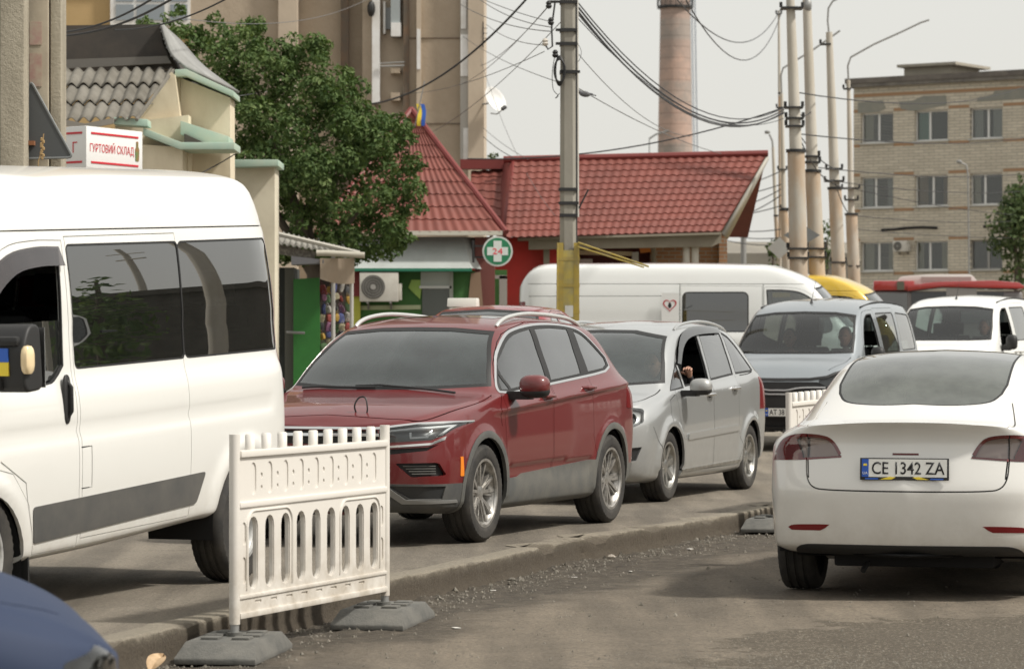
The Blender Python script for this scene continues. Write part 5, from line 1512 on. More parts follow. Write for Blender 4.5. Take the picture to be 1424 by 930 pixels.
# ------------------------------------------------------------------ main wooden-coloured concrete pole with yellow cage
def main_pole():
    d = 44.0; x = WX(790.5, d); z0 = grade(d)
    r = empty('utility_pole', (x, d, z0), 0, None, 'tall grey concrete utility pole with a yellow cage at its foot', 'utility pole')
    H = 8.6
    b = MB(); w0, w1 = .125, .100
    prof = lambda w: [(-w, -w*.5), (-w*.5, -w), (w*.5, -w), (w, -w*.5), (w, w*.5), (w*.5, w), (-w*.5, w), (-w, w*.5)]
    vs = [(p[0], p[1], 0) for p in prof(w0)] + [(p[0], p[1], H) for p in prof(w1)]
    b.add(vs, [(i, (i+1) % 8, 8+(i+1) % 8, 8+i) for i in range(8)] + [tuple(range(8, 16))]); b.build('shaft', mat('pole_grey', (.24, .225, .19), .85, col2=(.34, .32, .27), vscale=1.4, bmp=.3, bscale=18, stretch=(1, 1, .2)), r)
    rod('cable_conduit', [(.105, -.06, .3), (.095, -.05, H)], .018, M['black'], r)
    rod('cable_conduit', [(.128, -.03, 3.0), (.115, -.03, H-1)], .016, mat('conduit_pale', (.50, .48, .43), .6), r)
    zz = lambda py: WZ(py, d)-z0; xx = lambda px: WX(px, d)-x
    for py, l, rr_ in ((4, -28, 10), (43, -18, 8), (62, -18, 8), (101, -6, 16), (264, -14, 12), (283, -14, 14), (300, -12, 10)):
        b = MB(); b.box((l*d/FPX, -.125, zz(py)-.018), (rr_*d/FPX, -.095, zz(py)+.018)); b.box((-.12, -.13, zz(py)-.022), (.12, .13, zz(py)+.022)); b.build('steel_band', M['black'], r)
    rod('bracket', [(xx(772), -.12, zz(2)), (xx(767), -.12, zz(40)), (xx(768), -.12, zz(66)), (xx(762), -.12, zz(70)), (xx(757), -.12, zz(62))], .012, M['black'], r)
    rod('bracket', [(xx(805), -.1, zz(290)), (xx(818), -.1, zz(264))], .012, M['black'], r)
    for px, py in ((763, 8), (758, 60), (766, 31), (772, 76)):
        b = MB(); q = (xx(px), -.12, zz(py)); b.lathe([(0, -.06), (.03, -.05), (.045, -.02), (.03, 0), (.042, .02), (.02, .05), (0, .055)], 10, 'z'); b.v = [(v[0]+q[0], v[1]+q[1], v[2]+q[2]) for v in b.v]; b.build('insulator', M_INS if py == 60 else M['black'], r)
    b = MB()
    for k in range(5):
        b.tube([(xx(778)+(.075+.006*k)*math.cos(a*math.pi/10)*.75, -.14-.012*k, zz(100)+(.20-.012*k)*math.sin(a*math.pi/10)) for a in range(20)], .012, 6, closed=True)
    b.build('cable_coil', M['black'], r)
    rod('loose_wire', curve([(xx(772), -.12, zz(76)), (xx(768), -.12, zz(100)), (xx(769), -.12, zz(125)), (xx(776), -.12, zz(134)), (xx(772), -.12, zz(138)), (xx(778), -.12, zz(131))], 4), .005, M['black'], r, 5)
    rod('loose_wire', curve([(xx(802), -.12, zz(60)), (xx(808), -.12, zz(72)), (xx(806), -.12, zz(84)), (xx(802), -.12, zz(88))], 4), .004, M_WIRE2, r, 5)
    # yellow angle-iron cage
    Y = mat('cage_yellow', (.40, .29, .045), .65, col2=(.27, .22, .09), vscale=5)
    top = zz(338)
    for sx in (-1, 1):
        for sy in (-1, 1):
            b = MB(); b.box((sx*.125, sy*.13, 0), (sx*.145, sy*.065, top)); b.box((sx*.07, sy*.135, 0), (sx*.145, sy*.15, top)); b.build('cage_angle', Y, r)
    for k in range(7):
        b = MB(); z = .25 + k*.36; b.box((-.146, -.152, z), (.146, -.148, z+.05)); b.box((-.15, -.15, z), (-.146, .15, z+.05)); b.box((.146, -.15, z), (.15, .15, z+.05)); b.build('cage_strap', Y, r)
    b = MB(); b.box((-.12, -.146, .3), (.12, -.140, 2.55)); b.build('yellow_plate', mat('plate_yellow', (.42, .33, .07), .6, col2=(.30, .26, .12), vscale=6), r)
    rod('cage_stay', [(.13, -.16, top), (xx(900), -.5, zz(372))], .013, Y, r); rod('cage_stay', [(.13, -.20, top-.06), (xx(893), -.55, zz(373))], .011, Y, r)
    rod('guy_rod', [(-.17, -.2, 0.2), (-.15, -.17, top)], .010, Y, r)
    b = MB(); b.box((-.05, -.156, zz(441)), (.06, -.150, zz(425))); b.build('pole_number', mat('stencil_white', (.60, .60, .56), .7), r)
    text_obj('12', 'pole_digits', .07, M['ink'], r, frame_mtx((.0, -.157, zz(433)), (1, 0, 0), (0, 0, 1))) if False else None
    return r
main_pole()

# ------------------------------------------------------------------ overhead cables
def cable(p, q, sag, r, label, m=None, grp='overhead cables', n=18, cat='cable'):
    p = Vector(p); q = Vector(q)
    pts = [tuple(p.lerp(q, t/n) - Vector((0, 0, sag*4*(t/n)*(1-t/n)))) for t in range(n+1)]
    b = MB(); b.tube(pts, r, 5); o = b.build('power_cable', m or M_WIRE, smooth=True); tag(o, label, cat, grp); return o
PD = 44.0
LAB = 'thin cable of the sagging bundle from the grey pole towards the pole cluster'
for i, (y0, y1, sg, r) in enumerate([(2, 150, .75, .010), (8, 153, .78, .014), (14, 156, .80, .014), (18, 158, .74, .010), (24, 165, .62, .007)]):
    cable(W(802, y0, PD), W(1090, y1, 62), sg, r, LAB, grp='sagging cable bundle')
cable(W(930, -14, 52), W(1086, 12, 100), .95, .012, 'upper of two cables dipping right of the chimney top'); cable(W(944, -18, 52), W(1086, 20, 100), 1.3, .012, 'lower of two cables dipping right of the chimney top')
cable(W(650, 221, 62), W(1090, 150, 62), .28, .014, 'cable rising gently above the red roof ridge to the pole cluster')
cable(W(640, 48, 80), W(781, 116, PD), .10, .006, 'thin wire slanting down from the apartment block to the grey pole', M_WIRE2)
BW = cable(W(801, 121, PD), W(1003, 214, 64), .10, .007, 'thin wire slanting down from the grey pole to the red roof', M_WIRE2)
cable(W(763, 8, PD), W(640, 118, 76), .15, .006, 'thin wire from the pole top to the corner of the apartment block', M_WIRE2)
cable(W(762, 10, PD), W(668, 92, 76), .12, .006, 'second wire from the pole top to the block', M_WIRE2)
cable(W(766, 38, PD), W(660, -6, 60), .10, .007, 'thin wire leaving the upper bracket to the upper left', M_WIRE2)
cable(W(767, 44, PD), W(640, 6, 60), .10, .007, 'thin wire just below it from the upper bracket', M_WIRE2)
cable(W(757, 63, PD), W(676, 34, 70), .10, .006, 'pale wire from the white insulator up to the block', M_WIRE2)
cable(W(757, 72, PD), W(560, 130, 76), .15, .006, 'thin wire crossing the block facade from the pole bracket', M_WIRE2)
cable(W(740, -10, 50), W(515, 145, 60), .35, .018, 'thick black cable slanting across the apartment block down to the tree')
cable(W(790, 20, PD), W(560, 200, 76), .3, .006, 'long thin wire falling from the grey pole across the block to the tree', M_WIRE2); cable(W(764, 30, PD), W(600, -40, 60), .1, .006, 'thin wire rising out of the picture left of the grey pole', M_WIRE2); cable(W(804, 75, PD), W(960, 190, 62), .25, .006, 'thin wire below the sagging bundle', M_WIRE2)
cable(W(668, 82, 76), W(772, 300, 62), .4, .005, 'faint wire falling steeply left of the grey pole', M_WIRE2)
cable(W(672, 178, 76), W(735, 222, 64), .05, .006, 'short wire left of the pavilion roof', M_WIRE2); cable(W(672, 190, 76), W(720, 222, 64), .05, .008, 'short darker wire left of the pavilion roof')
cable(W(70, 46, 38), W(222, -8, 34), .10, .012, 'black cable over the slate-roofed house, upper of the pair'); cable(W(84, 50, 38), W(250, -8, 34), .10, .014, 'black cable over the slate-roofed house, lower of the pair'); cable(W(160, 42, 38), W(330, -10, 34), .10, .010, 'black cable right of the pair over the slate-roofed house')
cable(W(205, 145, 41.2), W(420, 118, 58), .05, .005, 'thin wire in front of the cream gable', M_WIRE2); cable(W(230, 262, 40), W(326, 215, 41.4), .03, .008, 'thin dark wire low on the cream wall')
cable(W(240, 24, 40), W(520, -6, 74), .3, .006, 'thin wire across the flats above the tree', M_WIRE2)
for i, (x0, y0, x1, y1, d0, d1, sg, r) in enumerate([
    (1104, 128, 1440, 114, 62, 130, .5, .014), (1108, 186, 1440, 189, 62, 130, .25, .014), (1128, 232, 1440, 240, 66, 132, .2, .012), (1160, 252, 1440, 264, 78, 132, .2, .012), (1184, 262, 1440, 300, 88, 132, .15, .012), (1188, 300, 1440, 305, 88, 132, .15, .012), (1184, 318, 1440, 330, 88, 132, .1, .010)]):
    cable(W(x0, y0, d0), W(x1, y1, d1), sg, r, ['topmost', 'second', 'third', 'fourth', 'fifth', 'sixth', 'lowest'][i] + ' cable running right from the poles across the brick block')
for i, (x0, y0, x1, y1, sg) in enumerate([(1010, 262, 1090, 236, .1), (1008, 272, 1090, 255, .1), (1006, 290, 1088, 262, .15), (1000, 300, 1090, 285, .1), (1012, 318, 1090, 318, .1), (1012, 326, 1090, 330, .1), (1004, 303, 1088, 270, .2), (1005, 333, 1095, 340, .1)]):
    cable(W(x0, y0, 130), W(x1, y1, 100), sg, .018, 'thin cable of the fan between the red roof end and the pole cluster', grp='fan of cables right of the red roof')
for i, (x0, y0, x1, y1) in enumerate([(1104, 150, 1128, 155), (1105, 172, 1130, 220), (1127, 222, 1160, 252), (1104, 176, 1160, 235), (1130, 232, 1184, 262), (1105, 190, 1128, 208), (1160, 250, 1183, 300)]):
    cable(W(x0, y0, 62+i), W(x1, y1, 66+2*i), .12, .012, 'short slack cable strung between poles of the cluster', grp='short cables within the pole cluster')
# bird on the wire
def bird():
    q = W(813, 131, 47); b = MB()
    b.ball((0, 0, 0), (.085, .045, .045), 12); b.ball((-.08, 0, .02), (.033, .028, .028), 10)
    b.prism([(.06, -.02), (.17, -.03), (.17, .03), (.06, .02)], .0, .012); b.cyl((-.105, 0, .018), (-.135, 0, .012), .008, .001, 6)
    b.prism([(-.03, .02), (.07, .05), (.12, .03), (.02, .0)], .015, .03); 
    o = b.build('pigeon', mat('bird_grey', (.14, .14, .15), .8)); o.location = tuple(q); o.rotation_euler = (0, R(10), 0); tag(o, 'small grey bird perched on the thin wire right of the pole', 'bird')
bird()
# ------------------------------------------------------------------ buildings
M_CREAM = mat('cream_render', (.74, .66, .50), .9, col2=(.58, .50, .36), vscale=1.2, bmp=.25, bscale=10, stretch=(1, 1, .4))
M_MINT = mat('mint_trim', (.33, .46, .38), .7, col2=(.42, .48, .38), vscale=3)
M_TAR = mat('tarred_felt', (.045, .040, .035), .85, col2=(.075, .062, .050), vscale=1.5)
M_SLATE = mat('asbestos_sheet', (.195, .182, .155), .95, col2=(.12, .11, .09), vscale=2.2, bmp=.3, bscale=14)
def slabpx(name, pts, d, t, m, parent, **k):
    """outline given where it stands (pixels at distance d), extruded away by t"""
    b = MB(); b.prism([(WX(px, d), WZ(py, d)) for px, py in pts], d, d+t, 'y')
    return b.build(name, m, parent, **k)
def plant_pt(px, py, d): return tuple(W(px, py, d))

def cream_house():
    r = empty('shop_house', (0, 0, 0), 0, None, 'cream rendered shop with mint trim and a corrugated slate roof behind the minibus', 'house')
    d = 42.0
    # upper volume with sloping top, side return to the left
    b = MB()
    slabpx('gable_wall', [(240, 104), (320, 136), (321, 620), (240, 620)], d, .7, M_CREAM, r)
    slabpx('side_wall', [(160, 172), (262, 160), (262, 620), (160, 620)], d-.5, .6, M_CREAM, r)
    # triangular cream gable between slate roof and the upper volume
    slabpx('gable_return', [(238, 100), (243, 104), (252, 175), (186, 168)], d-.35, .33, M_CREAM, r)
    slabpx('lower_wall', [(118, 196), (254, 205), (252, 620), (118, 620)], d-1.0, .6, M_CREAM, r)
    # mint cornices
    slabpx('eaves_board', [(243, 97), (258, 96), (325, 127), (325, 135), (258, 106), (243, 107)], d-.25, .95, M_MINT, r, bevel=.01)
    slabpx('ledge', [(158, 163), (205, 166), (206, 176), (158, 173)], d-1.25, .4, M_MINT, r, bevel=.01)
    slabpx('ledge', [(199, 178), (252, 198), (326, 198), (326, 208), (250, 208), (199, 188)], d-1.15, .9, M_MINT, r, bevel=.01)
    slabpx('canopy_side', [(251, 168), (318, 190), (318, 199), (282, 199), (251, 187)], d-.75, .7, M_MINT, r, bevel=.005)
    slabpx('painted_shadow', [(256, 186), (285, 199), (256, 199)], d-.78, .02, M_TAR, r)  # thin dark sheet painting the shade under the canopy edge
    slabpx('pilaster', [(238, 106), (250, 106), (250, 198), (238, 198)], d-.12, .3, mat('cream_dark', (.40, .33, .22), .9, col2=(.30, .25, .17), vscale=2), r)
    # further lower block
    slabpx('rear_block', [(322, 232), (382, 232), (382, 620), (322, 620)], d+2.5, .8, mat('cream_pale', (.66, .61, .48), .9, col2=(.54, .49, .38), vscale=1.5, bmp=.2, bscale=12), r)
    slabpx('block_cornice', [(318, 222), (387, 222), (387, 231), (318, 233)], d+2.2, 1.1, M_MINT, r, bevel=.01)
    # felt-clad clerestory and standing-seam sheet
    slabpx('felt_parapet', [(60, 36), (222, 34), (226, 60), (234, 78), (243, 96), (60, 100)], d+.6, 3.5, M_TAR, r)
    slabpx('parapet_flashing', [(60, 84), (232, 78), (238, 88), (60, 97)], d+.45, .1, mat('flashing', (.13, .12, .105), .7), r)
    P = curve([(222, 34), (228, 55), (238, 78), (258, 96)], 4); Q = curve([(224, 37), (250, 60), (282, 95), (331, 131)], 4)
    n = len(P); b = MB(); vs = []
    for (a, c), (e, f) in zip(P, Q): vs += [W(a, c, d+.35), W(e, f, d+1.9)]
    b.add(vs, [(2*i, 2*i+1, 2*i+3, 2*i+2) for i in range(n-1)])
    o = b.build('seam_roof', mat('zinc_sheet', (.30, .30, .29), .75, .0, col2=(.21, .21, .20), vscale=3), r, fix=False)
    s = o.modifiers.new('t', 'SOLIDIFY'); s.thickness = .04
    for k in range(1, 9):
        t = k/9; i = int(t*(n-1)); a0 = Vector(vs[2*i]); a1 = Vector(vs[2*i+1]); rod('standing_seam', [a0-Vector((0, .03, 0)), a1-Vector((0, .03, -.01))], .012, mat('seam_dark', (.12, .12, .12), .6), r, 5)
    # corrugated slate roof as a real wavy sheet, two lapped courses
    U0 = W(60, 98, d+.45); U1 = W(241, 97, d+.45); L0 = W(-20, 172, d-1.3); L1 = W(190, 166, d-1.3)
    courses = 3
    for c in range(courses):
        t0, t1 = c/courses - (.02 if c else 0), (c+1)/courses
        nx = 150; b = MB(); vs = []
        for j in range(5):
            t = t0 + (t1-t0)*j/4
            a = U0.lerp(L0, t); e = U1.lerp(L1, t)
            for i in range(nx+1):
                p = a.lerp(e, i/nx); u = (p.x)/.155
                h = .036*math.sin(2*math.pi*u) + .015*(courses-c)*0 + .012*(1-j/4) * 0
                lift = .03*(j/4) - .008*c
                vs.append((p.x, p.y - h*.55 - lift, p.z + h*.8 + lift*.6 + .004*mn.noise(Vector((i*.3, j, c)))))
        b.add(vs, [(j*(nx+1)+i, j*(nx+1)+i+1, (j+1)*(nx+1)+i+1, (j+1)*(nx+1)+i) for j in range(4) for i in range(nx)])
        o = b.build('slate_sheet', M_SLATE, r, fix=False, ang=80); s = o.modifiers.new('t', 'SOLIDIFY'); s.thickness = .012
    slabpx('fascia', [(60, 160), (118, 172), (158, 164), (158, 172), (118, 180), (60, 170)], d-1.35, .05, mat('fascia_grey', (.22, .20, .17), .8), r)
    b = MB(); b.tube([W(241, 98, d-.2), W(190, 167, d-1.35)], .025, 6); b.build('verge', M_SLATE, r)
cream_house()

def shop_sign():
    d = 38.5; r = empty('shop_sign', tuple(W(140, 205, d)), 0, None, 'white box sign with red lettering above the minibus roof', 'sign')
    o = Vector(r.location)
    P = lambda px, py, dd: Vector(W(px, py, dd)) - o
    wm = mat('sign_white', (.74, .74, .72), .45); rm = mat('sign_red', (.55, .015, .03), .5)
    c0 = P(120, 175, d); c1 = P(198, 189, d+1.1); c2 = P(85, 176, d+.0)
    h = (233-175)*d/FPX
    a = Vector((c0.x, c0.y)); e = Vector((c1.x, c1.y)); g = Vector((P(50, 176, d+.55).x, P(50, 176, d+.55).y))
    b = MB()
    z1 = c0.z; z0 = c0.z-h
    pts = [a, e, e+Vector((-.35, .95)), g+Vector((-.1, .6)), g]
    b.prism([tuple(p) for p in pts], z0, z1); b.build('sign_box', wm, r, bevel=.01)
    for (p, q, nm) in ((a, e, 'R'), (g, a, 'L')):
        u = (q-p).normalized(); n3 = Vector((u.y, -u.x, 0)); u3 = Vector((u.x, u.y, 0)); Lh = (q-p).length
        mid = (p+q)/2; c = Vector((mid.x, mid.y, (z0+z1)/2))
        for zz_ in (h*.34, -h*.36):
            b = MB(); b.box((-Lh*.42, 0, -.012), (Lh*.42, .006, .012)); o2 = b.build('red_line', rm, r); 
            m = Matrix((u3, -n3, Vector((0, 0, 1)))).transposed().to_4x4(); m.translation = c + Vector((0, 0, zz_)) + n3*.008; o2.matrix_local = m
        if nm == 'R':
            text_obj('ГУРТОВИЙ СКЛАД', 'sign_letters', h*.30, rm, r, frame_mtx(c + n3*.004 - u3*Lh*.05, u3, (0, 0, 1)), width=Lh*.78)
            b = MB(); b.prism(round_poly([(-.035, -.12), (.035, -.12), (.045, .02), (.02, .06), (.022, .12), (-.022, .12), (-.02, .06), (-.045, .02)], .01), 0, .006, 'y'); o2 = b.build('jug_picture', mat('sign_brown', (.30, .12, .05), .5, col2=(.10, .20, .06), vscale=12), r)
            m = Matrix((u3, -n3, Vector((0, 0, 1)))).transposed().to_4x4(); m.translation = c + u3*Lh*.40 + n3*.008; o2.matrix_local = m
        else:
            text_obj('Г', 'sign_letters', h*.26, rm, r, frame_mtx(c + n3*.004 + u3*Lh*.28, u3, (0, 0, 1)))
shop_sign()

def pillar_and_sign():
    d = 33.0; z0 = 0
    r = empty('concrete_pillar', (WX(40, d), d, z0), 0, None, 'tall weathered concrete pillar with faded pink stickers at the left edge', 'pillar')
    x = r.location.x; cc = mat('pillar_concrete', (.40, .36, .28), .95, col2=(.28, .25, .19), vscale=2.5, bmp=.8, bscale=30, bdist=.02, stretch=(1, 1, .3))
    def bx(p0, p1, y0, y1, nm, m=cc):
        b = MB(); b.box((WX(p0, d)-x, y0, 0), (WX(p1, d)-x, y1, 7)); return b.build(nm, m, r, bevel=.015)
    bx(-40, 11, .05, .5, 'dark_leaf', mat('pillar_dark', (.16, .14, .11), .95, col2=(.10, .09, .07), vscale=3, bmp=.5, bscale=20)); bx(9, 42, -.42, -.08, 'front_leaf'); bx(36, 66, .06, .45, 'back_leaf', mat('pillar_smooth', (.42, .37, .28), .9, col2=(.34, .29, .22), vscale=2, bmp=.2, bscale=15)); bx(68, 83, .10, .5, 'side_leaf')
    for py0, py1, m in ((30, 62, (.40, .26, .22)), (74, 120, (.38, .24, .20))):
        off = 8 if m[0] == .34 else 0
        b = MB(); b.box((WX(40+off, d)-x, .052, WZ(py1, d)), (WX(57+off*.6, d)-x, .0585, WZ(py0, d))); b.build('faded_sticker', mat('sticker_%d' % py0, m, .9, col2=(.42, .36, .27), vscale=9), r)
    b = MB(); b.box((WX(17, d)-x, -.13, WZ(203, d)), (WX(50, d)-x, .5, WZ(197, d))); b.build('rusty_band', mat('rust', (.24, .10, .045), .9), r)
    # warning triangle seen from behind
    d2 = 32.96; q = W(46, 165, d2)
    s = empty('warning_triangle', tuple(q), 0, None, 'dark grey back of a triangular road sign fixed to the pillar', 'road sign')
    tri = [(WX(px, d2)-q.x, WZ(py, d2)-q.z) for px, py in ((43, 113), (101, 219), (-12, 222))]
    b = MB(); b.prism(round_poly(tri, .05), -.004, .012, 'y'); b.build('sign_plate', mat('triangle_back', (.085, .09, .092), .55, .3), s)
    b = MB(); b.tube([(p[0], .0, p[1]) for p in round_poly(tri, .05)], .014, 6, closed=True); b.build('folded_rim', mat('rim_grey', (.20, .21, .21), .5, .4), s)
    b = MB(); b.box((-.3, .015, -.25), (.1, .03, -.20)); b.build('bracket', M_STEEL, s)
    # dry stalk in front
    st = W(52, 224, 31); b = MB(); b.tube([(0, 0, -.6), (.01, 0, 0), (.05, 0, .12), (.06, 0, .26)], .006, 5)
    for k in range(9): b.ball((.045+.012*math.sin(k*2), 0, .03+.022*k), (.016, .012, .022), 6)
    o = b.build('dry_stalk', mat('stalk', (.36, .24, .11), .9), loc=tuple(st)); tag(o, 'dry brown weed stalk in front of the triangular sign', 'weed')
pillar_and_sign()

def apartment_block():
    d = 78.0
    r = empty('apartment_block', (WX(400, d), d, 0), 0, None, 'tall brown rendered apartment block rising behind the tree', 'apartment block')
    x0 = r.location.x
    A = mat('brown_render', (.42, .345, .26), .95, col2=(.35, .285, .21), vscale=.8, bmp=.5, bscale=9, bdist=.03)
    Bm = mat('tan_render', (.49, .41, .315), .95, col2=(.42, .35, .27), vscale=.8, bmp=.4, bscale=9)
    Wm = mat('white_panel', (.72, .72, .70), .7, col2=(.60, .58, .54), vscale=2); Dk = mat('drain_dark', (.10, .085, .065), .8, col2=(.16, .10, .06), vscale=3)
    ZT = 24
    def bx(p0, p1, y0, y1, nm, m, z0=0, z1=ZT, dd=d, bev=0):
        b = MB(); b.box((WX(p0, dd)-x0, y0, z0), (WX(p1, dd)-x0, y1, z1)); return b.build(nm, m, r, bevel=bev)
    bx(-60, 262, .6, 9, 'wall', mat('ochre_render', (.46, .32, .155), .95, col2=(.40, .28, .13), vscale=.8, bmp=.4, bscale=9)); bx(262, 386, .5, 9, 'wall', A); bx(386, 412, .25, 9, 'pilaster', Bm); bx(412, 503, .9, 9, 'wall', A); bx(503, 520, .35, 9, 'pilaster', A); bx(520, 566, .6, 9, 'wall', Bm); bx(566, 652, .3, 9, 'wall', A); bx(651, 673, .0, 8, 'corner_column', Bm)
    bx(472, 483, .6, .85, 'downpipe', Dk); bx(560.5, 568.5, .2, .45, 'downpipe', Dk)
    bx(517, 527.5, .15, .5, 'white_strip', Wm, WZ(143, d)); bx(579, 585, .12, .3, 'white_strip', Bm, WZ(150, d), ZT); bx(579.5, 584.5, .10, .125, 'white_strip', Wm, WZ(96, d), WZ(40, d))
    bx(640, 652, .08, .3, 'white_strip', mat('grey_strip', (.40, .38, .34), .8), WZ(222, d)); bx(640.5, 651, .05, .075, 'white_strip', Wm, WZ(106, d), WZ(48, d)); bx(644, 653, .05, .075, 'white_strip', Wm, WZ(222, d), WZ(178, d)); bx(641, 648, .05, .075, 'white_strip', Wm, WZ(40, d), ZT)
    # balcony box and small windows between the pilasters
    for k, (ya, yb) in enumerate(((-40, 50), (128, 139), (94, 101))):
        bx(543, 556, .2, .6, 'balcony_side', A if k else mat('balcony_glass', (.30, .33, .33), .3), WZ(yb, d), WZ(ya, d))
    bx(543.5, 557, .12, .2, 'balcony_panel', Wm, WZ(50, d), WZ(31, d)); bx(532, 535, .4, .6, 'window_frame', Wm, WZ(45, d), WZ(0, d)); bx(535.3, 543, .5, .6, 'window_pane', mat('pane_grey', (.22, .23, .23), .15), WZ(38, d), WZ(8, d))
    b = MB(); b.tube([(WX(528, d)-x0, .1, WZ(92, d)), (WX(562, d)-x0, .1, WZ(91, d))], .02, 5); b.tube([(WX(528, d)-x0, .1, WZ(88, d)), (WX(562, d)-x0, .1, WZ(86, d))], .015, 5); b.build('clothes_line', M_STEEL, r)
    b = MB(); b.ball((WX(516, d)-x0, .1, WZ(12, d)), (.10, .12, .2), 10); b.build('wall_lamp', M['black'], r)
    bx(566, 640, .27, .3, 'floor_joint', Dk, WZ(171.5, d), WZ(170.5, d)); bx(566, 640, .27, .3, 'floor_joint', Dk, WZ(52, d), WZ(51.2, d))
    # window over the slate roof
    w = bx(150, 262, .45, .6, 'window', Wm, WZ(34, d), WZ(-60, d))
    for p0, p1 in ((158, 183), (187, 226), (234, 258)):
        b = MB(); b.box((WX(p0, d)-x0, .43, WZ(26, d)), (WX(p1, d)-x0, .452, WZ(4, d))); q = b.build('pane', mat('pane_sky', (.24, .27, .29), .08), w)
        b = MB(); b.box((WX(p0, d)-x0, .43, WZ(0, d)), (WX(p1, d)-x0, .452, WZ(-55, d))); b.build('pane', mat('pane_sky', (.24, .27, .29), .08), w)
    bx(140, 268, .35, .62, 'window_sill', mat('tin_sill', (.30, .26, .2), .6), WZ(38, d), WZ(34, d))
    bx(-60, 150, .5, .62, 'lintel_band', Bm, WZ(-20, d), WZ(-60, d))
    # dish
    s = empty('satellite_dish', (WX(674, d), d-.1, WZ(142, d)), 0, None, 'white satellite dish on the corner of the apartment block', 'satellite dish')
    b = MB(); b.lathe([(0, 0), (.10, .006), (.2, .03), (.28, .065), (.33, .10), (.335, .10), (.28, .05), (.2, .015), (0, -.012)], 28, 'z'); o = b.build('reflector', mat('dish_white', (.62, .62, .60), .5), s); o.location = (.20, -.25, .0); o.rotation_euler = (R(65), R(0), R(48))
    rod('bracket', [(-.12, .2, -.05), (.05, .0, -.05), (.18, -.15, -.02)], .02, M_STEEL, s); rod('feed_arm', [(.15, -.25, -.30), (.30, -.4, -.33), (.46, -.5, -.20)], .014, M_STEEL, s)
    b = MB(); b.cyl((.42, -.52, -.22), (.50, -.46, -.16), .045, .05, 10); b.build('receiver', M['black'], s)
    q = W(672, 48, d); b = MB(); b.tube([(0, 0, -.3), (0, 0, .3)], .012, 5)
    for k in range(3): b.tube([(-.0, -.02, -.1+.12*k), (.10, -.02, -.1+.12*k)], .008, 5)
    o = b.build('aerial', M['black'], loc=tuple(q)); tag(o, 'small black aerial on the edge of the apartment block', 'aerial')
apartment_block()

# ---- metal-tile roofs ----
def M_tile(name, c1, c2):
    return mat(name, c1, .62, col2=c2, vscale=1.3, bmp=.08, bscale=40)
M_T1 = M_tile('red_tile_metal', (.190, .052, .037), (.145, .042, .031)); M_T2 = mat('red_flashing', (.17, .028, .023), .5)
def tile_sheet(name, quad, nw, nr, m, parent, amp=.011, step=.020, clip=None):
    """quad: eave-left, eave-right, ridge-right, ridge-left"""
    e0, e1, r1, r0 = [Vector(q) for q in quad]
    nrm = (e1-e0).cross(r0-e0).normalized()
    if nrm.y > 0: nrm = -nrm
    vs = []; fs = []; W_ = nw*8; sub = 4; rows = []
    for k in range(nr):
        for j in range(sub+1):
            t = (k + j/sub*.999)/nr
            rows.append((t, (1-j/sub)*step))
    for t, h in rows:
        a = e0.lerp(r0, t); e = e1.lerp(r1, t)
        for i in range(W_+1):
            u = i/W_; c = math.sin(2*math.pi*u*nw); wob = .012*math.cos(2*math.pi*u*nw)
            p = a.lerp(e, u) + nrm*(amp*c + h) + (r0-e0).normalized()*wob*(1 if h > step*.9 else 0)
            vs.append(p)
    for j in range(len(rows)-1):
        for i in range(W_): fs.append((j*(W_+1)+i, j*(W_+1)+i+1, (j+1)*(W_+1)+i+1, (j+1)*(W_+1)+i))
    b = MB(); b.add(vs, fs); return b.build(name, m, parent, fix=False, ang=50)
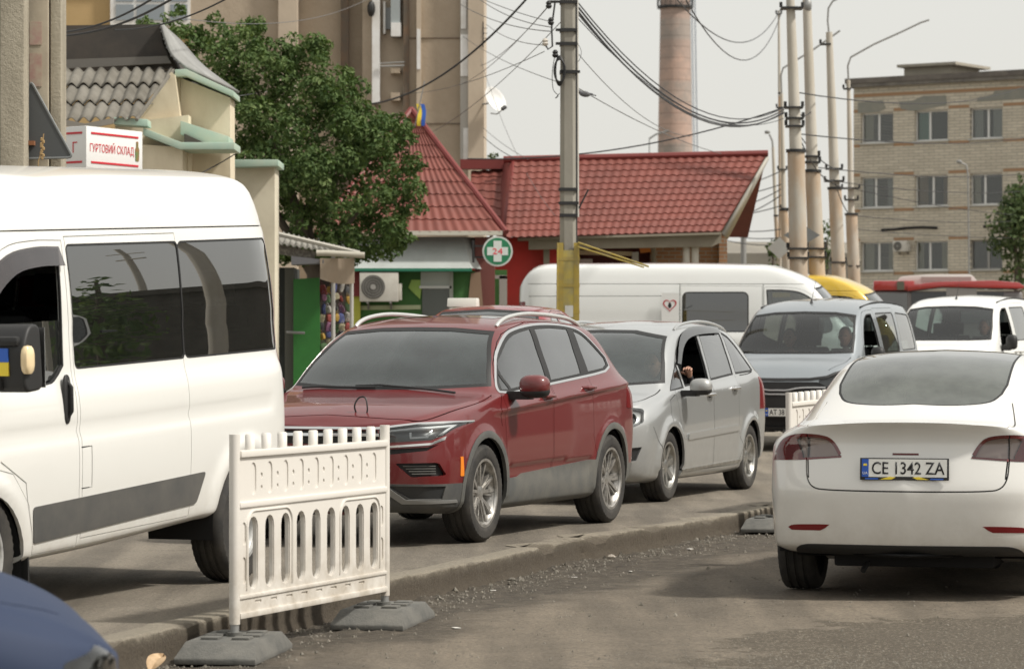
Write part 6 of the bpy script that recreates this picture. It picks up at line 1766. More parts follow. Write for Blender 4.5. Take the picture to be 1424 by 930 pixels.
def pavilion():
    d = 64.0; dr = 67.2
    r = empty('market_pavilion', (WX(850, d), d, 0), 0, None, 'long market pavilion with a red metal-tile roof behind the white van', 'pavilion')
    o = Vector(r.location); P = lambda px, py, dd: Vector(W(px, py, dd)) - o
    tile_sheet('tiled_roof', [P(702, 331, d), P(1003, 322, d+.6), P(1066, 216, dr), P(712, 224, dr)], 29, 12, M_T1, r)
    # underside and gable edge at the right end
    b = MB(); q = [P(1003, 324, d+.6), P(1066, 217, dr), P(1066, 221, dr+.4), P(1009, 332, d+1.2)]; b.add(q, [(0, 1, 2, 3)]); o1 = b.build('gable_board', mat('gable_beige', (.40, .38, .33), .8), r, fix=False); s = o1.modifiers.new('t', 'SOLIDIFY'); s.thickness = .05
    b = MB(); b.tube([P(700, 222, dr), P(1068, 213.5, dr)], .07, 8); b.build('ridge_cap', M_T2, r)
    b = MB(); b.add([P(712, 224, dr), P(1066, 217, dr), P(1040, 330, dr+3), P(712, 330, dr+3)], [(0, 1, 2, 3)]); b.build('rear_roof', M_T1, r, fix=False)
    def sl(nm, pts, dd, t, m, **k):
        b = MB(); b.prism([(WX(px, dd)-o.x, WZ(py, dd)) for px, py in pts], dd-o.y, dd-o.y+t, 'y'); return b.build(nm, m, r, **k)
    fb = mat('fascia_beige', (.30, .27, .21), .85, col2=(.24, .21, .16), vscale=2)
    sl('fascia_board', [(735, 333), (1003, 324), (1003, 337), (990, 343), (735, 347)], d+.5, .25, fb)
    sl('soffit', [(720, 331), (1003, 323), (1003, 326), (720, 334)], d+.3, 2.6, fb)
    brick = brick_mat('orange_brick', (.42, .22, .11), (.33, .17, .09), (.36, .32, .26), .25, .08)
    sl('red_wall', [(560, 330), (800, 330), (800, 520), (560, 520)], d+1.1, 3, mat('red_paint_wall', (.62, .055, .045), .85, col2=(.52, .055, .045), vscale=1.5, bmp=.2, bscale=12))
    sl('brick_wall', [(905, 333), (1011, 333), (1011, 520), (905, 520)], d+2.2, 3, brick); sl('brick_pier', [(1000, 306), (1011, 304), (1012, 520), (1000, 520)], d+2.0, .2, brick)
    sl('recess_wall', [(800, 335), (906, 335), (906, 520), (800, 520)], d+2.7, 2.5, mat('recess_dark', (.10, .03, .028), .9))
    sl('kiosk_sign', [(802, 348), (880, 350), (880, 356), (802, 354)], d+2.3, .06, mat('sign_cream', (.60, .54, .36), .6)); sl('kiosk_panel', [(806, 360), (824, 360), (824, 395), (806, 395)], d+2.35, .04, mat('panel_white', (.55, .55, .52), .6)); sl('orange_sign', [(889, 344), (904, 344), (906, 350), (891, 352)], d+2.2, .1, mat('orange_panel', (.60, .20, .03), .5)); sl('white_post_box', [(879, 351), (888, 350), (888, 372), (879, 372)], d+2.2, .1, mat('panel_white', (.55, .55, .52), .6))  # the small orange panel under the eave is a sign
    for px in (954.5, 966.5): b = MB(); q = P(px, 344, d+.7); b.cyl((q.x, q.y, .2), (q.x, q.y, q.z), .075, n=14); b.build('round_post', mat('post_cream', (.52, .49, .42), .7), r)
    b = MB(); q = P(760, 345, d+.8); b.box((q.x-.06, q.y, .2), (q.x+.06, q.y+.12, q.z)); b.build('wall_post', fb, r); b = MB(); q = P(909, 345, d+1.5); b.cyl((q.x, q.y, .2), (q.x, q.y, q.z), .05, n=10); b.build('wall_post', fb, r)
    # link roof between the two red roofs
    tile_sheet('link_roof', [P(655, 300, d+2.2), P(712, 318, d+1.2), P(712, 234, dr+.6), P(655, 238, dr+.6)], 4, 7, M_T1, r); b = MB(); b.box(P(640, 235, dr+.4), P(716, 223, dr+.8)); b.build('link_ridge', M_T2, r)
    b = MB(); q = [P(705, 330, d+.05), P(713, 224, dr-.1), P(700, 224, dr+.6), P(690, 330, d+1.6)]; b.add(q, [(0, 1, 2, 3)]); o1 = b.build('gable_side', M_T2, r, fix=False); s = o1.modifiers.new('t', 'SOLIDIFY'); s.thickness = .04
def brick_mat(name, c1, c2, mortar, bw, bh, ms=.012, rotz=0.0):
    if name in MATS: return MATS[name]
    m, nt, b = _nt(name)
    tc = nt.nodes.new("ShaderNodeTexCoord"); mp = nt.nodes.new("ShaderNodeMapping"); mp.inputs["Rotation"].default_value = (R(-90), 0, 0)
    nt.links.new(tc.outputs["Object"], mp.inputs[0]); br = nt.nodes.new("ShaderNodeTexBrick"); br.inputs["Scale"].default_value = 1.0
    br.inputs["Brick Width"].default_value = bw; br.inputs["Row Height"].default_value = bh; br.inputs["Mortar Size"].default_value = ms; br.inputs["Mortar Smooth"].default_value = .3
    br.inputs["Color1"].default_value = c4(c1); br.inputs["Color2"].default_value = c4(c2); br.inputs["Mortar"].default_value = c4(mortar); nt.links.new(mp.outputs[0], br.inputs["Vector"])
    st = ramp(nt, noise(nt, .5, 6, .7), [(.3, .86), (.7, 1.06)]); c = mixc(nt, 1, br.outputs["Color"], st, 'MULTIPLY')
    nt.links.new(c, b.inputs["Base Color"]); b.inputs["Roughness"].default_value = .9; bump(nt, b, br.outputs["Fac"], -.5, .02)
    MATS[name] = m; return m
pavilion()

def pharmacy():
    d = 60.0
    r = empty('pharmacy_building', (WX(600, d), d, 0), 0, None, 'small green-walled pharmacy under a red hipped roof behind the tree', 'shop building')
    o = Vector(r.location); P = lambda px, py, dd: Vector(W(px, py, dd)) - o
    ap = P(572, 152, d+2.4); fr = P(704, 323, d); fl = P(440, 323, d); br_ = P(716, 322, d+4.8)
    br_ = Vector((fr.x, fr.y+4.8, fr.z))
    tile_sheet('tiled_roof', [fl, fr, ap+Vector((.06, 0, 0)), ap-Vector((.06, 0, 0))], 19, 10, M_T1, r)
    b = MB(); b.add([fr, br_, ap], [(0, 1, 2)]); b.add([fl, Vector((fl.x, fl.y+4.8, fl.z)), ap], [(0, 1, 2)]); b.build('roof_side', M_T1, r, fix=False)
    b = MB(); b.tube([fr, ap], .06, 8); b.build('hip_cap', M_T2, r); b = MB(); b.tube([fl, ap], .06, 8); b.build('hip_cap', M_T2, r)
    def sl(nm, pts, dd, t, m, **k):
        b = MB(); b.prism([(WX(px, dd)-o.x, WZ(py, dd)) for px, py in pts], dd-o.y, dd-o.y+t, 'y'); return b.build(nm, m, r, **k)
    sl('eaves_board', [(560, 321), (699, 321), (699, 327), (560, 327)], d-.02, .2, mat('eaves_cream', (.55, .52, .44), .7))
    G = mat('green_wall', (.055, .165, .035), .7, col2=(.04, .12, .03), vscale=1.2, bmp=.1, bscale=10); Wf = mat('fascia_white', (.42, .45, .43), .5, col2=(.36, .38, .36), vscale=2)
    b = MB(); zt, zb_ = WZ(328, d), WZ(373, d); x0_, x1_ = WX(440, d)-o.x, WX(655, d)-o.x
    b.add([(x0_, .55, zt), (x1_-.15, .55, zt), (x1_, .0, zb_), (x0_, .0, zb_), (x1_+.25, 1.2, zt), (x1_+.35, 1.1, zb_)], [(0, 1, 2, 3), (1, 4, 5, 2)]); b.build('fascia_panel', Wf, r, fix=False)
    sl('green_strip', [(440, 373), (656, 373), (656, 377), (440, 377)], d-.01, .5, mat('teal_strip', (.02, .17, .10), .5))
    sl('wall', [(440, 376), (660, 376), (660, 560), (440, 560)], d+.45, 3, G)
    b = MB(); x2 = WX(660, d)-o.x; b.box((x2, .6, 0), (x2+.02+.35, 1.9, zt)); b.build('corner_wall', mat('corner_maroon', (.18, .06, .05), .8), r); b = MB(); b.box((x2+.36, 1.2, 0), (x2+.6, 1.9, zb_)); b.build('side_pier', G, r)
    for (a, c, e, f, m) in ((585, 626, 378, 398, (.38, .40, .36)), (587, 626, 401, 470, (.10, .11, .10))):
        sl('window', [(a, e), (c, e), (c, f), (a, f)], d+.40, .06, mat('window_%d' % e, m, .15))
    sl('window_frame', [(583, 397.5), (628, 397.5), (628, 401), (583, 401)], d+.36, .1, mat('frame_white', (.60, .60, .57), .5)); sl('window_frame', [(625, 376), (630, 376), (630, 470), (625, 470)], d+.36, .1, mat('frame_grey', (.33, .34, .30), .5))
    sl('light_band', [(500, 425), (585, 424), (585, 430), (500, 431)], d+.42, .04, mat('band_pale', (.42, .46, .28), .6)); sl('yellow_wall', [(484, 395), (501, 395), (501, 560), (484, 560)], d+.3, .2, mat('yellow_green', (.42, .42, .06), .7)); sl('maroon_wall', [(484, 376), (500, 376), (500, 412), (484, 412)], d+.25, .06, mat('maroon', (.20, .03, .03), .7))
    sl('poster', [(572, 389), (588, 389), (584, 416), (568, 400)], d+.41, .03, mat('poster_lime', (.30, .45, .10), .6)); sl('poster', round_poly([(655, 380), (668, 378), (672, 430), (650, 430)], .0), d+.41, .03, mat('poster_skin', (.26, .17, .11), .6))
    b = MB(); b.box((WX(694, d)-o.x, 1.0, .2), (WX(705, d)-o.x, 1.1, WZ(382, d))); b.build('downpipe', mat('pipe_grey', (.32, .31, .28), .6), r); b = MB(); b.box((WX(688, d)-o.x, 1.0, WZ(386, d)), (WX(705, d)-o.x, 1.1, WZ(381, d))); b.build('gutter', mat('pipe_grey', (.32, .31, .28), .6), r)
    # flag at the apex
    f = empty('flag', tuple(W(581, 158, d+2)), 0, None, 'small blue and yellow flag on the tip of the red hipped roof', 'flag')
    b = MB(); b.tube([(-.06, 0, -.25), (.0, 0, 0), (.13, 0, .62)], .012, 6); b.build('pole', M_STEEL, f)
    for nm, y0, m in (('blue_half', 0, M['blue']), ('yellow_half', -.075, M['yellow'])):
        b = MB(); vs = []
        for i in range(9):
            t = i/8; vs += [(.05+y0*1.1+.02*math.sin(5*t)+.04*t, -.02+.03*math.sin(6*t), .18-.42*t), (.05+y0*1.1+.075+.02*math.sin(5*t)+.04*t, -.02+.03*math.sin(6*t+1), .18-.42*t)]
        b.add(vs, [(2*i, 2*i+1, 2*i+3, 2*i+2) for i in range(8)]); b.build(nm, m, f, fix=False)
    # round pharmacy sign
    s = empty('pharmacy_sign', tuple(W(692, 349.5, 58.5)), 0, None, 'round green pharmacy sign with a white cross and red 24', 'sign'); k = 58.5/FPX
    b = MB(); b.cyl((0, -.05, 0), (0, .09, 0), 21*k, n=40); b.build('rim', mat('rim_white', (.62, .64, .60), .4) if False else mat('sign_rim_white', (.62, .64, .60), .4), s)
    b = MB(); b.cyl((0, -.055, 0), (0, -.05, 0), 18.6*k, n=40); b.build('green_disc', mat('disc_green', (.02, .20, .09), .4), s)
    b = MB(); w, l = 5.6*k, 14.5*k; b.prism([(-w, -l), (w, -l), (w, -w), (l, -w), (l, w), (w, w), (w, l), (-w, l), (-w, w), (-l, w), (-l, -w), (-w, -w)], -.061, -.055, 'y'); b.build('white_cross', mat('cross_white', (.66, .70, .66), .4), s)
    text_obj('24', 'red_digits', 8.2*k, mat('digit_red', (.75, .02, .05), .4), s, frame_mtx((0, -.061, 0), (1, 0, 0), (0, 0, 1)), width=14*k, depth=.004)
    b = MB(); b.box((-.42, .0, -.12), (-.2, .06, -.09)); b.box((-.42, .0, .08), (-.2, .06, .11)); b.box((-.46, -.03, -.2), (-.42, .1, .2)); b.build('bracket', M['black'], s)
def ac_unit(loc, w, h, label, dark=True, rz=0):
    r = empty('air_conditioner', loc, rz, None, label, 'air conditioner', 'outdoor air conditioner units')
    m = mat('ac_casing', (.58, .56, .50), .5, col2=(.48, .45, .40), vscale=3)
    b = MB(); b.box((-w/2, 0, -h/2), (w/2, .30, h/2)); b.build('casing', m, r, bevel=.015)
    b = MB(); b.cyl((-w*.15, -.012, 0), (-w*.15, .0, 0), h*.41, n=30); b.build('fan_grille', mat('fan_dark', (.11, .105, .095), .6), r)
    b = MB(); b.cyl((-w*.15, -.025, 0), (-w*.15, -.012, 0), h*.09, n=16); b.build('fan_hub', mat('hub_grey', (.30, .29, .27), .6), r)
    b = MB()
    for k in range(1, 5): b.tube([(-w*.15+h*.41*k/4.6*math.cos(a*math.pi/12), -.016, h*.41*k/4.6*math.sin(a*math.pi/12)) for a in range(24)], .005, 4, closed=True)
    b.build('fan_guard', mat('guard_grey', (.22, .21, .19), .6), r)
    b = MB(); b.box((w/2, .05, -h*.45), (w/2+.06, .28, h*.12)); b.build('valve_cover', m, r, bevel=.01)
    b = MB(); b.box((-w*.32, -.02, -h/2-.035), (-w*.27, .42, -h/2-.002)); b.box((w*.27, -.02, -h/2-.035), (w*.32, .42, -h/2-.002)); b.box((-w*.32, .36, -h/2-.14), (-w*.27, .42, -h/2-.02)); b.box((w*.27, .36, -h/2-.14), (w*.32, .42, -h/2-.02)); b.build('bracket', mat('bracket_grey', (.2, .19, .17), .6), r)
    return r
pharmacy()
ac_unit(tuple(W(527, 399, 60.0)), .72, .54, 'large cream air conditioner with a round dark fan on the green pharmacy wall')

def kiosk():
    d = 47.0
    r = empty('market_kiosk', (WX(440, d), d, 0), 0, None, 'green market kiosk with a corrugated lean-to roof beside the minibus', 'kiosk')
    o = Vector(r.location)
    def sl(nm, pts, dd, t, m, **k):
        b = MB(); b.prism([(WX(px, dd)-o.x, WZ(py, dd)) for px, py in pts], dd-o.y, dd-o.y+t, 'y'); return b.build(nm, m, r, **k)
    K = mat('kiosk_green', (.03, .19, .03), .55, col2=(.025, .14, .025), vscale=1.5, bmp=.1, bscale=9)
    sl('side_panel', [(330, 372), (408, 372), (408, 560), (330, 560)], d+.3, 1.4, mat('kiosk_dark', (.035, .04, .035), .8)); sl('green_panel', [(408, 388), (444, 386), (446, 560), (408, 560)], d-.05, .08, K)
    sl('shelf_back', [(444, 385), (486, 385), (486, 560), (444, 560)], d+.8, .1, mat('shelf_dark', (.07, .055, .045), .9)); sl('door_frame', [(396, 372), (409, 372), (409, 560), (396, 560)], d+.1, .1, mat('frame_olive', (.12, .12, .10), .8))
    b = MB(); nx = 90; vs = []
    for j, (L_, R_, dd) in enumerate((((360, 333), (505, 356), d-.55), ((372, 318), (492, 348), d+1.1))):
        a = W(*L_, dd)-o; e = W(*R_, dd)-o
        for i in range(nx+1): p = a.lerp(e, i/nx); vs.append((p.x, p.y, p.z+.022*math.sin(i*1.2)))
    b.add(vs, [(i, i+1, nx+2+i, nx+1+i) for i in range(nx)]); q = b.build('lean_to_roof', mat('roof_grey', (.26, .25, .22), .8, col2=(.16, .15, .13), vscale=3), r, fix=False, ang=80); s_ = q.modifiers.new('t', 'SOLIDIFY'); s_.thickness = .02
    b = MB(); b.tube([W(376, 323, d-.4)-o, W(500, 352, d-.5)-o], .035, 6); b.build('roof_edge', mat('edge_pale', (.42, .40, .35), .7), r)
    sl('mesh_fascia', [(380, 338), (440, 350), (436, 362), (380, 352)], d-.45, .05, mat('mesh_speckle', (.26, .24, .20), .9, col2=(.08, .07, .06), vscale=22)); sl('awning_frame', [(405, 356), (450, 361), (452, 366), (405, 368)], d-.6, .5, mat('awning_grey', (.14, .14, .15), .6))
    b = MB(); b.tube([W(440, 352, d-.7)-o, W(455, 352, d-.7)-o, W(507, 355, d-.7)-o], .045, 10); b.build('gutter_pipe', mat('pipe_cream', (.46, .43, .36), .6), r)
    b = MB(); vs = []; nx = 12
    for j in range(4):
        for i in range(nx+1):
            px = 445+(493-445)*i/nx; py = 359+(388+7*math.sin(i/nx*2.2)-359)*j/3
            p = W(px, py, d-.62)-o; vs.append((p.x, p.y+.03*math.sin(i*.9+j), p.z))
    b.add(vs, [(j*(nx+1)+i, j*(nx+1)+i+1, (j+1)*(nx+1)+i+1, (j+1)*(nx+1)+i) for j in range(3) for i in range(nx)]); b.build('tarpaulin', mat('tarp_beige', (.36, .29, .22), .85, bmp=.4, bscale=9), r, fix=False)
    for px in (463.5, 489): b = MB(); q = W(px, 400, d-.5)-o; b.cyl((q.x, q.y, .2), (q.x, q.y, WZ(358, d)), .028, n=8); b.build('post', mat('post_pale', (.42, .41, .38), .7), r)
    b = MB(); q0 = W(398, 462, d-.3)-o; q1 = W(424, 463, d-.3)-o; b.tube([q0, q1], .02, 6); b.build('hand_rail', M_STEEL, r)
    rnd = random.Random(5); cols = [(.30, .06, .05), (.45, .28, .05), (.10, .12, .30), (.40, .38, .34), (.06, .06, .06), (.32, .14, .24), (.12, .22, .10), (.5, .45, .30)]
    for i in range(34):
        px = 449 + (i % 5)*8.6 + rnd.uniform(-2, 2); py = 402 + (i//5)*13 + rnd.uniform(-3, 3)
        b = MB(); w = rnd.uniform(.035, .06); h = rnd.uniform(.05, .09); b.ball((0, 0, 0), (w, .04, h), 8, p=rnd.uniform(2, 4)); b.tube([(-.02, 0, h), (0, 0, h+.06), (.02, 0, h)], .004, 4)
        q = b.build('packet', mat('packet_%d' % (i % 8), cols[i % 8], .5, var=.5, vscale=18), loc=tuple(W(px, py, d+.2+rnd.uniform(-.2, .3)))); q.rotation_euler = (0, rnd.uniform(-.3, .3), rnd.uniform(-.6, .6)); tag(q, 'small colourful packet hanging among the goods of the kiosk', 'packet', 'goods hanging in the kiosk')
kiosk()

def brick_block():
    A = Vector((WX(1187, 150), 150.0, 0)); u = Vector((.823, -.568, 0)); back = Vector((.568, .823, 0))
    r = empty('brick_building', tuple(A), math.atan2(u.y, u.x), None, 'four-storey pale brick building with white-framed windows at the right', 'building')
    def U(px): k = (px-CX)/FPX; return (150*k - A.x)/(.823+.568*k)
    brick = brick_mat('pale_brick', (.60, .545, .44), (.50, .45, .36), (.33, .305, .26), .52, .14, .018)
    band = mat('brown_brick_band', (.34, .21, .12), .9); Lx = 26; top = 13.35; D = 12
    rows = [(12.15, 10.76), (9.2, 7.77), (6.2, 4.85), (3.2, 1.85)]
    cols = [(U(1197), U(1242)), (U(1272), U(1318)), (U(1349), U(1394)), (U(1427), U(1473))]; p_ = cols[3][0]-cols[2][0]; cols += [(cols[3][0]+p_*i, cols[3][1]+p_*i) for i in (1, 2, 3)]
    holes = [[(a, z0), (c, z0), (c, z1), (a, z1)] for a, c in cols for z1, z0 in rows]
    b = MB(); plate_holes(b, [(0, 0), (Lx, 0), (Lx, top), (0, top)], holes, 0, .35); b.build('front_wall', brick, r, smooth=False, fix=False)
    b = MB(); b.box((0, .36, 0), (.35, D, top)); b.box((0, D-.3, 0), (Lx, D, top)); b.build('side_wall', brick, r, smooth=False)
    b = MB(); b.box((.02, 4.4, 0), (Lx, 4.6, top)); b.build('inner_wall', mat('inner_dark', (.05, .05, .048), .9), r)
    b = MB(); b.box((.02, .36, top-.1), (Lx, D, top+.1)); b.build('roof_slab', M_TAR, r)
    b = MB(); b.box((-.25, -.25, top), (Lx, .3, top+.18)); b.box((-.25, .3, top), (.2, D, top+.18)); b.build('cornice', mat('cornice_grey', (.20, .185, .16), .9, col2=(.12, .11, .10), vscale=2), r)
    b = MB(); b.box((-.3, -.3, top+.18), (Lx, .35, top+.42)); b.build('roof_edge', mat('roof_edge_dark', (.10, .09, .08), .9, col2=(.18, .16, .14), vscale=1.2), r)
    b = MB(); b.box((U(1236), 1.5, top+.2), (U(1300), 4.5, top+.95)); b.box((U(1230), 1.2, top+.95), (U(1312), 4.8, top+1.08)); b.build('roof_house', mat('roof_house', (.36, .33, .27), .9, var=.2), r)
    for z1, z0 in rows:
        for zz_ in (z1+.04, z0-.18):
            prev = 0
            for i, (a, c) in enumerate(cols + [(Lx, Lx)]):
                b = MB(); b.box((prev, -.006, zz_), (a-.04, .0, zz_+.14)); b.build('brick_course', band, r); prev = c+.04
    b = MB(); b.box((0, -.006, top-.45), (Lx, 0, top-.30)); b.build('brick_course', band, r)
    Wf = mat('upvc_white', (.66, .66, .64), .4); Gl = glass('building_glass', (.80, .82, .80), 1.0, dust_sheen=.02); rnd = random.Random(11)
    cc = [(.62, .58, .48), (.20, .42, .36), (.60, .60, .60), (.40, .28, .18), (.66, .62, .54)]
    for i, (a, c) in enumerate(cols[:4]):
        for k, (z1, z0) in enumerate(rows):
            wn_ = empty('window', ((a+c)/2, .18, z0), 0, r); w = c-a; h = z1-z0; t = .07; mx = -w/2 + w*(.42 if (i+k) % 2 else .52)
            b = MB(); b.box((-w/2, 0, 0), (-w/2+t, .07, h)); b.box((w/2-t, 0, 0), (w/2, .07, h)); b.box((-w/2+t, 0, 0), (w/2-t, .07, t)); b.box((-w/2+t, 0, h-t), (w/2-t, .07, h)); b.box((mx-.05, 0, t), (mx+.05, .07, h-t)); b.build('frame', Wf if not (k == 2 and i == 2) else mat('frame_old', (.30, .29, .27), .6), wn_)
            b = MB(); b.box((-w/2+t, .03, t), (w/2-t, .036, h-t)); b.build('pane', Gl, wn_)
            b = MB(); b.box((-w/2-.08, -.30, -.05), (w/2+.08, .02, -.004)); b.build('sill', mat('tin_pale', (.50, .50, .47), .5), wn_)
            for sd in (0, 1):
                if rnd.random() < .82:
                    x0_, x1_ = ((-w/2+.05, -w/2+w*rnd.uniform(.2, .42)) if sd == 0 else (w/2-w*rnd.uniform(.2, .45), w/2-.05))
                    b = MB(); vs = []; n = 16
                    for q in range(n+1):
                        x_ = x0_+(x1_-x0_)*q/n; y_ = .11+.03*math.sin(q*1.9); vs += [(x_, y_, .02), (x_+.02*math.sin(q), y_, h-.02)]
                    b.add(vs, [(2*q, 2*q+2, 2*q+3, 2*q+1) for q in range(n)]); b.build('curtain', mat('curtain_%d' % ((i+k*2) % 5), cc[(i+k*2) % 5], .9), wn_, fix=False)
    # bare grey plaster patches above the top windows
    pl = mat('grey_plaster', (.22, .225, .20), .95, col2=(.27, .26, .22), vscale=1.5)
    for pts in ([(1193, 158), (1193, 143), (1228, 140), (1232, 151), (1222, 156)], [(1253, 152), (1250, 142), (1270, 140), (1283, 134), (1316, 133), (1317, 146), (1300, 150), (1270, 155)], [(1358, 142), (1360, 136), (1380, 132), (1384, 126), (1440, 122), (1440, 136)]):
        Q = [(U(px), CAMZ-(py-YH)/FPX*(150-.568*U(px))) for px, py in pts]; b = MB(); b.prism(Q, -.015, -.004, 'y'); b.build('plaster_patch', pl, r)
    for pts in ([(1226, 320), (1245, 319), (1262, 317), (1283, 316), (1304, 317)], [(1368, 315), (1390, 314), (1420, 316)]):
        rod('hanging_crack', [(U(px), -.03, CAMZ-(py-YH)/FPX*(150-.568*U(px))) for px, py in pts], .06, M['dark'], r, 5)
    q = A + u*((U(1247)+U(1268))/2) - back*.45; ac_unit((q.x, q.y, CAMZ-(343-YH)/FPX*149), .72, .50, 'small white air conditioner between lower windows of the brick building', rz=math.atan2(u.y, u.x))
brick_block()

def chimney():
    d = 420.0; k = d/FPX
    r = empty('factory_chimney', (WX(939, d), d, 0), 0, None, 'tall faded pink and grey factory chimney rising behind the red roof', 'chimney')
    m, nt, b_ = _nt('chimney_brick'); x = pos_xyz(nt)
    sn = math_(nt, 'SINE', math_(nt, 'MULTIPLY', x[2], .78)); bandf = ramp(nt, sn, [(.35, 0.0), (.65, 1.0)])
    c = mixc(nt, bandf, (.44, .31, .25), (.36, .31, .27)); pat = ramp(nt, noise(nt, .16, 6, .7), [(.46, (.30, .25, .22)), (.58, (.52, .36, .29))]); c = mixc(nt, .55, c, pat)
    lines = ramp(nt, math_(nt, 'FRACT', math_(nt, 'MULTIPLY', x[2], .70)), [(.0, .62), (.07, 1.0), (.96, 1.0), (1.0, .62)]); c = mixc(nt, 1, c, lines, 'MULTIPLY')
    nt.links.new(c, b_.inputs["Base Color"]); b_.inputs["Roughness"].default_value = .95; bump(nt, b_, noise(nt, 1.2, 5, .7), .4, .2)
    H = 54; b = MB(); b.lathe([(29*k, 0), (24.2*k, WZ(215, d)), (20.6*k, WZ(0, d)), (18.8*k, H), (17.5*k, H), (17.5*k, H-2)], 48, 'z'); b.build('stack', m, r)
    b = MB(); z = WZ(9, d); b.lathe([(20.5*k, z-.35), (25*k, z-.3), (25*k, z-.15), (20.5*k, z-.15)], 40, 'z'); b.lathe([(24.8*k, z-.15), (24.8*k, z-.0)], 40, 'z'); b.lathe([(24.6*k, z+.9), (25*k, z+.9), (25*k, z+1.0), (24.6*k, z+1.0), (24.6*k, z+.9)], 40, 'z'); 
    for q in range(20): a = q*math.pi/10; b.cyl((24.8*k*math.cos(a), 24.8*k*math.sin(a), z-.15), (24.8*k*math.cos(a), 24.8*k*math.sin(a), z+1), .05, n=5)
    b.build('platform', M['black'], r)
    b = MB()
    x0_ = 26.6*k; x1_ = 21.6*k; z0_, z1_ = WZ(260, d), WZ(0, d)+4
    for dx in (0, .45): b.tube([(x0_+dx, -.6, z0_), (x1_+dx, -.6, z1_)], .06, 5)
    for q in range(80): t = q/79; b.tube([(x0_+(x1_-x0_)*t, -.6, z0_+(z1_-z0_)*t), (x0_+(x1_-x0_)*t+.45, -.6, z0_+(z1_-z0_)*t)], .04, 4)
    b.build('ladder', mat('ladder_blue', (.18, .21, .26), .6), r)
chimney()
# low building and distant trees between the red roof and the poles
b = MB(); b.box((WX(1008, 180), 180, 0), (WX(1420, 180), 190, WZ(352, 180))); b.add([(WX(1008, 180), 180, WZ(352, 180)), (WX(1420, 180), 180, WZ(352, 180)), (WX(1420, 180), 186, WZ(334, 180)), (WX(1008, 180), 186, WZ(331, 180))], [(0, 1, 2, 3)])
o = b.build('low_building', mat('hall_grey', (.24, .22, .18), .9, col2=(.18, .165, .14), vscale=.3), smooth=False); tag(o, 'long low grey building between the red roof and the poles', 'building')

# ------------------------------------------------------------------ trees
def M_leaf(name, c1, c2, c3):
    m, nt, b = _nt(name)
    info = nt.nodes.new("ShaderNodeAttribute"); info.attribute_name = "leafcol"
    c = ramp(nt, info.outputs["Fac"], [(.0, c1), (.5, c2), (1.0, c3)])
    nt.links.new(c, b.inputs["Base Color"]); b.inputs["Roughness"].default_value = .75; b.inputs["Specular IOR Level"].default_value = .2
    tr = nt.nodes.new("ShaderNodeBsdfTranslucent"); nt.links.new(mixc(nt, 1, c, (1.0, 1.1, .5), 'MULTIPLY'), tr.inputs[0])
    mx = nt.nodes.new("ShaderNodeMixShader"); mx.inputs[0].default_value = .22; out = nt.nodes["Material Output"]
    nt.links.new(b.outputs[0], mx.inputs[1]); nt.links.new(tr.outputs[0], mx.inputs[2]); nt.links.new(mx.outputs[0], out.inputs[0])
    return m
def crown_mesh(name, clumps, leaf, per, m, parent, seed=1, squash=.8):
    """clumps: (centre, radius). leaves are small bent quads spread through each clump's shell and volume"""
    rs = np.random.RandomState(seed); V = []; F = []; C = []
    for (c, r) in clumps:
        n = int(per*(r**2)*1.0)
        dirs = rs.normal(size=(n, 3)); dirs /= np.linalg.norm(dirs, axis=1)[:, None]
        rad = r*(.55+.5*rs.rand(n)**.6)
        P = np.array(c) + dirs*rad[:, None]*np.array([1, 1, squash])
        tone = rs.rand()*.35
        for i in range(n):
            nn = dirs[i]*.8 + rs.normal(size=3)*.55 + np.array([0, 0, .35]); nn /= np.linalg.norm(nn)
            a = np.cross(nn, rs.normal(size=3)); a /= np.linalg.norm(a)+1e-9; b_ = np.cross(nn, a)
            L = leaf*(.6+.8*rs.rand()); w = L*.52; p = P[i]; k = len(V)
            V += [p-a*L*.5, p+b_*w*.5+nn*L*.06, p+a*L*.5-nn*L*.1, p-b_*w*.5+nn*L*.06]; F.append((k, k+1, k+2, k+3)); C += [min(1, tone+.65*rs.rand()**1.3)]*4
    me = bpy.data.meshes.new(name); me.from_pydata([tuple(v) for v in V], [], F); at = me.attributes.new("leafcol", 'FLOAT', 'POINT'); at.data.foreach_set("value", C); me.materials.append(m)
    o = bpy.data.objects.new(name, me); COL.objects.link(o); o.parent = parent; return o
ML1 = M_leaf('leaf_green', (.050, .088, .030), (.098, .150, .050), (.175, .225, .088)); ML2 = M_leaf('leaf_far', (.05, .08, .035), (.085, .12, .05), (.15, .18, .08)); MBK = mat('bark', (.10, .08, .06), .95, bmp=.6, bscale=20)
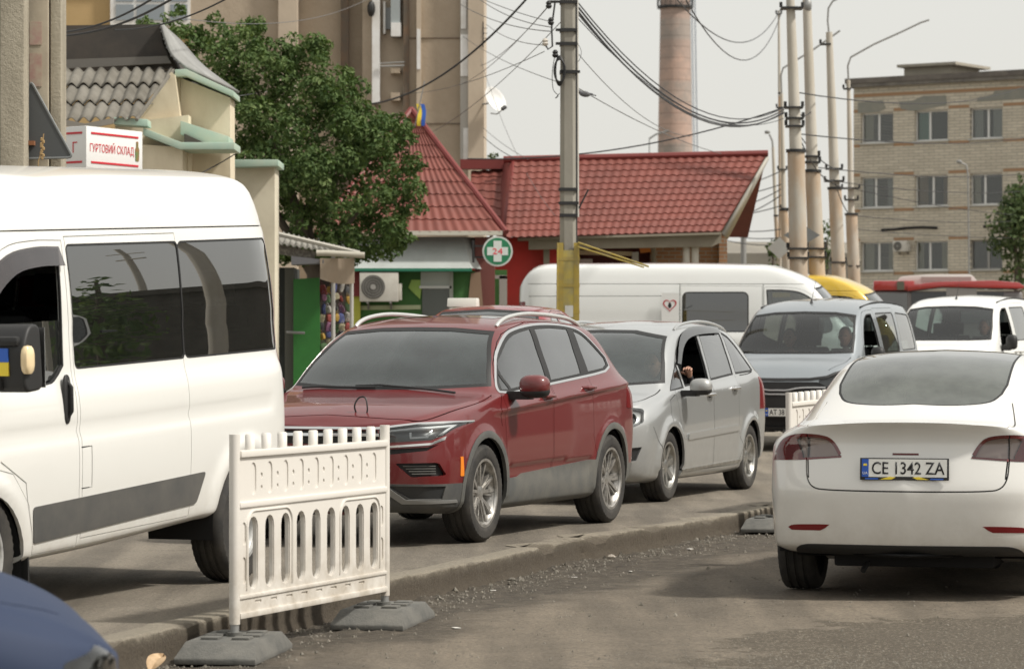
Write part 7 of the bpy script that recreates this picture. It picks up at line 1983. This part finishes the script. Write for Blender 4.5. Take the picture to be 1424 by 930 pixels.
def main_tree():
    d = 52.0; r = empty('street_tree', (WX(440, d), d, grade(d)), 0, None, 'large leafy green tree between the slate-roofed shop and the pharmacy', 'tree')
    o = Vector(r.location); rnd = random.Random(21); cl = []
    outline = [(262, 60, 36), (300, 55, 40), (340, 62, 42), (385, 78, 46), (425, 88, 46), (300, 110, 60), (355, 125, 66), (415, 140, 66), (470, 145, 60), (505, 165, 46), (535, 190, 44), (340, 185, 66), (400, 205, 72), (460, 215, 76), (395, 345, 34), (500, 352, 26), (455, 352, 30), (420, 350, 30), (550, 322, 28), (520, 240, 66), (560, 255, 42), (350, 245, 60), (420, 270, 66), (480, 290, 62), (535, 305, 50), (500, 340, 36), (540, 345, 30), (430, 320, 50), (470, 340, 36), (222, 50, 22), (206, 34, 16), (240, 30, 16), (560, 190, 24), (575, 230, 20), (572, 290, 26), (566, 330, 16), (480, 110, 20), (445, 70, 16), (360, 38, 16), (300, 30, 16), (255, 18, 12)]
    for px, py, rr_ in outline:
        c = W(px, py, d)-o; R_ = rr_*d/FPX
        cl.append(((c.x, rnd.uniform(-.5, .8), c.z), R_*.66))
        for q in range(6):
            a = rnd.uniform(0, 6.28); e = rnd.uniform(-.9, 1.1); rr2 = R_*rnd.uniform(.26, .44)
            cl.append(((c.x+R_*.68*math.cos(a)*math.cos(e), -.3+R_*1.1*math.sin(a)*math.cos(e), c.z+R_*.68*math.sin(e)), rr2))
    # small protruding sprigs round the outline
    crown_mesh('crown', cl, .090, 2700, ML1, r, 4)
    b = MB(); b.tube([(0, 0, 0), (.03, .02, 1.2), (-.05, 0, 2.4), (-.2, .1, 3.4)], [.17, .14, .11, .06], 10)
    for (e, w) in (((-1.6, .2, 4.6), .05), ((.9, -.1, 3.6), .05), ((-.6, -.3, 4.3), .05), ((.4, .4, 4.2), .045), ((-1.0, -.1, 5.4), .035)): b.tube([(-.02, 0, 2.2), ((e[0]-.02)*.5, e[1]*.5, (e[2]+2.2)*.52), e], [.08, w*1.2, w*.5], 8)
    b.build('trunk', MBK, r)
main_tree()
def small_tree(px, py, rr_, d, label, leaf=.22, per=60, m=ML2, seed=1, h=1.3, n=9, g='background trees'):
    c = W(px, py, d); r = empty('street_tree', (c.x, d, grade(d)), 0, None, label, 'tree', g); R_ = rr_*d/FPX; rnd = random.Random(seed); cl = []
    for q in range(n):
        a = rnd.uniform(0, 6.28); k = rnd.uniform(0, .62); cl.append(((R_*k*math.cos(a), R_*k*math.sin(a), c.z-grade(d)+R_*h*rnd.uniform(-.7, .7)), R_*rnd.uniform(.32, .55)))
    crown_mesh('crown', cl, leaf, per, m, r, seed); b = MB(); b.tube([(0, 0, 0), (.05*R_, 0, c.z*.5), (0, 0, c.z-grade(d)+R_*.4)], [R_*.09+.05, R_*.07+.04, .03], 8); b.build('trunk', MBK, r)
small_tree(1412, 330, 44, 125, 'leafy tree at the right edge in front of the brick building', .22, 300, seed=3, h=1.9, n=24)
small_tree(1418, 262, 24, 126, 'high leafy branch top at the right edge', .22, 260, seed=8, h=1.0, n=10)
small_tree(1075, 350, 16, 105, 'small dark tree left of the pole cluster', .16, 420, seed=4); small_tree(1150, 340, 16, 112, 'narrow dark tree behind the pole cluster', .18, 360, seed=5, h=2.6, n=14)
small_tree(683, 222, 12, 95, 'tree top peeping between the apartment block and the red roof', .16, 420, seed=6); small_tree(1075, 372, 14, 106, 'low dark bush left of the widest pole', .16, 420, seed=12, h=.7)
# ------------------------------------------------------------------ people (seen through the car windows)
SKIN = mat('skin', (.42, .24, .17), .55, col2=(.36, .19, .13), vscale=20)
def skinned(name, verts, edges, rad, m, parent, sub=2):
    me = bpy.data.meshes.new(name); me.from_pydata(verts, edges, []); o = bpy.data.objects.new(name, me); COL.objects.link(o)
    o.modifiers.new('s', 'SKIN'); sm = o.modifiers.new('u', 'SUBSURF'); sm.levels = sub; sm.render_levels = sub
    for i, r in enumerate(rad):
        q = me.skin_vertices[0].data[i]; q.radius = (r, r) if not isinstance(r, tuple) else r
    me.skin_vertices[0].data[0].use_root = True
    dg = bpy.context.evaluated_depsgraph_get(); dg.update()
    m2 = bpy.data.meshes.new_from_object(o.evaluated_get(dg)); bpy.data.objects.remove(o)
    m2.materials.clear(); m2.materials.append(m)
    for p in m2.polygons: p.use_smooth = True
    o = bpy.data.objects.new(name, m2); COL.objects.link(o); o.parent = parent; return o
def hand(parent, wrist, dirv, up, m=None, sg=1):
    """palm, four unequal bent fingers and a thumb"""
    x = Vector(dirv).normalized(); z = (Vector(up) - x*Vector(up).dot(x)).normalized(); y = z.cross(x)*sg; w = Vector(wrist)
    P = lambda a, b_, c: tuple(w + x*a + y*b_ + z*c)
    b = MB(); vs = []
    b.tube([P(-.02, 0, 0), P(.03, 0, .004), P(.085, 0, 0)], [.026, .034, .032], 10)
    for off, L in ((-.030, .066), (-.010, .078), (.011, .072), (.031, .056)):
        b.tube([P(.07, off, 0), P(.07+L*.45, off*1.1, -.006), P(.07+L*.75, off*1.12, -.028), P(.07+L*.85, off*1.12, -.050)], [.010, .0095, .0085, .006], 8)
    b.tube([P(.015, -.03, -.004), P(.045, -.060, -.012), P(.070, -.066, -.028)], [.013, .011, .008], 8)
    return b.build('hand', m or SKIN, parent, ang=70)
def person(loc, rz, label, shirt, hair, parent=None, elbow=None, handp=None, wheelp=((.52, .16, .34), (.52, -.16, .34)), hat=False, group=None):
    """seated figure: origin at the hip on the seat, facing +x"""
    r = empty('person', loc, rz, parent, label, 'person', group)
    V = [(0, 0, .05), (-.03, 0, .22), (-.07, 0, .40), (-.08, 0, .50), (-.06, 0, .575), (-.04, 0, .62)]; E = [(0, 1), (1, 2), (2, 3), (3, 4), (4, 5)]
    rad = [(.15, .16), (.12, .15), (.125, .17), (.10, .13), (.052, .055), (.048, .05)]
    for sg, wp in ((1, wheelp[0]), (-1, wheelp[1])):
        k = len(V); sh = (-.08, .19*sg, .475); el = (elbow if (sg == 1 and elbow) else (.14, .25*sg, .22)); hd = (handp if (sg == 1 and handp) else wp)
        V += [sh, el, hd]; E += [(3, k), (k, k+1), (k+1, k+2)]; rad += [.068, .048, .032]
        V += [(.12, .10*sg, .06), (.46, .13*sg, .08), (.52, .13*sg, -.30), (.66, .13*sg, -.34)]; E += [(0, k+3), (k+3, k+4), (k+4, k+5), (k+5, k+6)]; rad += [.095, .07, .05, .045]
    body = skinned('body', V, E, rad, shirt, r)
    # head with face
    b = MB(); b.ball((0, 0, .745), (.098, .078, .120), 20)
    for i, v in enumerate(b.v):
        x, y, z = v; zz = z-.745
        if zz < -.03: x = x - .02*(1 if x < 0 else -.2); y *= 1 + zz*2.2
        if x > .05 and abs(y) < .022 and -.035 < zz < .02: x += .022
        if x > .04 and .012 < abs(y) < .045 and 0 < zz < .03: x -= .008
        b.v[i] = (x, y, z)
    b.tube([(.085, 0, .765), (.118, 0, .728), (.100, 0, .716)], [.008, .014, .009], 8)
    for sg in (1, -1): b.ball((-.01, .080*sg, .745), (.018, .010, .032), 8)
    head = b.build('head', SKIN, r, ang=80)
    b = MB()
    for sg in (1, -1): b.ball((.086, .032*sg, .758), (.010, .014, .008), 8)
    b.build('eyes', mat('eye', (.05, .035, .03), .3), r); b = MB(); b.ball((.090, 0, .688), (.008, .024, .006), 8); b.build('mouth', mat('lips', (.30, .10, .08), .5), r)
    b = MB(); b.ball((-.022, 0, .775), (.092, .086, .108), 18)
    b.v = [((v[0] if v[0] < .035 else .035+(v[0]-.035)*.2), v[1], max(v[2], .70 if v[0] < -.03 else .775)) for v in b.v]; b.build('hair', hair, r, ang=80)
    for sg, wp in ((1, wheelp[0]), (-1, wheelp[1])):
        hd = Vector(handp if (sg == 1 and handp) else wp); el = Vector(elbow if (sg == 1 and elbow) else (.14, .25*sg, .22)); hand(r, tuple(hd), tuple(hd-el), (0, 0, 1), sg=sg)
    return r
DARKCLOTH = mat('dark_cloth', (.02, .02, .024), .9); GREYCLOTH = mat('grey_cloth', (.20, .19, .18), .9); BLUECLOTH = mat('blue_cloth', (.06, .08, .14), .9); REDCLOTH = mat('brick_cloth', (.20, .07, .05), .9)
HAIRD = mat('hair_dark', (.018, .014, .011), .7); HAIRG = mat('hair_grey', (.22, .21, .20), .7); HAIRB = mat('hair_brown', (.07, .04, .022), .7)

# ------------------------------------------------------------------ vehicles in the road
def place(root, x, y, z, heading_deg, toward=True, pitch=0.0):
    """heading measured from the view axis; toward the camera when toward is True. origin = front axle on the ground"""
    a = R(heading_deg); f = Vector((math.sin(a), math.cos(a)))*(-1 if toward else 1)
    root.location = (x, y, z); root.rotation_euler = (0, R(pitch), math.atan2(f.y, f.x)); return root
def axle(px_side, d, heading, yw):
    """front axle centre from the outer wheel's contact point (photo pixel column, distance)"""
    a = R(heading); f = Vector((-math.sin(a), -math.cos(a))); l = Vector((-f.y, f.x)); p = Vector((WX(px_side, d), d)) - l*yw
    return p
def L2W(root, v):
    return Matrix.Translation(root.location) @ root.rotation_euler.to_matrix().to_4x4() @ Vector(v)

SUV = red_suv(); p = axle(675, 23.6, 21, .91); place(SUV, p.x, p.y, 0, 21); tag(SUV, 'dark red sport utility car with grey cladding and roof rails, first behind the near barrier', 'car', 'vehicles queueing in the road')
bpy.context.view_layer.update()
# tow loop on the bonnet of the suv and small emblem shapes stay with the car
b = MB(); b.tube(curve([(.70, .20, .93), (.73, .19, 1.0), (.72, .22, 1.06), (.72, .27, 1.06), (.73, .29, .99), (.72, .28, .94)], 4), .006, 6); b.build('hood_loop', M['black'], SUV)

MPV = silver_mpv(); p = axle(932, 29.75, 20, .875); place(MPV, p.x, p.y, 0, 20); tag(MPV, 'silver people carrier with smoked wind deflectors queueing behind the red car', 'car', 'vehicles queueing in the road')
q = L2W(MPV, (-1.06, .37, .50)); person(tuple(q), MPV.rotation_euler.z, 'driver in dark clothes resting an arm on the open window of the silver car', DARKCLOTH, HAIRD, elbow=(.17, .45, .50), handp=(.36, .475, .66))

WP = paint('van_white', (.74, .735, .70), 0, .35, .55, (.42, .37, .30), coat=.7, dz=(.35, .8))
VAN = big_van(WP, 3.2, 'front', .045, pitch_lift=.12)
rear = Vector((WX(339, 19.7), 19.7)); a = R(20); f = Vector((-math.sin(a), -math.cos(a))); l = Vector((-f.y, f.x)); p = rear + f*3.2 - l*.98
place(VAN, p.x, p.y, -.125, 20, pitch=2.25); tag(VAN, 'high-roofed white minibus with dark side windows at the left edge', 'minibus', 'vehicles queueing in the road')
# sticker on the minibus mirror arm, mud flap
mir = [c for c in VAN.children if c.name.startswith('side_mirror')][0]
b = MB(); b.box((.104, .15, -.02), (.119, .24, .05)); b.build('sticker_blue', M['blue'], mir); b = MB(); b.box((.102, .15, -.091), (.117, .24, -.021)); b.build('sticker_yellow', M['yellow'], mir)
for sg in (1, -1):
    b = MB(); b.box((-.47, sg*.72, .16), (-.455, sg*1.0, .46)); b.build('mud_flap', M['black'], VAN)
b = MB(); b.box((-3.05, -.35, .34), (-.6, .35, .43)); b.build('underbody', M['dark'], VAN, bevel=.03)
# seats rows and opposite glazing make the tinted windows read as windows
for x in (-1.7, -2.5, -3.3):
    for y in (.55, -.55): seat(VAN, x, y, .95)

EV = white_fastback(); a = R(15); pc = Vector((WX(1257, 19.75), 19.75)); p = pc + Vector((math.sin(a), math.cos(a)))*3.87
place(EV, p.x, p.y, low_z(3.2, 21)-.004, 15, toward=False); tag(EV, 'white fastback car seen from behind with a large glass roof at the right edge', 'car', 'cars driving away from the camera')
q = L2W(EV, (-1.72, .37, .40)); person(tuple(q), EV.rotation_euler.z, 'driver at the left seat of the white fastback, seen through its rear glass', GREYCLOTH, HAIRD); q = L2W(EV, (-1.72, -.37, .40)); person(tuple(q), EV.rotation_euler.z, 'passenger at the right seat of the white fastback, seen through its rear glass', DARKCLOTH, HAIRB)

BG = paint('grey_blue_paint', (.315, .345, .365), .5, .33, .35, (.26, .24, .21))
SV = small_van(BG); d = 41.0; p = Vector((WX(1106, d), d)); place(SV, p.x, p.y, grade(d)+.05, 20); tag(SV, 'pale blue-grey small van with two people in front, behind the far barrier', 'van', 'vehicles queueing in the road')
plate(SV, .895, .10, .42, 'AT 38', 1, .52, .125)
q = L2W(SV, (-1.05, .38, .62)); person(tuple(q), SV.rotation_euler.z, 'driver in grey at the wheel of the blue-grey van', GREYCLOTH, HAIRG, group=None); q = L2W(SV, (-1.05, -.36, .60)); person(tuple(q), SV.rotation_euler.z, 'passenger in a brick-red top beside the driver of the blue-grey van', REDCLOTH, HAIRD)

WP2 = paint('van_white_two', (.80, .80, .77), 0, .35, .3, (.42, .37, .30))
SV2 = recolour(SV, {BG: WP2}); tag(SV2, 'small white van with an open driver window behind the blue-grey van', 'van', 'vehicles queueing in the road')
for c in list(SV2.children_recursive):
    if c.name.startswith(('plate', 'number_plate', 'frame_', 'country_')): bpy.data.objects.remove(c)
d = 50.0; p = Vector((WX(1312, d), d)); place(SV2, p.x, p.y, grade(d)+.10, 22)
q = L2W(SV2, (-1.05, .38, .60)); person(tuple(q), SV2.rotation_euler.z, 'driver behind the windscreen of the small white van', DARKCLOTH, HAIRG)

WP3 = paint('sprinter_white', (.76, .77, .75), 0, .35, .35, (.36, .33, .28))
SP = big_van(WP3, 4.4, 'side', .07); tag(SP, 'long white panel van with a dark side window crossing behind the silver car', 'van', 'vans crossing behind the queue')
def place_side(root, px_front, d, ang, z, sc=1.0):
    root.rotation_euler = (0, 0, R(ang)); root.location = (WX(px_front, d), d, z); root.scale = (sc,)*3
place_side(SP, 1150, 55.0, -7, grade(55)-.02)
# logo card beside the van's side window
y, n = .985, None
b = MB(); b.box((-2.45, -1.012, 1.36), (-2.74, -1.022, 2.0)); b.build('logo_card', mat('card_white', (.78, .78, .76), .5), SP)
def heart(cx, cz, s): return [(cx+s*.06*16*math.sin(t)**3, cz+s*.06*(13*math.cos(t)-5*math.cos(2*t)-2*math.cos(3*t)-math.cos(4*t))) for t in [2*math.pi*i/36 for i in range(36)]]
ho = heart(-2.60, 1.80, .12); hi_ = heart(-2.60, 1.80, .095); b = MB(); plate_holes(b, ho, [hi_], -1.0255, -1.0222); b.build('heart_outline', mat('logo_red', (.45, .05, .06), .5), SP)
b = MB(); b.ball((-2.60, -1.024, 1.79), (.03, .003, .05), 10); b.build('logo_figure', M['ink'], SP); b = MB(); b.box((-2.50, -1.0225, 1.50), (-2.70, -1.0245, 1.515)); b.build('logo_line', M['ink'], SP)

YP = paint('yellow_paint', (.66, .44, .04), 0, .4, .3, (.4, .32, .15))
YV = recolour(SP, {WP3: YP}); tag(YV, 'yellow van whose rounded roof shows between the white van and the pole cluster', 'van', 'vans crossing behind the queue')
for c in list(YV.children):
    if c.name.startswith(('logo', 'heart')): bpy.data.objects.remove(c)
place_side(YV, 1222, 66.0, -14, grade(66)-.05)

# red cab parked on the left
RP = paint('taxi_red', (.26, .010, .018), .2, .3, .25, (.2, .14, .12))
TX = hatchback(RP); tag(TX, 'dark red hatchback with a white taxi sign on its roof', 'car')
TX.rotation_euler = (0, 0, R(-101)); TX.location = (WX(662, 38), 37.0, .34); TX.scale = (1.06,)*3
b = MB(); b.prism([(-.10, 0), (.10, 0), (.07, .10), (-.07, .10)], -.17, .17, 'y'); o = b.build('taxi_light', mat('taxi_white', (.62, .62, .56), .4), TX, bevel=.012); z = 1.478; o.location = (-1.62, -.47, z-.012)
text_obj('TAXI', 'taxi_letters', .05, M['ink'], TX, frame_mtx((-1.445, .1, z+.05), (0, 1, 0), (-.3, 0, 1)), width=.22) if False else None

# car in the near left corner, out of focus
BP = paint('navy_paint', (.014, .027, .066), .0, .75, .1, (.1, .1, .1), coat=.0)
NC = recolour(TX, {RP: BP}); tag(NC, 'dark blue car whose blurred bonnet fills the lower left corner', 'car')
for c in list(NC.children):
    if c.name.startswith('taxi'): bpy.data.objects.remove(c)
NC.rotation_euler = (0, 0, R(12)); NC.location = (WX(150, 9.3)-.78, 9.3, -.12); NC.scale = (1, 1, 1)

GP = paint('pale_green_paint', (.50, .54, .48), .2, .35, .2, (.3, .3, .25))
RC = recolour(NC, {BP: GP}); tag(RC, 'pale car cut off by the right edge beside the small white van', 'car'); RC.scale = (1.05,)*3
RC.rotation_euler = (0, 0, R(225)); RC.location = (WX(1462, 56), 55.0, grade(56)+.15)

# ---- red and white bus behind the vans ----
def bus():
    d = 84.0; r = empty('city_bus', (WX(1330, d), d, grade(d)), R(-6), None, 'red-roofed bus with a white roof unit behind the small white van', 'bus'); x0 = r.location.x
    X = lambda px: (WX(px, d)-x0); Z = lambda py: WZ(py, d)-grade(d)
    red = paint('bus_red', (.36, .025, .022), 0, .35, .2, (.3, .2, .15), dz=(.3, .6)); wht = mat('bus_grey', (.19, .18, .18), .5); l, rr_ = X(1215), X(1421)
    b = MB(); b.box((l, 0, .35), (rr_, 2.5, Z(405))); b.build('body', wht, r, bevel=.1, seg=3)
    b = MB(); b.box((l, -.02, Z(404)), (X(1272), 2.5, Z(390))); b.build('roof_panel', red, r, bevel=.05)
    b = MB(); b.prism([(X(1262), Z(405)), (X(1262), Z(397)), (X(1300), Z(392)), (X(1380), Z(390)), (rr_-.1, Z(393)), (rr_+.04, Z(398)), (rr_+.02, Z(402)), (X(1310), Z(399))], -.10, 2.56, 'y'); b.build('roof_edge', red, r, bevel=.03)
    b = MB(); b.prism(round_poly([(X(1246), Z(395)), (X(1252), Z(384)), (X(1290), Z(381)), (X(1352), Z(381)), (X(1360), Z(392)), (X(1360), Z(395))], .1), .3, 2.2, 'y'); b.build('roof_unit', mat('unit_white', (.66, .65, .62), .5), r, bevel=.03)
    b = MB(); b.box((X(1282), .27, Z(391)), (X(1351), .30, Z(384.5))); b.build('unit_grille', mat('unit_grey', (.36, .30, .28), .6), r)
    b = MB(); b.box((l+.1, -.03, Z(450)), (X(1262), .0, Z(408))); b.build('window', M['g_dark'], r); b = MB(); b.box((X(1268), -.03, Z(450)), (X(1395), .0, Z(406))); b.build('window', mat('bus_pane', (.06, .065, .07), .1), r)
    b = MB(); b.box((X(1402), -.03, Z(470)), (X(1416), .0, Z(415))); b.build('door_pane', mat('bus_pane', (.06, .065, .07), .1), r); b = MB(); b.box((X(1248), -.06, Z(403)), (X(1258), -.02, Z(391))); b.build('destination_box', mat('box_olive', (.10, .10, .07), .5), r)
    b = MB(); b.box((X(1316), -.04, Z(402)), (X(1360), -.03, Z(409))) if False else b.box((X(1316), -.045, Z(411)), (X(1358), -.03, Z(401))); b.build('grey_panel', mat('panel_grey', (.30, .29, .28), .5), r)
    for px in (1240, 1400): b = MB(); b.cyl((X(px), -.01, .48), (X(px), .28, .48), .48, n=24); b.build('wheel', M['rubber'], r)
bus()

# ---- things beside the road, right of the photograph, that the windows mirror ----
MV = recolour(VAN, {}); tag(MV, 'white minibus waiting at the right of the road, outside the picture', 'minibus'); MV.location = (15.5, 33.0, .1); MV.rotation_euler = (0, 0, R(205)); 
for i, (x, y, h, r_) in enumerate([(17.5, 38.5, 9.5, .12), (21.5, 39.0, 9.5, .06), (30, 49, 9, .08)]):
    b = MB(); b.cyl((0, 0, 0), (.15, 0, h), r_*1.3, r_, 12); b.box((-.5, -.05, h-.9), (.7, .05, h-.8)); b.box((-.4, -.05, h-1.5), (.5, .05, h-1.42)); o = b.build('roadside_pole', M_POLE, loc=(x, y, 0)); tag(o, ['nearest', 'middle', 'farthest'][i] + ' concrete pole beside the road to the right of the picture', 'pole', 'poles right of the picture')
def conifer(x, y, h, seed, label):
    r = empty('conifer_tree', (x, y, 0), 0, None, label, 'tree', 'conifers right of the picture'); rnd = random.Random(seed); cl = []
    for k in range(9):
        z = h*(.25+.75*k/9); R_ = h*.20*(1-k/9.5)
        for q in range(6): a = q*1.05+k; cl.append(((R_*.7*math.cos(a), R_*.7*math.sin(a), z), R_*.5+.1))
    crown_mesh('crown', cl, .30, 55, ML1, r, seed); b = MB(); b.cyl((0, 0, 0), (0, 0, h*.9), .16, .04, 8); b.build('trunk', MBK, r)
conifer(20, 36, 5.2, 1, 'nearer dark conifer to the right of the picture'); conifer(26, 44, 6.0, 2, 'farther dark conifer to the right of the picture')
b = MB(); b.box((0, 0, 0), (46, 9, 4.6)); b.box((-.3, -.3, 4.6), (46.3, 9.3, 4.9)); o = b.build('low_building', mat('added_dark_wall', (.11, .10, .085), .9, var=.3), loc=(16, 60, 0), rz=R(-42)); tag(o, 'long low building placed right of the picture to darken reflections', 'building')  # dark building added out of view to darken the red car's reflections
